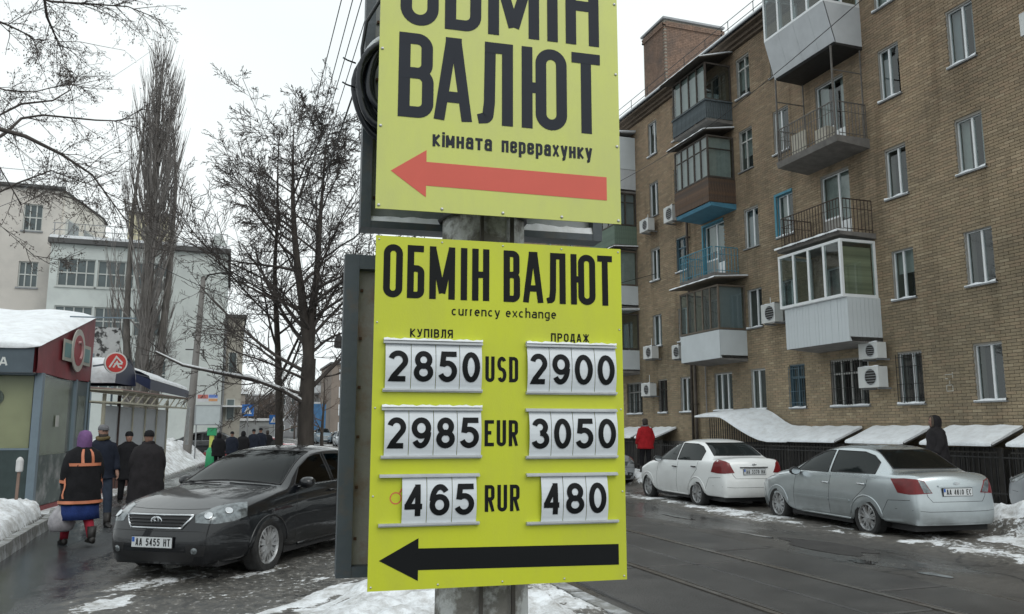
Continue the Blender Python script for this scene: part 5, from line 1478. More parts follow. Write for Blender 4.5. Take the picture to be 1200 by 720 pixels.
    for xx in (0, -wb):
        for s_ in (-1, 1):
            q = MB(); a0 = [Vector((xx + math.cos(t)*(Rw*1.06), 0, .31 + math.sin(t)*(Rw*.98))) for t in np.linspace(-.35, PI+.35, 16)]
            q.grid([[p + Vector((0, s_*(HW-.035), 0)) for p in a0], [p + Vector((0, s_*(HW-.36), 0)) for p in a0]]); q.add([p + Vector((0, s_*(HW-.36), 0)) for p in a0], [tuple(range(16))]); q.build('wheel_well', M_under, o)
            wheel(o, xx, s_*(HW - .105), s_, S['r'], spokes=g('spokes', 6), mt=g('rimm'))
    return o, P

def plate(par, P, a, b, az, txt, w=.52, h=.112, tilt=0, loc=None):
    ht = P.hit(a, b, az)
    t = R(az); d = Vector((math.cos(t), math.sin(t), 0))
    c = ht[0] - d*.012
    # local frame: x right as seen, -y towards the viewer
    M = Matrix.Translation(c) @ Matrix.Rotation(t - PI/2, 4, 'Z') @ Matrix.Rotation(tilt, 4, 'X')
    q = MB(M); q.box(-w/2-.008, w/2+.008, 0, .012, -h/2-.008, h/2+.008); f = q.build('number_plate_holder', M_rubber, par)
    q = MB(M); q.box(-w/2, w/2, -.003, -.0005, -h/2, h/2); pl = q.build('number_plate', M_plate, f)
    q = MB()
    text(q, txt, -w*.40, w*.46, -h*.36, h*.72, .0125, -.0042, gap=.3)
    V_ = q.v; q.M = M; q2 = MB(M); q2.add(V_, q.f); q2.build('plate_lettering', M_ink, f)
    q = MB(M); q.box(-w/2+.004, -w*.43, -.0036, -.0031, 0, h/2-.004); q.build('blue_band', mat('plate_blue', (.02, .1, .4), .5), f)
    return f
def badge(par, P, a, b, az, kind):
    ht = P.hit(a, b, az); t = R(az); d = Vector((math.cos(t), math.sin(t), 0)); M = Matrix.Translation(ht[0] - d*.008) @ Matrix.Rotation(t - PI/2, 4, 'Z')
    q = MB(M)
    def el(cx, cz, rx, rz_, r_): q.tube([(cx + math.cos(u)*rx, 0, cz + math.sin(u)*rz_) for u in np.linspace(0, 2*PI, 25)[:-1]], r_, 5, closed=True)
    if kind == 'ovals': el(0, 0, .068, .046, .0065); el(0, 0, .024, .043, .005); el(0, .018, .05, .019, .005)
    else: q.prism([(-.05, -.012), (-.018, -.012), (-.018, -.02), (.018, -.02), (.018, -.012), (.05, -.012), (.058, .012), (.02, .012), (.02, .02), (-.02, .02), (-.02, .012), (-.042, .012)], -.006, .006)
    return q.build('badge', M_chrome, par)

P_sil = paint('silver_blue_paint', (.50, .55, .57), .7, .27, .36)
P_whi = paint('white_paint', (.80, .82, .82), 0, .3, .34, (.28, .27, .25))
P_blk = paint('black_paint', (.003, .004, .006), .0, .3, .10, (.02, .02, .021), .9)

def side_glass_std(wb, z0, z1, zt, xa, xb, xc, rear, x_fix=None):
    """front and rear side windows; xa front tip, xb pillar, xc rear door glass end"""
    return {
     'front': ([(xa-.02, z0+.02), (xa-.30, z0+.22), (xa-.62, zt-.035), (xa-.80, zt), (xb+.05, zt+.005)], [(xa, z0), (xb+.05, (z0+z1)/2-.01)]),
     'rear': ([(xb-.03, zt+.005), (xc+.35, zt-.005), (xc+.12, zt-.06), (xc-.05, zt-.16)], [(xb-.03, (z0+z1)/2), (xc-.07, z1)]),
    }
# --- silver saloon
S1 = dict(wb=2.60, arch=.345, FO=.86, RO=1.02, w=1.725, h=1.475, r=.305, belt0=.93, belt1=1.01, zdeck=.96, znose=.68, ztail=1.06, zdeckc=1.07, roofw=.66, rtop=-2.55, bbot=-3.12,
          mirror=(-.72, .93), handles=[(-1.55, .80), (-2.52, .83)], hm=M_chrome, mm=M_rubber, spokes=7,
          wind=((1.0, 1.39, .68, .52, .05), (1.09, 1.375, .60, .50, .0)),
          rub=[(-.6, -1.62, .50, .54), (-1.68, -2.2, .515, .555)],
          seams={'a': [(-.58, .22), (-.56, .6), (-.62, .90)], 'b': [(-1.64, .22), (-1.63, .55), (-1.66, .93)], 'c': [(-2.20, .30), (-2.28, .55), (-2.62, .80), (-2.66, .97)], 's': [(-.58, .225), (-2.2, .235)], 'h': [(.78, .70), (.3, .80), (-.42, .90)], 'f': [(.42, .30), (.62, .62), (.80, .66)], 'r': [(-2.98, .42), (-3.1, .62), (-3.5, .64)]})
S1['side_glass'] = side_glass_std(2.6, .975, 1.005, 1.345, -.62, -1.62, -2.72, None)
def rear_kit(o, P, S, lamp, lidz, platez, ptxt, M_body, bar=None):
    """tail lamps, boot lid gap, bumper line, plate, badge"""
    for s_ in (-1, 1):
        az = -38*s_          # a slanted view reaches both the tail and the side
        top = P.cor(lamp[0], az, s_); bot = P.cor(lamp[1], az, s_)
        q = P.patch(top, bot, az, .007, 12, 8)
        lp = q.build('tail_lamp', M_redl, o, True)
        if len(lamp) > 2:
            top = P.cor(lamp[2], az, s_); bot = P.cor(lamp[3], az, s_)
            P.patch(top, bot, az, .011, 6, 4).build('reversing_lamp', M_clear, lp, True)
    w = S['w']/2
    lid = [(-w*.66, lidz[1]), (-w*.60, lidz[0]+.08), (-w*.52, lidz[0]), (w*.52, lidz[0]), (w*.60, lidz[0]+.08), (w*.66, lidz[1])]
    P.line(lid, 0, .0045, -.0015).build('boot_gap', M_rubber, o, True)
    P.line([(-w*.93, .50), (-w*.6, .475), (w*.6, .475), (w*.93, .50)], 0, .0045, -.0015).build('bumper_gap', M_rubber, o, True)
    P.patch([(-w*.72, .30), (w*.72, .30)], [(-w*.68, .23), (w*.68, .23)], 0, .004, 14, 2).build('bumper_insert', M_rubber, o, True)
    rz_ = platez
    P.patch([(-.36, rz_+.105), (.36, rz_+.105)], [(-.34, rz_-.085), (.34, rz_-.085)], 0, -.001, 10, 3, rim=.0).build('plate_recess', M_body, o, True)
    plate(o, P, 0, rz_, 0, ptxt)
    P.patch([(-.33, rz_+.10), (.33, rz_+.10)], [(-.33, rz_+.078), (.33, rz_+.078)], 0, .02, 8, 1, rim=.02).build('plate_light_bar', bar or M_body, o, True)
    badge(o, P, 0, lidz[1]-.04, 0, 'bow')
def wiper(o, P, az, pts):
    P.line(pts, az, .006, .014).build('wiper', M_rubber, o)
lampS = ([(.30, .99), (.42, 1.0), (.56, .96), (.72, .88)], [(.36, .78), (.5, .74), (.62, .70), (.74, .72)])
car1, P1 = saloon('parked_car', 'silver grey saloon car with dark rear window, parked nearest on the right', S1, (10.93, 13.56, -.02), R(85), P_sil, 'cars parked on the right side of the road', M_g=M_cglass)
rear_kit(car1, P1, S1, ([(-3.20, .82, .95), (-3.46, .78, .965), (-3.56, .63, .955), (-3.6, .55, .93)], [(-3.34, .82, .745), (-3.52, .77, .725), (-3.6, .6, .74), (-3.63, .44, .75)], [(-3.56, .63, .945), (-3.6, .56, .92)], [(-3.6, .57, .755), (-3.63, .46, .76)]), (.62, .93), .765, 'АА 4610 ЕС', P_sil)
wiper(car1, P1, 180, [(-.5, 1.0), (.1, 1.03)])
q = MB(); q.tube([(-2.75, .3, 1.36), (-2.9, .3, 1.42), (-3.0, .3, 1.45)], .004, 5); q.build('aerial', M_rubber, car1)
# --- white saloon
S2 = dict(S1, wb=2.48, FO=.80, RO=1.0, w=1.69, h=1.49, r=.30, belt0=.93, belt1=1.02, zdeck=.99, ztail=1.09, zdeckc=1.10, rtop=-2.42, bbot=-2.98, mirror=(-.68, .97), handles=[(-1.46, .84), (-2.38, .87)], hm=M_rubber, spokes=6,
          wind=((1.0, 1.40, .68, .52, .05), (1.12, 1.39, .58, .50, .0)), rub=[],
          seams={'a': [(-.54, .22), (-.52, .6), (-.58, .92)], 'b': [(-1.56, .22), (-1.55, .55), (-1.58, .96)], 'c': [(-2.10, .30), (-2.18, .55), (-2.5, .82), (-2.52, 1.0)], 's': [(-.54, .225), (-2.1, .235)], 'r': [(-2.86, .42), (-2.98, .66), (-3.35, .68)]})
S2['side_glass'] = side_glass_std(2.48, .98, 1.02, 1.37, -.58, -1.52, -2.56, None)
car2, P2 = saloon('parked_car', 'white saloon car with red tail lamps, parked in front of the silver grey saloon', S2, (10.80, 18.6, 0), R(87), P_whi, 'cars parked on the right side of the road')
rear_kit(car2, P2, S2, ([(-3.12, .80, .86), (-3.2, .8, 1.0), (-3.32, .77, 1.05), (-3.41, .64, 1.02), (-3.44, .56, .98)], [(-3.08, .80, .79), (-3.3, .78, .765), (-3.42, .68, .765), (-3.47, .46, .78)]), (.66, .99), .80, 'АА 3370 НА', P_whi, mat('dark_bar', (.05, .05, .05), .5))
# --- front kit
def front_kit(o, P, S, M_body, ptxt, bd):
    w = S['w']/2
    for s_ in (-1, 1):
        az = 180 + 36*s_
        lx = S['lamp']
        top = P.cor(lx[0], az, s_); bot = P.cor(lx[1], az, s_)
        hl = P.patch(top, bot, az, .006, 14, 8).build('headlight', M_clear, o, True)
        # bulbs seen through the lens
        for u, z in P.cor(lx[2], az, s_):
            ht = P.hit(u, z, az)
            if ht:
                q = MB(Matrix.Translation(ht[0] + ht[1]*.007)); n_ = ht[1]; e1 = n_.cross(Vector((0,0,1))).normalized(); e2 = e1.cross(n_)
                q.loft([[e1*math.cos(t)*rr + e2*math.sin(t)*rr + n_*hh for t in np.linspace(0, 2*PI, 15)[:-1]] for rr, hh in ((.05, .001), (.042, .004), (.02, .0045), (.005, .007))]); q.build('lamp_reflector', M_chrome, hl, True)
    gz0, gz1, gw0, gw1 = S['grille']
    P.patch([(-gw1, gz1), (gw1, gz1)], [(-gw0, gz0), (gw0, gz0)], 180, .004, 14, 4).build('grille', M_grille, o, True)
    for k in range(3):
        z = gz0 + (gz1-gz0)*(k+.9)/4.2; ww = gw0 + (gw1-gw0)*(k+1)/4 - .01
        P.line([(-ww, z), (ww, z)], 180, .008, .012).build('grille_bar', S.get('gbar', M_body), o, True)
    q = P.line([(-gw1, gz1), (gw1, gz1)], 180, .014, .008); P.line([(-gw0, gz0), (gw0, gz0)], 180, .014, .008, mb=q); P.line([(-gw0, gz0), (-gw1, gz1)], 180, .014, .008, mb=q); P.line([(gw0, gz0), (gw1, gz1)], 180, .014, .008, mb=q)
    q.build('grille_surround', S.get('gs', M_chrome), o, True)
    badge(o, P, 0, (gz0+gz1)/2+.01, 180, bd)
    P.patch([(-w*.58, .345), (w*.58, .345)], [(-w*.52, .235), (w*.52, .235)], 180, .004, 14, 3).build('lower_intake', M_grille, o, True)
    for s_ in (-1, 1):
        az = 180 + 25*s_
        P.patch([(s_*.40, .41), (s_*.62, .43)], [(s_*.42, .30), (s_*.6, .30)], az, .004, 6, 3).build('fog_light_recess', M_grille, o, True)
        ht = P.hit(s_*.52, .36, az); n_ = ht[1]; e1 = n_.cross(Vector((0,0,1))).normalized(); e2 = e1.cross(n_)
        q = MB(Matrix.Translation(ht[0] + n_*.005)); q.loft([[e1*math.cos(t)*rr + e2*math.sin(t)*rr + n_*hh for t in np.linspace(0, 2*PI, 13)[:-1]] for rr, hh in ((.04, 0), (.036, .006), (.003, .01))]); q.build('fog_light', M_clear, o, True)
    P.line([(-w*.9, .52), (-w*.6, gz0-.03), (w*.6, gz0-.03), (w*.9, .52)], 180, .0045, -.0015).build('bumper_gap', M_rubber, o, True)
    P.line([(-w*.70, S['hz']-.02), (-w*.62, S['hz']+.10), (-w*.66, S['belt0']+.0)], 180, .0045, -.0015).build('bonnet_gap', M_rubber, o, True)
    P.line([(w*.70, S['hz']-.02), (w*.62, S['hz']+.10), (w*.66, S['belt0']+.0)], 180, .0045, -.0015).build('bonnet_gap', M_rubber, o, True)
    P.line([(-w*.66, S['hz']-.0), (-w*.3, S['hz']-.01), (w*.3, S['hz']-.01), (w*.66, S['hz'])], 180, .0045, -.0015).build('bonnet_gap', M_rubber, o, True)
    plate(o, P, 0, S['pz'], 180, ptxt)
S3 = dict(S1, wb=2.70, FO=.90, RO=1.03, w=1.76, h=1.48, r=.325, arch=.365, belt0=.93, belt1=1.0, zdeck=1.0, znose=.73, nosew=.72, ztail=1.08, zdeckc=1.09, rtop=-2.62, bbot=-3.2, mirror=(-.80, .98), handles=[(-1.62, .86), (-2.62, .89)], hm=M_body if False else P_blk, mm=P_blk, spokes=9,
          wind=((1.0, 1.385, .72, .55, .05), (1.1, 1.38, .62, .52, .0)), rub=[],
          seams={'a': [(-.62, .22), (-.6, .6), (-.68, .92)], 'b': [(-1.74, .22), (-1.73, .55), (-1.76, .96)], 'c': [(-2.28, .30), (-2.38, .55), (-2.72, .82), (-2.76, 1.0)], 's': [(-.62, .225), (-2.28, .235)]},
          lamp=([(.86, .43, .735), (.72, .62, .82), (.54, .73, .845), (.38, .78, .85)], [(.89, .46, .66), (.80, .66, .645), (.64, .78, .66), (.44, .82, .70)], [(.80, .56, .735), (.62, .70, .775)]), grille=(.60, .735, .33, .43), hz=.80, pz=.45)
S3['side_glass'] = side_glass_std(2.7, .975, 1.0, 1.345, -.68, -1.70, -2.84, None)
car3, P3 = saloon('parked_car', 'dark black saloon car with chrome framed grille, parked on the pavement at the left', S3, (-.19, 11.07, 0), R(-123.5), P_blk, None, M_g=M_cglassd)
front_kit(car3, P3, S3, P_blk, 'АА 5455 НТ', 'ovals')
wiper(car3, P3, 180, [(-.62, 1.0), (-.05, 1.035)]); wiper(car3, P3, 180, [(.02, 1.01), (.6, 1.02)])
# chrome strip under the side windows
for az in (-90, 90):
    P3.line([((x + 1.35)*(1 if az == -90 else -1), z) for x, z in ((-.75, .958), (-1.7, .972), (-2.9, .99))], az, .007, .006).build('chrome_strip', M_chrome, car3, True)
# --- partly hidden silver car facing us, and the car at the right edge
S4 = dict(S3, wb=2.5, FO=.84, RO=.95, w=1.70, h=1.46, r=.3, arch=.345, rtop=-2.4, bbot=-2.95, mirror=(-.7, .97), spokes=6, lamp=([(.80, .43, .735), (.66, .60, .82), (.46, .71, .865), (.28, .77, .885)], [(.83, .46, .665), (.74, .64, .655), (.56, .76, .69), (.34, .80, .78)], [(.72, .56, .735)]), gs=P_sil, gbar=P_sil, mm=P_sil, hm=P_sil)
S4['side_glass'] = side_glass_std(2.5, .975, 1.0, 1.33, -.66, -1.6, -2.66, None)
S4['handles'] = [(-1.5, .86), (-2.4, .89)]; S4['seams'] = {}
car4, P4 = saloon('parked_car', 'silver car facing the camera, mostly hidden behind the lower yellow board', S4, (10.95, 23.3, 0), R(-88), paint('light_silver_paint', (.4, .43, .46), .5, .33, .3), 'cars parked on the right side of the road')
front_kit(car4, P4, S4, P_sil, 'АА 7120 ВН', 'bow')

car5 = dup(car4, (13.85, 10.45, .1), R(92), 'light silver car cut off by the right edge of the picture')

# ------------------------------------------------------------------ people
M_skin = mat('skin', (.3, .17, .125), .6, var=.08, scale=10)
M_hair = mat('dark_hair', (.03, .022, .018), .7, var=.3, scale=30)
M_eye = mat('eye_dark', (.02, .015, .015), .3)
def fab(name, c, r_=.9): return mat(name, c, r_, var=.22, scale=9, bump=.35, bscale=60, spec=.2)
def lerp(a, b, t): return a + (b-a)*t
def person(label, loc, rz, H=1.72, coat=None, hem=.75, trouser=None, boot=None, head='hat', headm=None, stride=.25, arms=(.15, .1), hold=None, bulk=1., skirt=None, group=None, fingers=True, stripes=None, scarf=None, hair=False, beard=False):
    """x forward, y left; feet on z=0. stride = step length, arms = swing of the left and right hand"""
    o = thing('person', label, 'person', loc, rz, group)
    k = H/1.72
    sc_ = lambda p: Vector((p[0]*k, p[1]*k, p[2]*k))
    # ---- joints
    hipL, hipR = (0, .095, .90), (0, -.095, .90)
    sf, sb = stride*.5, -stride*.5
    legs = [[hipL, (sf*.55+.05, .10, .50), (sf, .10, .09)], [hipR, (sb*.30+.05, -.10, .50), (sb, -.10, .10 if stride < .1 else .14)]]
    def arm(s_, sw, bend):
        sh = (0, .175*s_, 1.41); e = (sw*.35-.03, .235*s_, 1.14); w_ = (sw + bend*.12, .235*s_ - .02*s_*bend, .90 + .14*bend)
        return [sh, e, w_]
    armL = arm(1, arms[0], arms[2] if len(arms) > 2 else .3); armR = arm(-1, arms[1], arms[3] if len(arms) > 3 else .3)
    # ---- body: one skinned surface
    V = []; E = []; Rr = []
    def av(p, r_):
        V.append(sc_(p)); Rr.append(r_*k); return len(V)-1
    pel = av((0, 0, .95), .13); sp = av((0, 0, 1.12), .125); chst = av((0, 0, 1.29), .12); nk = av((.0, 0, 1.475), .058); hb = av((.015, 0, 1.545), .062)
    E += [(pel, sp), (sp, chst), (chst, nk), (nk, hb)]
    for L_ in legs:
        a = av(L_[0], .088); b = av(L_[1], .06); c = av(L_[2], .042); d = av((L_[2][0]+.03, L_[2][1], L_[2][2]-.05), .04); e = av((L_[2][0]+.16, L_[2][1], L_[2][2]-.065), .03)
        E += [(pel, a), (a, b), (b, c), (c, d), (d, e)]
    hands = []
    for s_, A in ((1, armL), (-1, armR)):
        a = av((A[0][0], A[0][1]*.9, A[0][2]-.06), .036); b = av(A[1], .036); c = av(A[2], .029)
        d = Vector(A[2]) - Vector(A[1]); d.normalize()
        p1 = Vector(A[2]) + d*.05; p2 = Vector(A[2]) + d*.09
        e = av(p1, .032); f_ = av(p2, .034)
        E += [(chst, a), (a, b), (b, c), (c, e), (e, f_)]
        hands.append((p2, d, s_))
        if fingers:
            for q_, ln in ((-.026, .062), (-.009, .074), (.009, .07), (.026, .055)):
                b1 = p2 + Vector((q_, 0, 0)) + d*.018; b2 = b1 + d*ln*.55 + Vector((.0, -.006*s_, 0)); b3 = b2 + d*ln*.4 + Vector((0, -.022*s_, 0))
                i1 = av(b1, .0095); i2 = av(b2, .0085); i3 = av(b3, .007); E += [(f_, i1), (i1, i2), (i2, i3)]
            t1 = p1 + Vector((.03, -.01*s_, 0)); t2 = t1 + d*.03 + Vector((.02, -.012*s_, 0)); t3 = t2 + d*.028
            i1 = av(t1, .011); i2 = av(t2, .0095); i3 = av(t3, .008); E += [(e, i1), (i1, i2), (i2, i3)]
    me = bpy.data.meshes.new('sk'); me.from_pydata(V, E, []); ob = bpy.data.objects.new('sk', me); COL.objects.link(ob)
    ob.modifiers.new('skin', 'SKIN')
    sd = me.skin_vertices[0].data if me.skin_vertices else None
    if sd is None:
        bm = bmesh.new(); bm.from_mesh(me); bm.verts.layers.skin.verify(); bm.to_mesh(me); bm.free(); sd = me.skin_vertices[0].data
    for i, r_ in enumerate(Rr): sd[i].radius = (r_, r_); sd[i].use_root = (i == 0)
    ss = ob.modifiers.new('sub', 'SUBSURF'); ss.levels = 1; ss.render_levels = 1
    ev = ob.evaluated_get(bpy.context.evaluated_depsgraph_get()); m2 = bpy.data.meshes.new_from_object(ev)
    vs = [v.co.copy() for v in m2.vertices]; fs = [tuple(p.vertices) for p in m2.polygons]
    bpy.data.objects.remove(ob); bpy.data.meshes.remove(m2)
    q = MB(); q.add(vs, fs)
    # head with chin, nose, brow, ears
    hc = Vector((.02, 0, 1.61))
    def hring(z, rx, ry, fx): return [sc_(p) for p in ell((hc.x + fx, 0, hc.z + z), rx, ry, 14, p=2.2)]
    q.loft([hring(-.115, .03, .025, .045), hring(-.105, .055, .045, .025), hring(-.07, .082, .066, .01), hring(-.03, .092, .073, .003), hring(.02, .098, .077, -.002), hring(.06, .095, .074, -.006), hring(.095, .072, .056, -.008), hring(.112, .03, .025, -.008)])
    q.loft([[sc_(p) for p in ((hc.x+.085, -.012, hc.z+.02), (hc.x+.085, .012, hc.z+.02), (hc.x+.103, 0, hc.z+.02))], [sc_(p) for p in ((hc.x+.082, -.02, hc.z-.035), (hc.x+.082, .02, hc.z-.035), (hc.x+.122, 0, hc.z-.03))], [sc_(p) for p in ((hc.x+.082, -.012, hc.z-.045), (hc.x+.082, .012, hc.z-.045), (hc.x+.098, 0, hc.z-.045))]])
    for s_ in (-1, 1): q.loft([[sc_(p) for p in ell((hc.x-.005, s_*(.073+dy), hc.z-.005), .022*m_, .006, 8)] for dy, m_ in ((0, 1),)] + [[sc_((p[0], p[1], p[2]+.03)) for p in ell((hc.x-.008, s_*.085, hc.z-.01), .018, .005, 8)]])
    q.build('body', M_skin, o, True, fix=True)
    q = MB()
    for s_ in (-1, 1): q.loft([[sc_((hc.x + .0955 + dx, s_*.032 + math.cos(t)*.013*m_, hc.z + .018 + math.sin(t)*.007*m_)) for t in np.linspace(0, 2*PI, 9)[:-1]] for dx, m_ in ((-.01, 1), (.001, 1), (.004, .5))])
    q.build('eyes', M_eye, o)
    q = MB(); q.loft([[sc_((hc.x + .090 + dx, math.cos(t)*.026*m_, hc.z - .067 + math.sin(t)*.008*m_)) for t in np.linspace(0, 2*PI, 9)[:-1]] for dx, m_ in ((-.01, 1), (.006, .9))]); q.build('mouth', mat('lips', (.3, .11, .1), .6), o)
    if beard:
        q = MB(); q.loft([[sc_((hc.x + fx + math.cos(t)*rx, math.sin(t)*ry, hc.z + z)) for t in np.linspace(-1.5, 1.5, 12)] + [sc_((hc.x + fx + math.cos(t)*rx*.8, math.sin(t)*ry*.8, hc.z + z)) for t in np.linspace(1.5, -1.5, 12)] for z, rx, ry, fx in ((-.135, .05, .045, .04), (-.1, .082, .066, .022), (-.06, .1, .080, .008), (-.04, .099, .080, .004), (-.02, .03, .082, .0))]); q.build('beard', M_hair, o, True)
    # ---- coat
    rn = random.Random(label)
    def wr(p, i, j, a=.008): return p
    prof = [(1.50, .065, .075), (1.465, .085, .115), (1.43, .11, .155), (1.385, .13, .185), (1.30, .145, .20), (1.15, .15, .195), (1.0, .16, .205), (.9, .17, .215)]
    zz = .9
    while zz - .08 > hem: zz -= .08; prof.append((zz, .17 + (.9-zz)*.03, .215 + (.9-zz)*.03))
    prof.append((hem, .172 + (.9-hem)*.03, .217 + (.9-hem)*.03)); prof.append((hem+.004, .15 + (.9-hem)*.03, .195 + (.9-hem)*.03)); prof.append((hem+.06, .14, .18))
    q = MB(); rings = []
    ph = rn.uniform(0, 6)
    cr_ = lambda z, rx, ry: [sc_((p[0]*1. , p[1], z)) for p in [Vector((math.cos(t)*rx*bulk*(1 + .04*math.sin(5*t + z*23 + ph) + .03*math.sin(9*t - z*31)), math.sin(t)*ry*bulk*(1 + .035*math.sin(4*t - z*27 + ph)), 0)) for t in np.linspace(0, 2*PI, 25)[:-1]]]
    for z, rx, ry in prof: rings.append(cr_(z, rx, ry))
    q.loft(rings, cap=False)
    for A in (armL, armR):
        a, b, c = [Vector(x) for x in A]
        a = a + Vector((0, -.015*math.copysign(1, a.y), -.045)); pts = [a + Vector((0, -.06*math.copysign(1, a.y), .025)), a, lerp(a, b, .35), lerp(a, b, .7), b, lerp(b, c, .35), lerp(b, c, .75), lerp(b, c, .97)]
        rad = [.062, .074, .074, .07, .066, .062, .056, .055]
        q.tube([sc_(p) for p in pts], [r_*k*bulk*(1 + .05*math.sin(i*2.3+ph)) for i, r_ in enumerate(rad)], 12)
    q.build('coat', coat, o, True, fix=True)
    if stripes is not None:
        q = MB()
        def band(z0, z1, t0=0, t1=2*PI, ex=1.055):
            def r_at(z):
                zs_ = [p[0] for p in prof[:-2]][::-1]; return np.interp(z, zs_, [p[1] for p in prof[:-2]][::-1]), np.interp(z, zs_, [p[2] for p in prof[:-2]][::-1])
            n = max(3, int(abs(t1-t0)/.2)); rows = []
            for z in np.linspace(z0, z1, max(2, int(abs(z1-z0)/.05)+1)):
                rx, ry = r_at(z)
                rows.append([sc_((math.cos(t)*rx*bulk*(1 + .04*math.sin(5*t + z*23 + ph) + .03*math.sin(9*t - z*31))*ex, math.sin(t)*ry*bulk*(1 + .035*math.sin(4*t - z*27 + ph))*ex, z)) for t in np.linspace(t0, t1, n+1)])
            q.grid(rows)
        band(hem+.02, hem+.065); band(1.20, 1.245, PI*.62, PI*1.38)
        band(1.245, 1.455, PI-.36, PI-.2, 1.06); band(1.245, 1.455, PI+.2, PI+.36, 1.06)
        band(hem+.1, 1.20, PI*.60, PI*.64); band(hem+.1, 1.20, PI*1.36, PI*1.40)
        for A in (armL, armR):
            a, b, c = [Vector(x) for x in A]
            for p, d in ((lerp(b, c, .7), (c-b)),):
                d = d.normalized(); q.tube([sc_(p - d*.02), sc_(p + d*.025)], .064*k*bulk, 12, cap=False)
        q.build('reflective_stripes', stripes, o, True)
    if skirt is not None:
        q = MB(); q.loft([cr_(hem+.03, .165, .2), cr_(lerp(hem, skirt[1], .5), .17, .21), cr_(skirt[1], .18, .22), cr_(skirt[1]+.004, .165, .2)], cap=False); q.build('skirt', skirt[0], o, True)
    # trousers and boots
    q = MB(); bt = MB()
    for L_ in legs:
        a, b, c = [Vector(x) for x in L_]
        pts = [a + Vector((0, 0, .06)), a, lerp(a, b, .5), b, lerp(b, c, .4), lerp(b, c, .8), c]
        q.tube([sc_(p) for p in pts], [r_*k for r_ in (.1, .108, .092, .076, .070, .062, .06)], 12)
        f0 = c + Vector((0, 0, -.0)); zf_ = max(0, c.z - .09)
        bt.tube([sc_(p) for p in (c + Vector((0, 0, .16)), c + Vector((0, 0, .02)), c + Vector((.015, 0, -.04)))], [.066*k, .06*k, .058*k], 12)
        bt.loft([[sc_((c.x + x, c.y + p.y, zf_ + max(0.0, p.x))) for p in ell((h_, 0, 0), h_, w_, 12)] for x, h_, w_ in ((-.075, .035, .03), (-.06, .05, .042), (0, .055, .045), (.07, .045, .048), (.13, .034, .045), (.18, .02, .03), (.19, .008, .012))])
    q.build('trousers', trouser, o, True); bt.build('boots', boot, o, True)
    # head wear
    q = MB()
    if head == 'hat':
        q.loft([hring(.015, .108, .088, -.012), hring(.03, .112, .092, -.012), hring(.075, .105, .088, -.012), hring(.115, .08, .066, -.014), hring(.135, .03, .025, -.014)]); q.build('hat', headm, o, True)
    elif head == 'cap':
        q.loft([hring(.03, .106, .085, -.01), hring(.08, .104, .084, -.01), hring(.118, .075, .062, -.01), hring(.13, .02, .018, -.01)]); q.loft([hring(.032, .05, .06, .1), hring(.042, .05, .06, .1)]); q.build('cap', headm, o, True)
    elif head in ('hood', 'scarf'):
        # open at the face
        R_ = []
        for z, rx, ry, fx in ((-.16, .10, .11, -.01), (-.10, .115, .105, -.02), (-.03, .122, .105, -.025), (.05, .118, .10, -.025), (.11, .085, .075, -.02), (.135, .02, .02, -.02)):
            R_.append([sc_((hc.x + fx + math.cos(t)*rx, math.sin(t)*ry, hc.z + z)) for t in np.linspace(.62 if z < .08 else .3, 2*PI - (.62 if z < .08 else .3), 18)])
        q.grid(R_); q.build('hood' if head == 'hood' else 'headscarf', headm, o, True)
        if head == 'hood':
            q = MB(); q.tube([sc_((hc.x + .055, s_*.098*math.sin(a), hc.z - .02 + .13*math.cos(a))) for s_, a in [(1, a) for a in np.linspace(0, 2.4, 9)][::-1] + [(-1, a) for a in np.linspace(.3, 2.4, 8)]], .022*k, 7); q.build('fur_trim', fab('fur', (.09, .075, .06)), o, True)
    elif head == 'hair':
        q.loft([hring(-.09, .05, .08, -.05), hring(-.03, .085, .086, -.035), hring(.03, .1, .088, -.02), hring(.08, .104, .086, -.014), hring(.118, .07, .06, -.014), hring(.13, .02, .02, -.014)]); q.build('hair', M_hair, o, True)
    if scarf is not None:
        q = MB(); q.tube([sc_((.02 + math.cos(t)*.085, math.sin(t)*.085, 1.50 + .012*math.sin(2*t))) for t in np.linspace(0, 2*PI, 17)[:-1]], .035*k, 8, closed=True); q.build('collar', scarf, o, True)
    return o, [sc_(h_[0] + h_[1]*.06) for h_ in hands]

F_black = fab('black_cloth', (.014, .014, .016)); F_navy = fab('navy_cloth', (.016, .02, .032)); F_dark = fab('charcoal_cloth', (.024, .022, .024)); F_red = fab('red_cloth', (.33, .015, .02)); F_blue = fab('blue_cloth', (.02, .04, .15))
F_purple = fab('purple_cloth', (.17, .09, .21)); F_jean = fab('dark_jeans', (.03, .04, .06)); F_redt = fab('red_trousers', (.25, .02, .035)); F_boot = mat('boot_leather', (.015, .013, .012), .5, var=.3); F_grey = fab('grey_cloth', (.16, .16, .17)); F_brown = fab('brown_fur', (.13, .1, .05)); F_or = mat('orange_reflective', (.55, .19, .1), .5, var=.1)
w_, hh = person('woman in black jacket with orange stripes, blue skirt and purple headscarf walking away', (-2.03, 13.85, 0), R(118), 1.66, F_black, .62, F_redt, F_boot, 'scarf', F_purple, .55, (.0, .02, .1, .2), bulk=1.32, skirt=(F_blue, .40), stripes=F_or)
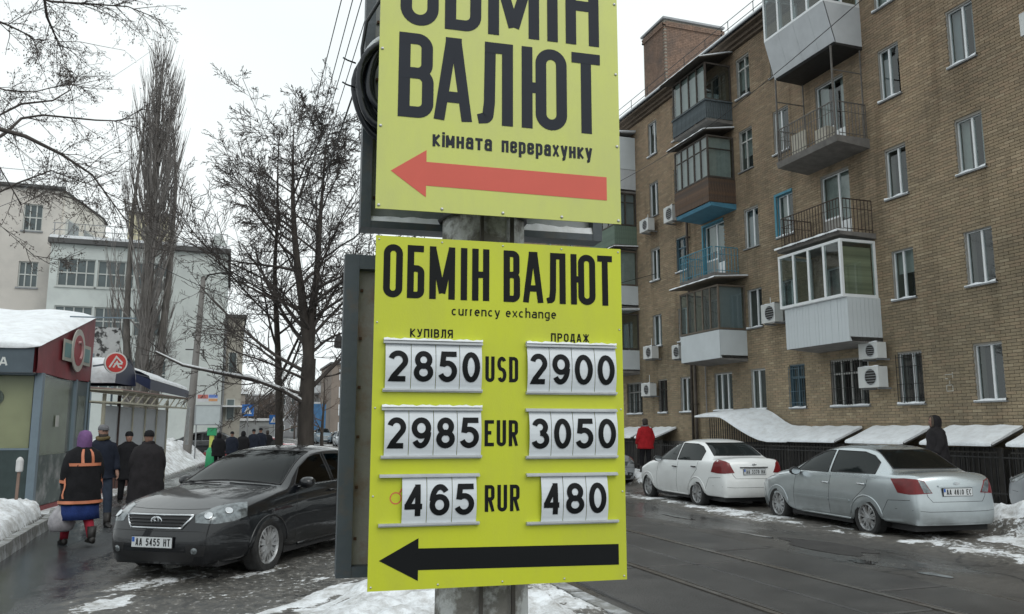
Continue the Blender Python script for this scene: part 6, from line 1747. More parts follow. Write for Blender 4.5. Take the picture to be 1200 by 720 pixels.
# the carrier bag in her left hand
hp = w_.matrix_basis @ hh[0]
bg = thing('carrier_bag', 'crumpled grey plastic carrier bag carried by the woman in orange striped jacket', 'bag', (hp.x, hp.y, hp.z - .52), R(112))
q = MB(); rn = random.Random(4)
rg = []
for z, rx, ry in ((0, .06, .1), (.02, .1, .15), (.12, .125, .18), (.22, .115, .165), (.3, .08, .12), (.36, .04, .07), (.40, .03, .04)):
    rg.append([Vector((math.cos(t)*rx*(1 + rn.uniform(-.1, .1)), math.sin(t)*ry*(1 + rn.uniform(-.08, .08)), z)) for t in np.linspace(0, 2*PI, 15)[:-1]])
q.loft(rg); q.build('bag_body', mat('bag_plastic', (.3, .29, .31), .35, var=.3, scale=12), bg, True)
q = MB(); q.tube([(0, -.03, .39), (0, -.02, .46), (0, 0, .5), (0, .02, .46), (0, .03, .39)], .008, 6); q.build('bag_handle', MATS['bag_plastic'], bg, True)
person('man in navy jacket and grey cap walking towards the camera past the kiosk', (-2.12, 16.4, 0), R(-65), 1.76, F_navy, .82, F_jean, F_boot, 'cap', F_grey, .42, (.1, -.1, .3, .3), bulk=1.12, scarf=F_brown, beard=True)
person('pedestrian in black coat and black hat facing the camera, partly behind another walker', (-2.12, 20.6, 0), R(-80), 1.63, F_black, .6, F_black, F_boot, 'hat', F_black, .2, (.05, -.05), bulk=1.1)
person('pedestrian in long charcoal coat and black knit hat seen from behind beside the black car', (-1.34, 16.2, 0), R(98), 1.66, F_dark, .42, F_black, F_boot, 'hat', F_black, .3, (.05, .1), bulk=1.4, scarf=F_dark)
person('pedestrian in red padded jacket in front of the brick facade', (13.5, 25.35, .2), R(85), 1.84, F_red, .78, F_black, F_boot, 'hair', None, .2, (.1, .0), bulk=1.22, scarf=F_grey)
person('pedestrian in dark hooded jacket standing behind the silver grey saloon', (14.65, 14.15, .2), R(150), 1.78, F_dark, .7, F_black, F_boot, 'hood', F_dark, .15, (.05, .0), bulk=1.3)
gl_ = 'people walking in the distance beyond the black car'
for (px_, dep, H_, cm, lab, hd) in ((261, 33, 1.55, F_black, 'leftmost distant walker in a round black coat', 'hood'), (276, 36, 1.58, F_navy, 'distant walker in navy, second from the left of the group', 'hat'),
        (289, 37, 1.6, F_black, 'distant walker with pale hair in the middle of the group', 'hood'), (301, 40, 1.68, F_navy, 'tall distant walker in dark blue in the group', 'hat'), (309, 41, 1.74, F_navy, 'tallest distant walker of the group, in dark blue', 'hat'), (317, 44, 1.62, F_black, 'rightmost distant walker of the group, in black', 'hair')):
    la = (px_-600)/960*dep; X_ = la*math.cos(R(18.9)) + dep*math.sin(R(18.9)); Y_ = dep*math.cos(R(18.9)) - la*math.sin(R(18.9))
    person(lab, (X_, Y_, 0), R(90 + 15*math.sin(px_)), H_, cm, .7, F_black, F_boot, hd, F_black, .25, (.1, .0), bulk=1.3, group=gl_, fingers=False)

# ------------------------------------------------------------------ left side: kiosk, pavilion, office building, street furniture
def wpt(px_, py_, dep):           # where a thing seen at this distance stands
    la = (px_-600)/960*dep; y_ = (360-py_)/960*dep; th = R(8.47)
    hz_ = dep*math.cos(th) - y_*math.sin(th)
    return (la*math.cos(R(18.9)) + hz_*math.sin(R(18.9)), hz_*math.cos(R(18.9)) - la*math.sin(R(18.9)), 1.7 + dep*math.sin(th) + y_*math.cos(th))
M_steelb = mat('blue_grey_steel', (.16, .21, .25), .5, var=.1)
M_fas = mat('grey_fascia', (.075, .10, .12), .6, var=.12)
M_awn = mat('dark_red_awning', (.2, .026, .034), .55, var=.2, scale=2, bump=.5, bscale=3)
M_kbase = mat('kiosk_base_panel', (.035, .055, .055), .6, var=.2)
M_kyel = mat('kiosk_yellow_blind', (.46, .43, .3), .8, var=.08)
M_kglass = glass('kiosk_glass', (.92, .95, .9), .95, .3, 1.4, .6)
M_cream = mat('cream_steel', (.52, .5, .4), .6, var=.12)
M_panel = mat('frosted_panel', (.44, .48, .52), .4, var=.06)
k = thing('kiosk', 'street kiosk with thick roof snow and a dark red side awning with round emblem', 'kiosk', (-3.72, 19.35, 0), R(-6.5))
D_ = 3.55
q = MB(); q.box(-6, -.02, .02, D_-.05, 0, .1); q.build('floor', M_kbase, k)
for (x, y_) in ((-.06, .06), (-.06, D_-.06), (-2.1, .06), (-4.2, .06), (-.06, 2.5)):
    q = MB(); w = .075 if (x, y_) == (-.06, .06) else .05; q.box(x-w, x+w, y_-w, y_+w, 0, 2.86); q.build('post', M_steelb, k)
for x0, x1 in ((-1.99, -.14), (-4.1, -2.2), (-6, -4.3)):
    q = MB(); q.box(x0, x1, .04, .09, .1, 1.28); q.build('base_panel', M_kbase, k)
    q = MB(); q.box(x0, x1, .05, .06, 1.30, 2.84); q.build('front_glass', M_kglass, k)
    q = MB(); q.box(x0, x1, .03, .1, 1.27, 1.31); q.build('window_rail', M_steelb, k)
q = MB(); q.box(-6, -.2, .55, .6, .1, 1.3); q.build('counter', mat('counter_dark', (.03, .035, .035), .7), k)
q = MB(); q.box(-6, -.2, .14, .15, 1.31, 2.84); q.build('yellow_blind', M_kyel, k)
q = MB(); q.loft([[Vector((-1.15 + math.cos(t)*.42, yy, 2.35 + math.sin(t)*.25)) for t in np.linspace(0, 2*PI, 25)[:-1]] for yy in (.10, .125)]); q.build('oval_sign', mat('oval_sign_green', (.06, .075, .07), .6), k)
q = MB(); q.box(-.075, -.065, .16, 2.4, 1.16, 2.84); q.build('side_glass', M_kglass, k)
q = MB(); q.box(-.09, -.04, .16, 2.4, .1, 1.15); q.build('side_base_panel', mat('side_base_teal', (.06, .085, .08), .5, var=.25, dirt=((.3, .3, .3), .3, 2)), k)
q = MB(); q.box(-.1, .0, .1, 2.45, .0, .1); q.build('red_plinth', mat('plinth_red', (.2, .03, .035), .6, var=.2), k)
q = MB(); q.box(-.17, -.15, .16, 2.4, 1.1, 2.8); q.build('side_blind', mat('olive_blind', (.33, .34, .29), .8, var=.2, scale=2), k)
q = MB(); q.box(-.09, -.04, 2.6, D_-.12, .1, 2.84); q.build('side_door', mat('door_teal', (.09, .12, .13), .5, var=.1), k)
q = MB(); q.box(-.036, -.03, 2.72, D_-.24, 1.5, 2.5); q.build('door_pane', M_kglass, k)
q = MB(); q.box(-.045, -.035, 1.22, 1.42, 1.75, 2.0); q.build('paper_notice', mat('paper', (.5, .5, .48), .9), k)
q = MB(); q.box(-6, 0, D_-.06, D_, .1, 2.9); q.build('back_wall', M_kbase, k)
q = MB(); q.box(-6, -.09, -.32, -.28, 2.84, 3.36); q.build('front_fascia', M_fas, k)
q = MB(); q.box(-6, -.09, -.27, D_, 2.80, 2.84); q.build('ceiling_panel', M_fas, k)
# side awning: cloth stretched over a raked frame
q = MB(); rows = []
n = 16
for j in range(7):
    v = j/6; r_ = []
    for i in range(n+1):
        u = i/n; y_ = -.32 + (D_+.42)*u; zt = 3.38 + 1.12*u; zb_ = 2.84 + .02*math.sin(u*9)
        r_.append((-.02 + .05*math.sin(v*PI)*0 + .018*math.sin(u*17 + v*3)*(1-v), y_, zb_ + (zt-zb_)*v))
    rows.append(r_)
q.grid(rows); q.grid([[(-.09, p[1], p[2]) for p in reversed(r_)] for r_ in (rows[0], rows[-1])]); q.grid([[(-.09, p[1], p[2]) for p in rows[-1]], list(rows[-1])])
q.build('side_awning', M_awn, k, True)
q = MB(); q.box(.028, .045, 1.1, 3.2, 3.22, 3.70); sp_ = q.build('sign_plaque', mat('plaque_cream', (.38, .38, .33), .6), k)
for a, b in ((1.18, 1.62), (2.62, 3.1)):
    q = MB(); q.box(.0451, .052, a, b, 3.3, 3.62); q.build('teal_block', mat('teal_print', (.12, .24, .24), .6), sp_)
def disc(q, x0, x1, cy, cz, ry, rz_, n=28): q.loft([[Vector((x, cy + math.cos(t)*ry, cz + math.sin(t)*rz_)) for t in np.linspace(0, 2*PI, n+1)[:-1]] for x in (x0, x1)])
q = MB(); disc(q, .046, .07, 2.12, 3.52, .50, .50); em = q.build('round_emblem', mat('emblem_cream', (.45, .44, .4), .6), k)
q = MB(); disc(q, .0701, .078, 2.12, 3.52, .36, .36); q.build('emblem_centre', mat('emblem_red', (.3, .05, .06), .6), em)
q = MB(); q.tube([(.085, 2.12 + math.cos(t)*.2, 3.52 + math.sin(t)*.2) for t in np.linspace(-1.2, 2.2, 12)], .03, 6); q.build('emblem_mark', mat('emblem_pink', (.5, .3, .3), .6), em)
q = MB(Matrix.Translation((-.60, -.322, 2.98)))
glyph(q, 'Н', -.36, -.22, 0, .17, .035, 0); glyph(q, 'А', -.12, .03, 0, .17, .035, 0); q.build('fascia_lettering', mat('white_print', (.6, .62, .6), .6), k)
# snow blanket
q = MB(); rows = []
for u, hh in ((-.012, -.05), (-.02, .06), (.0, .13), (.08, .17), (.35, .18), (.7, .19), (.94, .2), (1.02, .12), (1.03, .0)):
    rows.append([Vector((-6 + 6.0*i/24 + (.03 if i == 24 else 0), -.32 + (D_+.42)*u, 3.38 + 1.12*min(max(u, 0), 1) + hh*(1 + .12*math.sin(i*1.1+u*5)) * (1 if i < 23 else (.85 if i == 23 else .1)))) for i in range(25)])
q.grid(rows); q.build('roof_snow', M_snow, k, True)
q = MB(); q.box(-.12, 1.3, 1.9, 1.93, 4.28, 4.31); q.build('roof_bracket', M_steelb, k)

# pavilion behind the kiosk, its frame and blue vaulted awnings
pv = thing('pavilion', 'market pavilion of pale panels and cream trusses with snowy blue vaulted awnings', 'pavilion', (-3.05, 23.4, 0), R(-12))
q = MB(); q.box(-.03, .03, 0, 5.6, 0, .62); q.build('brown_base', mat('brown_base_panel', (.12, .05, .04), .7, var=.2), pv)
for i in range(6):
    q = MB(); q.box(-.04, .04, i*1.1-.03, i*1.1+.03, 0, 2.6); q.build('post', M_cream if i != 1 else mat('brown_post', (.06, .035, .03), .6), pv)
for i in range(5):
    q = MB(); q.box(-.01, .01, i*1.1+.04, i*1.1+1.06, .68, 2.3); q.build('panel', M_panel, pv)
q = MB(); q.box(-.035, .035, 0, 5.55, .62, .68); q.build('snowy_sill', M_snow, pv)
q = MB()
for x in (-.8, .55):
    for z in (2.42, 2.72): q.bar((x, -.4, z - (.06 if x > 0 else 0)), (x, 5.8, z - (.06 if x > 0 else 0)), .045)
for i in range(11):
    y_ = -.4 + i*.6; q.bar((-.8, y_, 2.72), (.55, y_, 2.66), .035); q.bar((.55, y_, 2.36), (.55, min(y_+.6, 5.8), 2.66), .025); q.bar((-.8, y_, 2.42), (.55, y_, 2.36), .03)
q.build('roof_truss', M_cream, pv)
q = MB(); q.add([(-1.6, -.4, 2.86), (.6, -.4, 2.70), (.6, 5.8, 2.70), (-1.6, 5.8, 2.86), (-1.6, -.4, 2.83), (.6, -.4, 2.67), (.6, 5.8, 2.67), (-1.6, 5.8, 2.83)], [(0,1,2,3),(7,6,5,4),(0,4,5,1),(1,5,6,2),(2,6,7,3),(3,7,4,0)]); q.build('roof_sheet', mat('pink_roof_sheet', (.42, .3, .27), .7, var=.15), pv)
M_navy = mat('navy_awning', (.012, .02, .06), .5, var=.15)
q = MB()
def vault(y0, y1, x0, x1, z, h):
    rows = [[Vector((x0 + (x1-x0)*s_, y0 + (y1-y0)*(1-math.cos(t))/2, z + h*math.sin(t))) for t in np.linspace(0, PI, 13)] for s_ in (0, 1)]
    q = MB(); q.grid(rows); q.add([tuple(p) for p in rows[1]], [tuple(range(13))]); q.add([tuple(p) for p in rows[0]], [tuple(range(12, -1, -1))]); return q, rows
q, rows = vault(-.2, 1.4, -1.5, .3, 2.86, .62); q.build('vaulted_awning', M_navy, pv)
q = MB(); q.grid([[p + Vector((.0 if i else .02, 0, .09*math.sin(t)**.5 + .005)) for p, t in zip(r_, np.linspace(0, PI, 13))] for i, r_ in enumerate(rows)]); q.build('awning_snow', M_snow, pv, True)
q = MB(); q.add([(.62, 1.6, 2.78), (.62, 5.6, 2.70), (-.9, 5.6, 3.5), (-.9, 1.6, 3.6), (.62, 1.6, 3.06), (.62, 5.6, 2.92)], [(0,1,5,4),(4,5,2,3),(0,4,3)]); q.build('sloping_awning', M_navy, pv)
for a in (0, .5):
    q = MB(); q.grid([[Vector((.6 - 1.4*u, 1.6 + 3.95*v, (3.07 - .14*v) + .56*u + .05 + hh)) for v in np.linspace(0, 1, 12)] for u, hh in ((a, -.04), (a+.02, .03), (a+.2, .05), (a+.36, .03), (a+.38, -.03))]); q.build('awning_snow', M_snow, pv, True)
q = MB(); q.box(.62, .66, 5.5, 5.75, 1.2, 2.4); q.build('narrow_banner', mat('banner_white', (.5, .52, .52), .7, var=.2, scale=9), pv)
# round red sign on a bracket
x, y_, z = wpt(135.5, 425, 20.6)
rs_ = thing('round_sign', 'round red sign with a pale triangular emblem on the pavilion awning', 'sign', (x, y_, z-.28), R(20))
q = MB(); q.loft([[Vector((math.cos(t)*.27, yy, .27 + math.sin(t)*.27)) for t in np.linspace(0, 2*PI, 33)[:-1]] for yy in (-.04, .04)]); q.build('sign_rim', mat('sign_rim_white', (.6, .6, .58), .5), rs_)
q = MB(); q.loft([[Vector((math.cos(t)*.235, yy, .27 + math.sin(t)*.235)) for t in np.linspace(0, 2*PI, 33)[:-1]] for yy in (-.05, -.041)]); q.build('sign_face', mat('sign_face_red', (.5, .035, .03), .5, var=.05), rs_)
q = MB()
for pts in ([(-.15, -.12), (.0, .15), (.15, -.0)], [(-.04, -.03), (.15, -.02)], [(-.06, -.12), (.02, .02), (.07, -.1), (.14, -.12)]): ribbon(q, [(a, .27 + b) for a, b in pts], False, .04, -.052)
q.build('emblem', mat('white_print', (.6, .62, .6), .6), rs_)
q = MB(); q.bar((0, .04, .27), (-.4, .5, .2), .04); q.build('bracket', M_steelb, rs_)
# black and white advert board above the pavilion
x, y_, z = wpt(122, 415, 26)
ab = thing('advert_board', 'pale advert board with dark blotchy print standing above the pavilion roof', 'advert board', (x, y_, 0), R(10))
q = MB(); q.box(-.4, .42, -.02, .02, z-.1, z+.85); q.build('board', mat('advert_print', (.45, .46, .46), .8, var=.1, dirt=((.04, .04, .04), .45, 3.2, .03)), ab)
q = MB(); q.bar((-.3, 0, 0), (-.3, 0, z), .06); q.build('post', M_steelb, ab)
q = MB(); q.bar((.3, 0, 0), (.3, 0, z), .06); q.build('post', M_steelb, ab)
# marker stake in the snow
mk = thing('marker_stake', 'thin wooden stake with a white capped top in the snow heap at the left edge', 'stake', (-3.55, 16.4, .2))
x, y_, z = wpt(21, 560, 14.5); mk.location = (x, y_, .15)
q = MB(); q.bar((0, 0, 0), (.01, 0, .85), .045); q.build('stake', mat('stake_wood', (.22, .15, .12), .8, var=.2), mk)
q = MB(); q.loft([ell((.01, 0, zz), r_, r_, 10) for zz, r_ in ((.80, .05), (.82, .06), (1.0, .06), (1.04, .04), (1.06, .01))]); q.build('white_cap', mat('cap_white', (.6, .6, .6), .6), mk)

# ---- pale office building
ob_ = thing('office_building', 'pale plastered office building with large gridded windows behind the poplar', 'building', (-9.5, 52, 0))
TO = Matrix.Translation((9.5, -52, 0)); O = lambda: MB(TO)
M_pl1 = mat('beige_plaster', (.56, .53, .49), .9, var=.06, scale=.6, bump=.15, dirt=((.46, .44, .41), .3, .7), coords='World')
M_pl2 = mat('greenish_white_plaster', (.57, .61, .59), .9, var=.05, scale=.5, dirt=((.48, .51, .5), .3, .8), coords='World')
M_pl3 = mat('cream_plaster', (.5, .46, .32), .9, var=.06, scale=.6)
M_ofr = mat('office_window_frame', (.5, .52, .5), .7, var=.1)
M_opane = mat('office_pane', (.09, .115, .12), .12, var=.35, scale=.5, coords='World')
def wall_open(q, x0, x1, z0, z1, y_, th, ops):
    """front wall with openings (x0,x1,z0,z1)"""
    zs_ = sorted(set([z0, z1] + [o[2] for o in ops] + [o[3] for o in ops]))
    for za, zb_ in zip(zs_, zs_[1:]):
        cut = sorted((o[0], o[1]) for o in ops if o[2] <= za + 1e-6 and o[3] >= zb_ - 1e-6); c = x0
        for a, b in cut + [(x1, x1)]:
            if a > c: q.box(c, a, y_, y_+th, za, zb_)
            c = max(c, b)
def owin(x0, x1, z0, z1, y_, nx_, nz_, big=0):
    q = O(); t = .06
    q.box(x0, x1, y_+.1, y_+.18, z0, z0+t); q.box(x0, x1, y_+.1, y_+.18, z1-t, z1); q.box(x0, x0+t, y_+.1, y_+.18, z0+t, z1-t); q.box(x1-t, x1, y_+.1, y_+.18, z0+t, z1-t)
    for i in range(1, nx_): 
        c = x0 + (x1-x0)*i/nx_; q.box(c-.03, c+.03, y_+.105, y_+.175, z0+t, z1-t)
    for i in range(1, nz_):
        c = z0 + (z1-z0)*i/nz_; q.box(x0+t, x1-t, y_+.102, y_+.178, c-.035, c+.035)
    f = q.build('window', M_ofr, ob_)
    pw, ph_ = (x1-x0)/nx_, (z1-z0)/nz_
    for i in range(nx_):
        for j in range(nz_):
            q = O(); q.add([(x0+pw*i+.03, y_+.15, z0+ph_*j+.03), (x0+pw*(i+1)-.03, y_+.15, z0+ph_*j+.03), (x0+pw*(i+1)-.03, y_+.15, z0+ph_*(j+1)-.03), (x0+pw*i+.03, y_+.15, z0+ph_*(j+1)-.03)], [(0,1,2,3)]); q.build('pane', M_opane, f)
    q = O(); q.box(x0-.08, x1+.08, y_-.08, y_+.1, z0-.09, z0-.01); q.build('sill', M_sill if not big else M_ofr, f)
ops = []
for r_, (za, zb_) in enumerate(((12.9, 14.45), (9.62, 11.1), (6.3, 7.75), (3.0, 4.5))):
    for xa in (-11.65, -14.35, -17.0, -19.7): ops.append((xa, xa+.98, za, zb_))
q = O(); wall_open(q, -22, -9.75, 0, 15.35, 52, .4, ops); q.box(-22, -10.2, 52.9, 53, 0, 15); q.build('tall_wall', M_pl1, ob_)
for o_ in ops: owin(*o_, 52, 3, 2)
q = O(); q.prism([(-22, 51.85), (-9.6, 51.85), (-8.35, 58.2), (-8.35, 60.1), (-22, 60.1)], 15.352, 15.40, 'z'); q.box(-22, -9.6, 51.75, 52.1, 15.402, 15.56); q.build('tall_roof', mat('dark_roof_edge', (.09, .09, .09), .7), ob_)
q = O(); q.box(-22, -9.8, 52.15, 60, 15.41, 15.6); q.build('roof_snow', M_snow, ob_)
def sd_(u): return (-9.66 + 1.16*u, 52 + 6.2*u)
q = O(); q.prism([(-9.76, 52.401), (-9.66, 52.401), (-8.5, 58.2), (-8.5, 60), (-9.76, 60)], 0, 15.345, 'z'); q.build('tall_side_wall', mat('sunlit_side_plaster', (.66, .63, .58), .9, var=.05), ob_, fix=True)  # sunlight on this side is put into a lighter plaster colour
q = O(); q.box(-8.499, -8.1, 58.4, 60, 12, 14.2); q.build('side_pier', M_pl1, ob_)
for i in range(2):
    (xa, ya), (xb, yb) = sd_(.12 + .42*i), sd_(.12 + .42*i + .28)
    q = O(); q.add([(xa+.03, ya, 12.35), (xb+.03, yb, 12.35), (xb+.03, yb, 13.9), (xa+.03, ya, 13.9), (xa-.1, ya, 12.35), (xb-.1, yb, 12.35), (xb-.1, yb, 13.9), (xa-.1, ya, 13.9)], [(0,1,2,3),(7,6,5,4),(0,4,5,1),(1,5,6,2),(2,6,7,3),(3,7,4,0)]); f = q.build('window', M_ofr, ob_)
    for j in (0, 1):
        (xc, yc), (xd, yd) = sd_(.12 + .42*i + .015 + .135*j), sd_(.12 + .42*i + .135 + .13*j)
        q = O(); q.add([(xc+.045, yc, 12.45), (xd+.045, yd, 12.45), (xd+.045, yd, 13.8), (xc+.045, yc, 13.8)], [(0,1,2,3)]); q.build('pane', M_opane, f)
q = O()
for i in range(8): q.bar((-21 + i*1.6, 52.1, 15.6), (-21 + i*1.6, 52.1, 16.5), .035)
q.bar((-21, 52.1, 16.45), (-9.8, 52.1, 16.45), .03); q.build('roof_railing', M_sill, ob_)
ops = []
for za, zb_ in ((9.5, 11.05), (6.85, 8.4), (3.9, 5.5)):
    for i in range(3): ops.append((-9.32 + i*1.98, -9.32 + i*1.98 + 1.88, za, zb_))
q = O(); wall_open(q, -9.72, -.5, 0, 11.85, 50, .4, ops); q.box(-.5, -.499, 50, 62, 0, 11.85); q.box(-9.72, -.9, 50.9, 51, 0, 11.8); q.build('low_wall', M_pl2, ob_)
for o_ in ops: owin(*o_, 50, 4, 2, 1)
q = O(); q.box(-9.85, -.35, 49.7, 62, 11.86, 12.12); q.build('low_roof', MATS['dark_roof_edge'], ob_)
q = O(); q.box(-9.8, -.4, 49.8, 62, 12.125, 12.3); q.build('roof_snow', M_snow, ob_)
q = O()
for i in range(7): q.bar((-9.6 + i*1.5, 49.85, 12.1), (-9.6 + i*1.5, 49.85, 13.0), .04)
for z in (12.6, 12.98): q.bar((-9.7, 49.85, z), (-.6, 49.85, z), .035)
q.build('roof_railing', M_sill, ob_)
q = O(); q.box(-6.3, -4.1, 53, 57, 12.1, 14.6); q.build('roof_house', M_pl3, ob_); q = O(); q.box(-6.4, -4.0, 52.9, 57.1, 14.61, 14.72); q.build('roof_house_cap', MATS['dark_roof_edge'], ob_)
q = O(); q.prism([(-1.5, 12.3), (-1.35, 12.9), (-.95, 13.0), (-.55, 12.3)], 50, 51); q.build('parapet_piece', M_pl2, ob_)
q = O(); q.box(-.497, .62, 52.4, 70, 0, 8.4); q.build('annex_wall', mat('annex_plaster', (.42, .4, .35), .9, var=.1, scale=1, dirt=((.2, .18, .16), .25, 1.4)), ob_)
q = O(); q.box(-.55, .75, 52.2, 70, 8.41, 8.6); q.build('annex_roof', MATS['dark_roof_edge'], ob_)
for z in (2.2, 5.0):
    q = O(); q.box(-.2, .3, 52.3, 52.399, z, z+1.3); f = q.build('window', M_ofr, ob_); q = O(); q.box(-.14, .24, 52.28, 52.299, z+.06, z+1.24); q.build('pane', M_opane, f)
q = O(); q.tube([(-.42, 52.3, 0), (-.42, 52.3, 8.3)], .07, 8); q.build('downpipe', M_sill, ob_)
q = O(); q.box(-.4, .75, 51.6, 52.39, 3.0, 3.08); q.build('door_canopy', M_snow, ob_)

# ---- notice boards on the post, the leaning lamp post
lp = thing('lamp_post', 'leaning concrete lamp post in front of the pale building', 'lamp post', (-1.79, 41.3, 0))
q = MB(); q.loft([ell((.0 + .085*zz*.42, -.0, zz), .21 - .0115*zz, .21 - .0115*zz, 10) for zz in np.linspace(0, 8.9, 10)]); q.build('post', mat('lamp_post_concrete', (.2, .19, .18), .85, var=.15, scale=2), lp, 'auto')
q = MB(); q.tube([(.3, 0, 8.6), (.55, -.1, 9.0), (1.1, -.3, 9.1)], .04, 6); q.loft([[Vector((1.1 + t_, -.3 + p.x, 9.08 + p.y)) for p in ell((0, 0, 0), r_, r_*.6, 10)] for t_, r_ in ((0, .05), (.1, .11), (.45, .12), (.55, .05))]); q.build('lamp_arm', M_iron, lp)
q = MB(); q.bar((-.3, 0, 5.4), (.6, 0, 5.4), .05); q.build('cross_bar', M_iron, lp)
nb = thing('notice_board', 'grey framed notice board with a red and blue strip above it on two posts', 'notice board', (*wpt(243, 500, 38)[:2], 0), R(-14))
q = MB(); q.box(-.55, .55, -.03, .03, 1.9, 2.78); q.build('board', mat('board_grey', (.42, .46, .47), .6, var=.06), nb)
q = MB()
for a in ((-.58, .58, 1.87, 1.92), (-.58, .58, 2.76, 2.81)): q.box(a[0], a[1], -.045, .045, a[2], a[3])
for a in ((-.6, -.55), (.55, .6)): q.box(a[0], a[1], -.05, .05, 1.87, 2.81)
q.build('board_frame', M_sill, nb)
for x in (-.5, .5):
    q = MB(); q.bar((x, 0, 0), (x, 0, 1.87), .05); q.build('post', M_sill, nb)
q = MB(); q.box(-.53, .42, -.03, .03, 2.95, 3.32); st_ = q.build('strip_board', mat('strip_white', (.5, .5, .52), .6), nb)
q = MB(); q.box(-.5, -.03, -.036, -.031, 3.1, 3.28); q.build('red_print', mat('faded_red', (.45, .14, .12), .6), st_)
q = MB(); q.box(-.0, .4, -.036, -.031, 3.14, 3.28); q.build('blue_print', mat('faded_blue', (.12, .2, .5), .6), st_)
q = MB(); q.box(-.0, .4, -.036, -.031, 2.98, 3.1); q.build('orange_print', mat('faded_orange', (.5, .25, .12), .6), st_)
gp = thing('street_post', 'small green and yellow street post with a green base', 'post', (*wpt(248, 520, 36)[:2], 0), R(-14))
q = MB(); q.box(-.19, .19, -.1, .1, 1.42, 1.76); q.build('green_head', mat('bright_green', (.02, .3, .12), .5), gp)
q = MB(); q.box(-.09, .09, -.06, .06, .9, 1.42); q.build('yellow_panel', mat('yellow_panel', (.5, .55, .12), .5), gp)
q = MB(); q.loft([ell((0, 0, z_), r_, r_, 12) for z_, r_ in ((0, .24), (.05, .25), (.75, .21), (.9, .12))]); q.build('green_base', MATS['bright_green'], gp, 'auto')
def crossing(px_, py_, dep, lab):
    x, y_, z = wpt(px_, py_, dep); o = thing('crossing_sign', lab, 'road sign', (x, y_, 0), R(-17), 'pedestrian crossing signs')
    q = MB(); q.tube([(.0, .03, 0), (.0, .03, z+.3)], .035, 8); q.build('post', M_sill, o)
    q = MB(); q.box(-.32, .32, -.02, .02, z-.32, z+.32); f = q.build('sign_plate', mat('sign_blue', (.02, .13, .42), .5), o)
    q = MB(); q.add([(-.23, -.0215, z-.2), (.23, -.0215, z-.2), (0, -.0215, z+.22)], [(0,1,2)]); q.build('white_triangle', mat('sign_white', (.65, .66, .66), .5), f)
    q = MB()
    for a, b in (((0, .04), (0, -.05)), ((0, -.05), (-.06, -.17)), ((0, -.05), (.06, -.17)), ((0, .02), (-.06, -.04)), ((0, .02), (.06, -.03))): ribbon(q, [(a[0], z+a[1]), (b[0], z+b[1])], False, .028, -.0225)
    q.add([(math.cos(t)*.025, -.0235, z+.08+math.sin(t)*.025) for t in np.linspace(0, 2*PI, 9)[:-1]], [tuple(range(8))])
    q.build('walking_figure', M_ink, f)
crossing(290.5, 481, 45, 'blue pedestrian crossing sign nearer the pale building'); crossing(321, 492, 57, 'farther blue pedestrian crossing sign close to the bare tree')
# low shed with snow
sh = thing('shed', 'low grey shed with snow on its flat roof beyond the crossing signs', 'shed', (*wpt(302, 510, 62)[:2], 0), R(-15))
q = MB(); q.box(-1.4, 1.2, 0, 3, 0, 2.3); q.build('wall', mat('shed_grey', (.35, .37, .38), .8, var=.1), sh)
q = MB(); q.box(-1.55, 1.3, -.15, 3.1, 2.31, 2.5); q.build('snow_layer', M_snow, sh)
q = MB(); q.box(.1, .8, -.02, -.001, .1, 1.9); q.build('door', M_sill, sh)

# ---- far end of the street
fb = thing('far_building', 'distant four storey brown building with white windows at the end of the street', 'building', (11.4, 100, 0))
q = MB(); q.box(0, 12, 0, 12, 0, 9.4); q.build('wall', mat('far_brown_wall', (.24, .20, .17), .9, var=.15, scale=.5), fb)
q = MB(); q.box(-.2, 12.2, -.2, 12.2, 9.41, 9.65); q.build('roof', MATS['dark_roof_edge'], fb)
for r_ in range(4):
    for c_ in range(5):
        q = MB(); q.box(.9 + c_*2.2, 1.9 + c_*2.2, -.06, -.001, 1.2 + r_*2.1, 2.5 + r_*2.1); f = q.build('window', M_pvc, fb)
        q = MB(); q.box(1.02 + c_*2.2, 1.36 + c_*2.2, -.08, -.061, 1.32 + r_*2.1, 2.38 + r_*2.1); q.build('pane', M_opane, f); q = MB(); q.box(1.44 + c_*2.2, 1.78 + c_*2.2, -.08, -.061, 1.32 + r_*2.1, 2.38 + r_*2.1); q.build('pane', M_opane, f)
fb2 = thing('far_building', 'distant terraced building with balconies farther down the street', 'building', (13.5, 128, 0))
q = MB(); q.box(0, 12, 0, 50, 0, 9.5); q.build('wall', mat('far_grey_wall', (.22, .21, .20), .9, var=.15, scale=.4), fb2)
for r_ in range(3):
    q = MB(); q.box(-1.2, -.001, 1, 4.5, 2.2 + r_*2.5, 3.3 + r_*2.5); q.build('balcony', M_clad2, fb2)
    q = MB(); q.box(-1.2, -.001, 8, 11, 2.2 + r_*2.5, 3.3 + r_*2.5); q.build('balcony', M_sill, fb2)
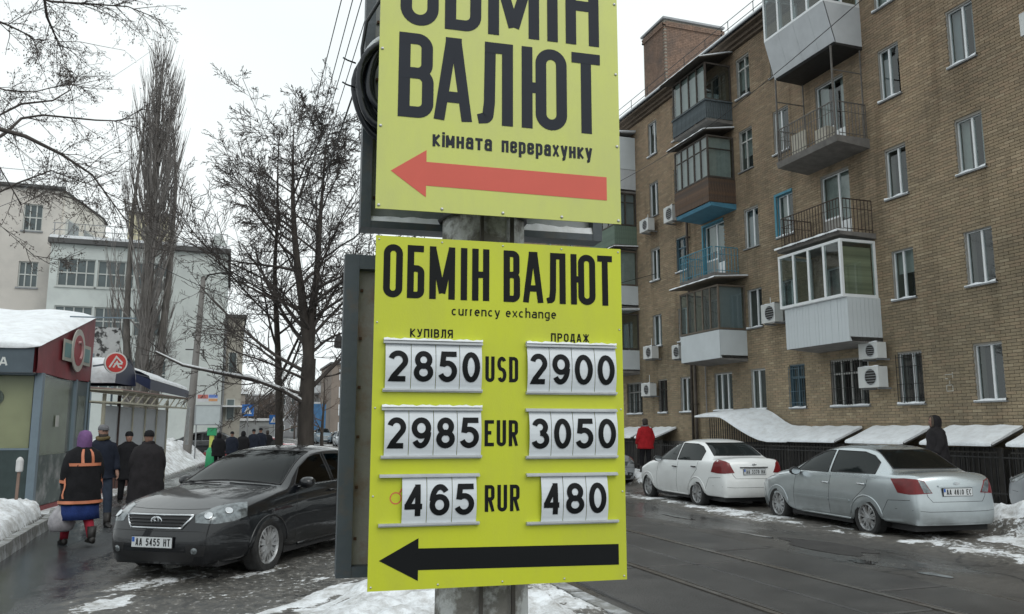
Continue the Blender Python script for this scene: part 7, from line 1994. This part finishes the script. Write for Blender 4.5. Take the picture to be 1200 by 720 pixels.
for i, (x0, y0, w_, d_, h_, c_, lab) in enumerate(((-7, 120, 9, 14, 6.5, (.3, .27, .24), 'low beige distant building left of the bare tree trunks'), (3.5, 190, 12, 20, 9, (.3, .3, .31), 'hazy grey distant building closing the street between the tree and the poster frame'))):
    o = thing('distant_building', lab, 'building', (x0, y0, 0))
    q = MB(); q.box(0, w_, 0, d_, 0, h_); q.build('wall', mat('distant_wall_%s' % 'ab'[i], c_, .9, var=.1, scale=.3), o)
    q = MB(); q.box(-.3, w_+.3, -.3, d_, h_+.01, h_+.35); q.build('roof_snow', M_snow, o)
    for r_ in range(int(h_/3)):
        for k_ in range(int(w_/2.2)):
            q = MB(); q.box(.6+k_*2.2, 1.7+k_*2.2, -.08, -.001, 1+r_*3, 2.5+r_*3); f = q.build('window', M_pvc, o); q = MB(); q.box(.72+k_*2.2, 1.58+k_*2.2, -.1, -.081, 1.12+r_*3, 2.38+r_*3); q.build('pane', M_opane, f)
bb = thing('blue_hoarding', 'blue hoarding far down the street between the trees and the distant building', 'hoarding', (*wpt(371, 500, 95)[:2], 0), R(-15))
q = MB(); q.box(-.9, 1.0, -.1, .1, 1.6, 4.6); q.build('panel', mat('hoarding_blue', (.05, .15, .3), .7, var=.35, scale=1.5), bb)
q = MB(); q.box(-.7, -.6, -.05, .05, 0, 1.6); q.build('post', M_sill, bb)
q = MB(); q.box(.6, .7, -.05, .05, 0, 1.6); q.build('post', M_sill, bb)
rb = thing('street_banner', 'red topped white banner hanging on a pole far down the street', 'banner', (*wpt(402, 500, 70)[:2], 0), R(-17))
q = MB(); q.box(-.3, .3, -.02, .02, 2.7, 4.0); fw = q.build('white_banner', mat('banner_white2', (.55, .52, .52), .7), rb)
q = MB(); q.box(-.3, .3, -.03, .03, 4.01, 4.45); q.build('red_banner', mat('banner_red', (.55, .04, .04), .6), rb)
q = MB(); q.box(-.06, .08, -.03, -.021, 3.1, 3.6); q.build('red_mark', MATS['banner_red'], fw)
q = MB(); q.tube([(0, .06, 0), (0, .06, 5.2)], .05, 8); q.build('pole', M_sill, rb)
# hanging street lantern on its span wire
x, y_, z = wpt(397, 400, 30)
hl = thing('hanging_lantern', 'dark street lantern hanging from a span wire left of the yellow boards', 'lantern', (x, y_, z-.25))
q = MB(); q.loft([ell((0, 0, z_), r_, r_, 12) for z_, r_ in ((0, .12), (.02, .17), (.3, .16), (.42, .1), (.5, .05), (.58, .03))]); q.build('lantern_body', M_iron, hl, 'auto')
q = MB(); q.bar((0, 0, .56), (0, 0, .9), .02); q.build('hook', M_iron, hl)
cbl = M_rubber
q = MB(); q.tube([(-3, y_+1, 7.6), (.5, y_+.5, 6.0), (x, y_, z+.65), (8, y_, 5.6), (16.3, y_-1, 8.0)], .012, 4); tag(q.build('span_wire', cbl, None), 'thin span wire that carries the hanging lantern across the road', 'wire')
# overhead cables running down the street
for i, (xa, za, xb, zb_, lab) in enumerate(((1.70, 7.9, 1.9, 8.0, 'rightmost thick overhead cable rising beside the coil of black cable'), (1.56, 7.95, 1.62, 8.2, 'overhead cable second from the coil of black cable'), (1.42, 7.9, 1.45, 8.1, 'middle cable of the bundle over the bare tree'), (1.30, 7.95, 1.35, 8.0, 'thin cable fourth from the coil of black cable'), (1.18, 7.9, 1.05, 8.1, 'leftmost thin cable of the bundle over the bare tree'))):
    k_ = 11.3/7.9
    pts = [(xa + (xb-xa)*t, 11.35 - 9 + 34*t, za - .9*math.sin(PI*t)*(.6+.08*i)) for t in np.linspace(0, 1, 14)]
    # strung from a bracket above the pole to the far lamp post
    q = MB(); q.tube(pts, (.016 if i == 0 else .007), 4); tag(q.build('overhead_cable', cbl, None), lab, 'cable', 'cables strung over the pavement')
for i, (a, b, lab) in enumerate(((wpt(-30, 175, 20), wpt(184, 55, 43), 'cable slanting up through the overhanging branches, upper one'), (wpt(-20, 250, 18), wpt(196, 150, 43), 'cable slanting up through the overhanging branches, middle one'), (wpt(20, 225, 14), wpt(190, 122, 43), 'cable slanting up through the overhanging branches, lower one'), (wpt(722, 215, 22), wpt(1010, 0, 12), 'thin cable crossing in front of the brick facade from the board to the top edge'))):
    a, b = Vector(a), Vector(b); q = MB(); q.tube([a + (b-a)*t - Vector((0, 0, .25*math.sin(PI*t))) for t in np.linspace(0, 1, 12)], .008, 4); tag(q.build('overhead_cable', cbl, None), lab, 'cable')
# far traffic and cars behind the snow bank
fc = 'distant cars down the street'
dup(car4, (10.5, 80, 0), R(-92), 'dark distant car closest to the grey poster frame', fc); 
c_ = dup(car2, (11.9, 93, 0), R(-90), 'white distant car in the middle of the far traffic', fc)
def recolor(root, m):
    for ch in root.children:
        if ch.name.startswith('body'): ch.data = ch.data.copy(); ch.data.materials.clear(); ch.data.materials.append(m)
c_ = dup(car4, (10.2, 95, 0), R(-90), 'grey distant van shaped car left of the white distant car', fc); recolor(c_, M_steelb); c_.scale = (1.05, 1.05, 1.25)
c_ = dup(car4, (9.2, 99, 0), R(-90), 'small white distant car just right of the bare tree trunk', fc); recolor(c_, P_whi)
c_ = dup(car3, (-2.9, 47.5, .12), R(175), 'dark car parked beyond the snow bank next to the poplar trunk'); recolor(c_, P_blk)
c_ = dup(car3, (-.2, 46.8, -.15), R(172), 'red car parked beyond the snow bank, mostly hidden behind it'); recolor(c_, paint('red_paint', (.3, .02, .03), .1, .3))

# ------------------------------------------------------------------ trees: tapered trunk, limbs and fine winter twigs
def bark(name, c): return mat(name, c, .92, var=.35, scale=6, bump=.8, bscale=18, coords='World', stretch=(1, 1, .3))
M_bark = bark('bark_dark', (.052, .044, .038)); M_bark2 = bark('bark_grey', (.12, .11, .10)); M_twig = mat('twig', (.07, .06, .055), .9, var=.2); M_twig2 = mat('poplar_twig', (.2, .185, .175), .9, var=.25, scale=2, coords='World')
class TB_:
    def __init__(s): s.V = []; s.F = []
    def tube(s, pts, rad, n):
        prev = None; m = len(pts); o = len(s.V)
        for i, p in enumerate(pts):
            a = pts[max(i-1, 0)]; b = pts[min(i+1, m-1)]; d = (b-a).normalized()
            if prev is None: u = d.orthogonal().normalized()
            else:
                u = prev - d*prev.dot(d); u = u.normalized() if u.length > 1e-5 else d.orthogonal().normalized()
            prev = u; w = d.cross(u)
            for k in range(n):
                t = 2*PI*k/n; s.V.append(p + (u*math.cos(t) + w*math.sin(t))*rad[i])
        for i in range(m-1):
            for k in range(n):
                l = (k+1) % n; s.F.append((o+i*n+k, o+i*n+l, o+(i+1)*n+l, o+(i+1)*n+k))
    def build(s, name, m, par, smooth=True):
        q = MB(); q.v = [tuple(v) for v in s.V]; q.f = s.F; return q.build(name, m, par, smooth)
def branch(T, rn, p, d, L, r, lev, P, tip=.25):
    if lev == 0: tip = .06
    """one limb with its side limbs; P: dict of style numbers"""
    n = max(3, int(L/P['seg'][min(lev, len(P['seg'])-1)])); step = L/n
    pts = [p.copy()]; rad = [r]; dirs = [d.copy()]
    cur = d.copy()
    for i in range(n):
        j = P['wob'][min(lev, len(P['wob'])-1)]
        cur = (cur + Vector((rn.gauss(0, j), rn.gauss(0, j), rn.gauss(0, j) + P['up'][min(lev, len(P['up'])-1)]))).normalized()
        p = p + cur*step; pts.append(p.copy()); rad.append(max(P.get('rmin', .0022), r*(1 - (1-tip)*(i+1)/n))); dirs.append(cur.copy())
    tgt = T[0] if lev == 0 else T[1]
    tgt.tube(pts, rad, 9 if lev == 0 else (6 if lev == 1 else (4 if lev == 2 else 3)))
    if lev >= P['max']: 
        if 'leaf' in P: P['leaf'](T[2], rn, pts)
        return pts
    k = P['n'][min(lev, len(P['n'])-1)]
    k = int(k*(.7 + .6*rn.random())) if lev else k
    for c in range(k):
        t = P['t0'][min(lev, len(P['t0'])-1)] + (1 - P['t0'][min(lev, len(P['t0'])-1)])*(c + rn.random())/k; t = min(t, .98)
        i = int(t*n); f = t*n - i; q0 = pts[i].lerp(pts[min(i+1, n)], f); dd = dirs[min(i+1, n)]
        a = P['ang'][min(lev, len(P['ang'])-1)]*(.75 + .5*rn.random()); ph = rn.random()*2*PI
        u = dd.orthogonal().normalized(); w = dd.cross(u); nd = (dd*math.cos(a) + (u*math.cos(ph) + w*math.sin(ph))*math.sin(a)).normalized()
        if lev == 0 and 'flat' in P: nd.z = abs(nd.z)*P['flat'] + .15; nd.normalize()
        ll = P['len'][min(lev, len(P['len'])-1)]*L*(1 - .55*t*(1 if lev else P.get('fall', 1)))*(.7 + .6*rn.random())
        branch(T, rn, q0, nd, ll, rad[i]*P['rr'][min(lev, len(P['rr'])-1)], lev+1, P)
    return pts
def tree_thing(label, loc, group=None, name='bare_tree'):
    return thing(name, label, 'tree', loc, 0, group)
# the bare double tree behind the black car
PB = dict(rmin=.0072, seg=[.6, .45, .3, .25, .2], wob=[.02, .07, .08, .10, .11], up=[.01, .018, .02, .02, .015], max=4, n=[21, 9, 7, 5], t0=[.18, .15, .12, .1], ang=[1.0, .68, .7, .75], len=[.48, .55, .5, .5], rr=[.42, .55, .55, .6])
rn = random.Random(12)
for (x, y_, h_, r_, lean, lab, sd, fork) in ((1.98, 22.9, 11.0, .215, (-.0, .02), 'bigger bare tree with the thicker trunk right behind the black car', 12, True), (1.42, 24.6, 11.0, .135, (.02, .0), 'bare tree with the thinner trunk left of the thick one behind the black car', 5, False)):
    rn = random.Random(sd); o = tree_thing(lab, (x, y_, 0), 'pair of bare trees behind the black car'); T = (TB_(), TB_())
    d0 = Vector((lean[0], lean[1], 1)).normalized()
    if fork:
        pts = [Vector((0, 0, z*1.0)) + Vector((.02*math.sin(z*2), 0, 0)) for z in np.linspace(-.2, 3.6, 9)]
        T[0].tube(pts, list(np.linspace(r_*1.15, r_*.86, 9)), 11)
        base = pts[-1]
        for dd, L_, rr_ in ((Vector((-.10, .05, 1)), 7.2, r_*.72), (Vector((.05, -.02, 1)), 6.8, r_*.58)):
            branch(T, rn, base - Vector((0, 0, .1)), dd.normalized(), L_, rr_, 0, dict(PB, n=[21, 9, 7, 5], t0=[.02, .15, .1, .1], wob=[.02, .07, .08, .10, .11]))
        # low limbs, one long and snow covered towards the left
        for dd, L_, rr_, z in ((Vector((-.95, -.3, .28)), 3.0, .045, 2.6), (Vector((.8, .3, .75)), 3.4, .07, 2.7), (Vector((-.9, .2, .55)), 3.8, .055, 3.2), (Vector((-.7, -.6, .2)), 3.2, .04, 3.0)):
            branch(T, rn, Vector((0, 0, z)), dd.normalized(), L_, rr_, 1, PB)
        sn = [Vector((0, 0, 2.35)), Vector((-.7, -.4, 2.72)), Vector((-1.5, -.8, 2.98)), Vector((-2.3, -1.2, 3.08)), Vector((-3.1, -1.6, 3.22)), Vector((-3.7, -1.9, 3.5))]
        T[1].tube(sn, [.06, .05, .042, .036, .03, .015], 6)
        for i in range(12):
            t = rn.random(); j = min(int(t*5), 4); branch(T, rn, sn[j].lerp(sn[j+1], t*5-j), Vector((rn.uniform(-1, .2), rn.uniform(-.6, .3), rn.uniform(-.5, .9))).normalized(), rn.uniform(.5, 1.2), .015, 3, PB)
        q = TB_(); q.tube([p + Vector((0, 0, .045 - .004*i)) for i, p in enumerate(sn)], [.045, .045, .04, .035, .028, .012], 6); q.build('branch_snow', M_snow, o)
    else:
        branch(T, rn, Vector((0, 0, -.2)), d0, h_, r_, 0, dict(PB, t0=[.27, .15, .1, .1], n=[21, 9, 7, 5], wob=[.02, .07, .08, .10, .11]))
    T[0].build('trunk', M_bark, o); T[1].build('crown', M_twig, o)
# poplar: bundle of upright limbs dense with twigs
rn = random.Random(2)
o = tree_thing('tall slender poplar with dense upright twigs in front of the pale building', (-4.1, 43.4, 0), name='poplar_tree'); T = (TB_(), TB_())
T[0].tube([Vector((.0, 0, z)) + Vector((.04*math.sin(z), 0, 0)) for z in np.linspace(-.3, 20.5, 12)], list(np.linspace(.42, .03, 12)), 9)
T[0].tube([Vector((.35, -.1, -.3)), Vector((.5, -.1, 2)), Vector((.75, 0, 5)), Vector((.95, 0, 9)), Vector((1.0, .1, 14)), Vector((.7, .1, 17))], [.34, .27, .2, .15, .08, .03], 8)
T[0].tube([Vector((-.3, .1, -.3)), Vector((-.55, .1, 3)), Vector((-.85, 0, 7)), Vector((-.9, 0, 12)), Vector((-.6, .1, 18))], [.28, .2, .15, .09, .03], 8)
for i in range(110):
    z0 = rn.uniform(2.2, 16.5); a = rn.random()*2*PI; R0 = rn.uniform(.15, .9); top = min(20.9, z0 + rn.uniform(2.5, 7))
    zm = (z0+top)/2; prof_ = lambda z: 1.95*max(0., math.sin(PI*min(1, (z-.5)/20.8)**.8))**.7 + .12
    Re = rn.uniform(.35, 1)*prof_(top)
    pts = []
    for t in np.linspace(0, 1, 7):
        z = z0 + (top-z0)*t; rr = min(R0*.3 + (Re-R0*.3)*(1-(1-t)**2.2), prof_(z))
        pts.append(Vector((math.cos(a)*rr + rn.gauss(0, .05), math.sin(a)*rr + rn.gauss(0, .05), z)))
    T[1].tube(pts, list(np.linspace(.055, .008, 7)), 4)
    for k in range(30):
        t = rn.uniform(.05, 1)*6; j = min(int(t), 5); p = pts[j].lerp(pts[j+1], t-j)
        aa = a + rn.gauss(0, 1.1); d = Vector((math.cos(aa)*.35, math.sin(aa)*.35, 1)).normalized(); L_ = rn.uniform(.5, 1.5)
        p1 = p + d*L_*.5 + Vector((0, 0, .05)); d2 = (d + Vector((0, 0, .7))).normalized(); p2 = p1 + d2*L_*.5
        T[1].tube([p, p1, p2], [.013, .010, .006], 3)
for i in range(9):   # scruffy low shoots on the right
    branch(T, rn, Vector((.4, -.1, rn.uniform(1.2, 5))), Vector((.55, rn.uniform(-.3, .3), .8)).normalized(), rn.uniform(1.5, 3), .03, 2, PB)
T[0].build('trunk', M_bark2, o); T[1].build('crown', M_twig2, o)
# overhanging locust tree, its trunk outside the picture on the left
PL = dict(seg=[.3, .2, .14, .1], wob=[.06, .13, .2, .24], up=[0, -.01, -.03, -.05], max=3, n=[0, 5, 4], t0=[.1, .1, .1], ang=[.8, .8, .9], len=[.5, .42, .5], rr=[.5, .5, .6])
def pods(TL, rn, pts):
    for p in pts[1:]:
        for _ in range(2):
            if rn.random() < .30:
                s_ = rn.uniform(.008, .018); c = p + Vector((rn.gauss(0, .02), rn.gauss(0, .02), rn.gauss(-.015, .02))); u = Vector((rn.gauss(0, 1), rn.gauss(0, 1), rn.gauss(0, 1))).normalized(); w = u.orthogonal().normalized()
                o_ = len(TL.V); TL.V += [c + u*s_, c + w*s_*.5, c - u*s_, c - w*s_*.5]; TL.F.append((o_, o_+1, o_+2, o_+3))
PL['leaf'] = pods
rn = random.Random(31)
o = tree_thing('tree with thin drooping seed laden branches hanging in at the top left corner', (-5.4, 9.2, 0), name='locust_tree'); T = (TB_(), TB_(), TB_())
oo = Vector((-5.4, 9.2, 0)); tr_ = [Vector((0, 0, -.2)), Vector((.05, 0, 2)), Vector((0, .1, 4)), Vector((.1, 0, 6)), Vector((.2, 0, 8.5)), Vector((.1, .1, 11))]
T[0].tube(tr_, [.3, .25, .22, .18, .12, .05], 10)
def limb(px_pts, dep, r0, r1, start, tw=16, tl=.9):
    P_ = [start] + [Vector(wpt(a, b, dep + .25*i)) - oo for i, (a, b) in enumerate(px_pts)]
    T[1].tube(P_, list(np.linspace(r0, r1, len(P_))), 6)
    n = len(P_)-1
    for k in range(tw):
        t = rn.uniform(.25, 1)*n; j = min(int(t), n-1); p = P_[j].lerp(P_[j+1], t-j); d = (P_[j+1]-P_[j]).normalized()
        nd = (d*.7 + Vector((rn.gauss(0, .5), rn.gauss(0, .5), rn.gauss(-.12, .5)))).normalized(); branch(T, rn, p, nd, rn.uniform(.35, 1)*tl*.95, .005, 1, PL, tip=.3)
limb([(-20, 146), (30, 160), (72, 181), (108, 205), (150, 262)], 9, 0.0340, .006, tr_[2], 28, 1.0)
limb([(-15, 170), (8, 155), (25, 139), (50, 135), (112, 141), (140, 142), (168, 128)], 9.5, 0.0238, .005, tr_[2], 27, .7)
limb([(-20, 145), (25, 122), (62, 118), (82, 106), (92, 88)], 10, 0.0204, .004, tr_[3], 22, .7)
limb([(50, -15), (55, 20), (62, 36), (72, 60)], 9, 0.0238, .006, tr_[4], 17, .8)
limb([(40, -4), (60, 2), (108, 5), (150, 8), (190, 24)], 9.5, 0.0204, .004, tr_[4], 24, .75)
limb([(-15, 20), (10, 30), (37, 43), (45, 60)], 8.5, 0.0170, .004, tr_[3], 12, .7)
limb([(-15, 100), (8, 106), (40, 108), (80, 98), (105, 104)], 10.5, 0.0136, .004, tr_[3], 17, .7)
limb([(-10, 230), (20, 215), (60, 200), (100, 215), (135, 200)], 10.5, 0.0170, .004, tr_[2], 24, .8)
limb([(-10, 255), (40, 300), (70, 305), (100, 296)], 9.5, 0.0068, .003, tr_[1], 8, .5)
limb([(-10, 180), (25, 240), (55, 225), (95, 235), (125, 265)], 9.8, 0.0136, .004, tr_[2], 19, .7)
T[0].build('trunk', M_bark, o); T[1].build('crown', M_twig, o)
q = T[2].build('seed_pods', mat('seed_pod', (.075, .06, .05), .9, var=.3), o, False)
# the far wood: a grey brown mass of bare crowns closing the street
rn = random.Random(77); W_ = TB_()
for i in range(95):
    x = rn.uniform(-14, 11.5) if i < 46 else rn.uniform(12, 75); y_ = rn.uniform(135, 180); h_ = rn.uniform(5.5, 10.5)*(1 if x > 2 else .8); b_ = Vector((x, y_, 0))
    W_.tube([b_, b_ + Vector((0, 0, h_*.9))], [.2, .05], 4)
    for k in range(110):
        z0 = rn.uniform(.2, .8)*h_; a = rn.random()*2*PI; L_ = rn.uniform(1, 2.6); d = Vector((math.cos(a)*.8, math.sin(a)*.8, rn.uniform(.3, 1.2))).normalized(); p = b_ + Vector((0, 0, z0)) + d*rn.uniform(0, 2)*.8
        W_.tube([p, p + d*L_*.5, p + d*L_*.8 + Vector((0, 0, L_*.25))], [.045, .03, .02], 3)
o = W_.build('far_wood', mat('far_wood_twigs', (.13, .11, .10), .9), None); o['kind'] = 'stuff'
# distant bare trees down the street
P5 = dict(PB, seg=[1, .8, .6], max=3, n=[12, 6, 5], wob=[.05, .12, .18])
for (px_, dep, h_, sd, lab) in ((268, 75, 6.2, 3, 'leftmost of the small brownish bare trees beyond the low shed'), (300, 88, 7.5, 4, 'middle one of the small brownish bare trees beyond the low shed'), (330, 80, 8.0, 6, 'rightmost of the small brownish bare trees beyond the low shed'), (378, 66, 6.5, 9, 'small bare tree at the roadside far behind the parked black car')):
    x, y_, _ = wpt(px_, 503, dep); rn = random.Random(sd); o = tree_thing(lab, (x, y_, 0), 'distant bare trees'); T = (TB_(), TB_())
    branch(T, rn, Vector((0, 0, 0)), Vector((0, 0, 1)), h_, .16, 0, P5); T[0].build('trunk', M_bark, o); T[1].build('crown', mat('far_twig', (.12, .085, .065), .9), o)
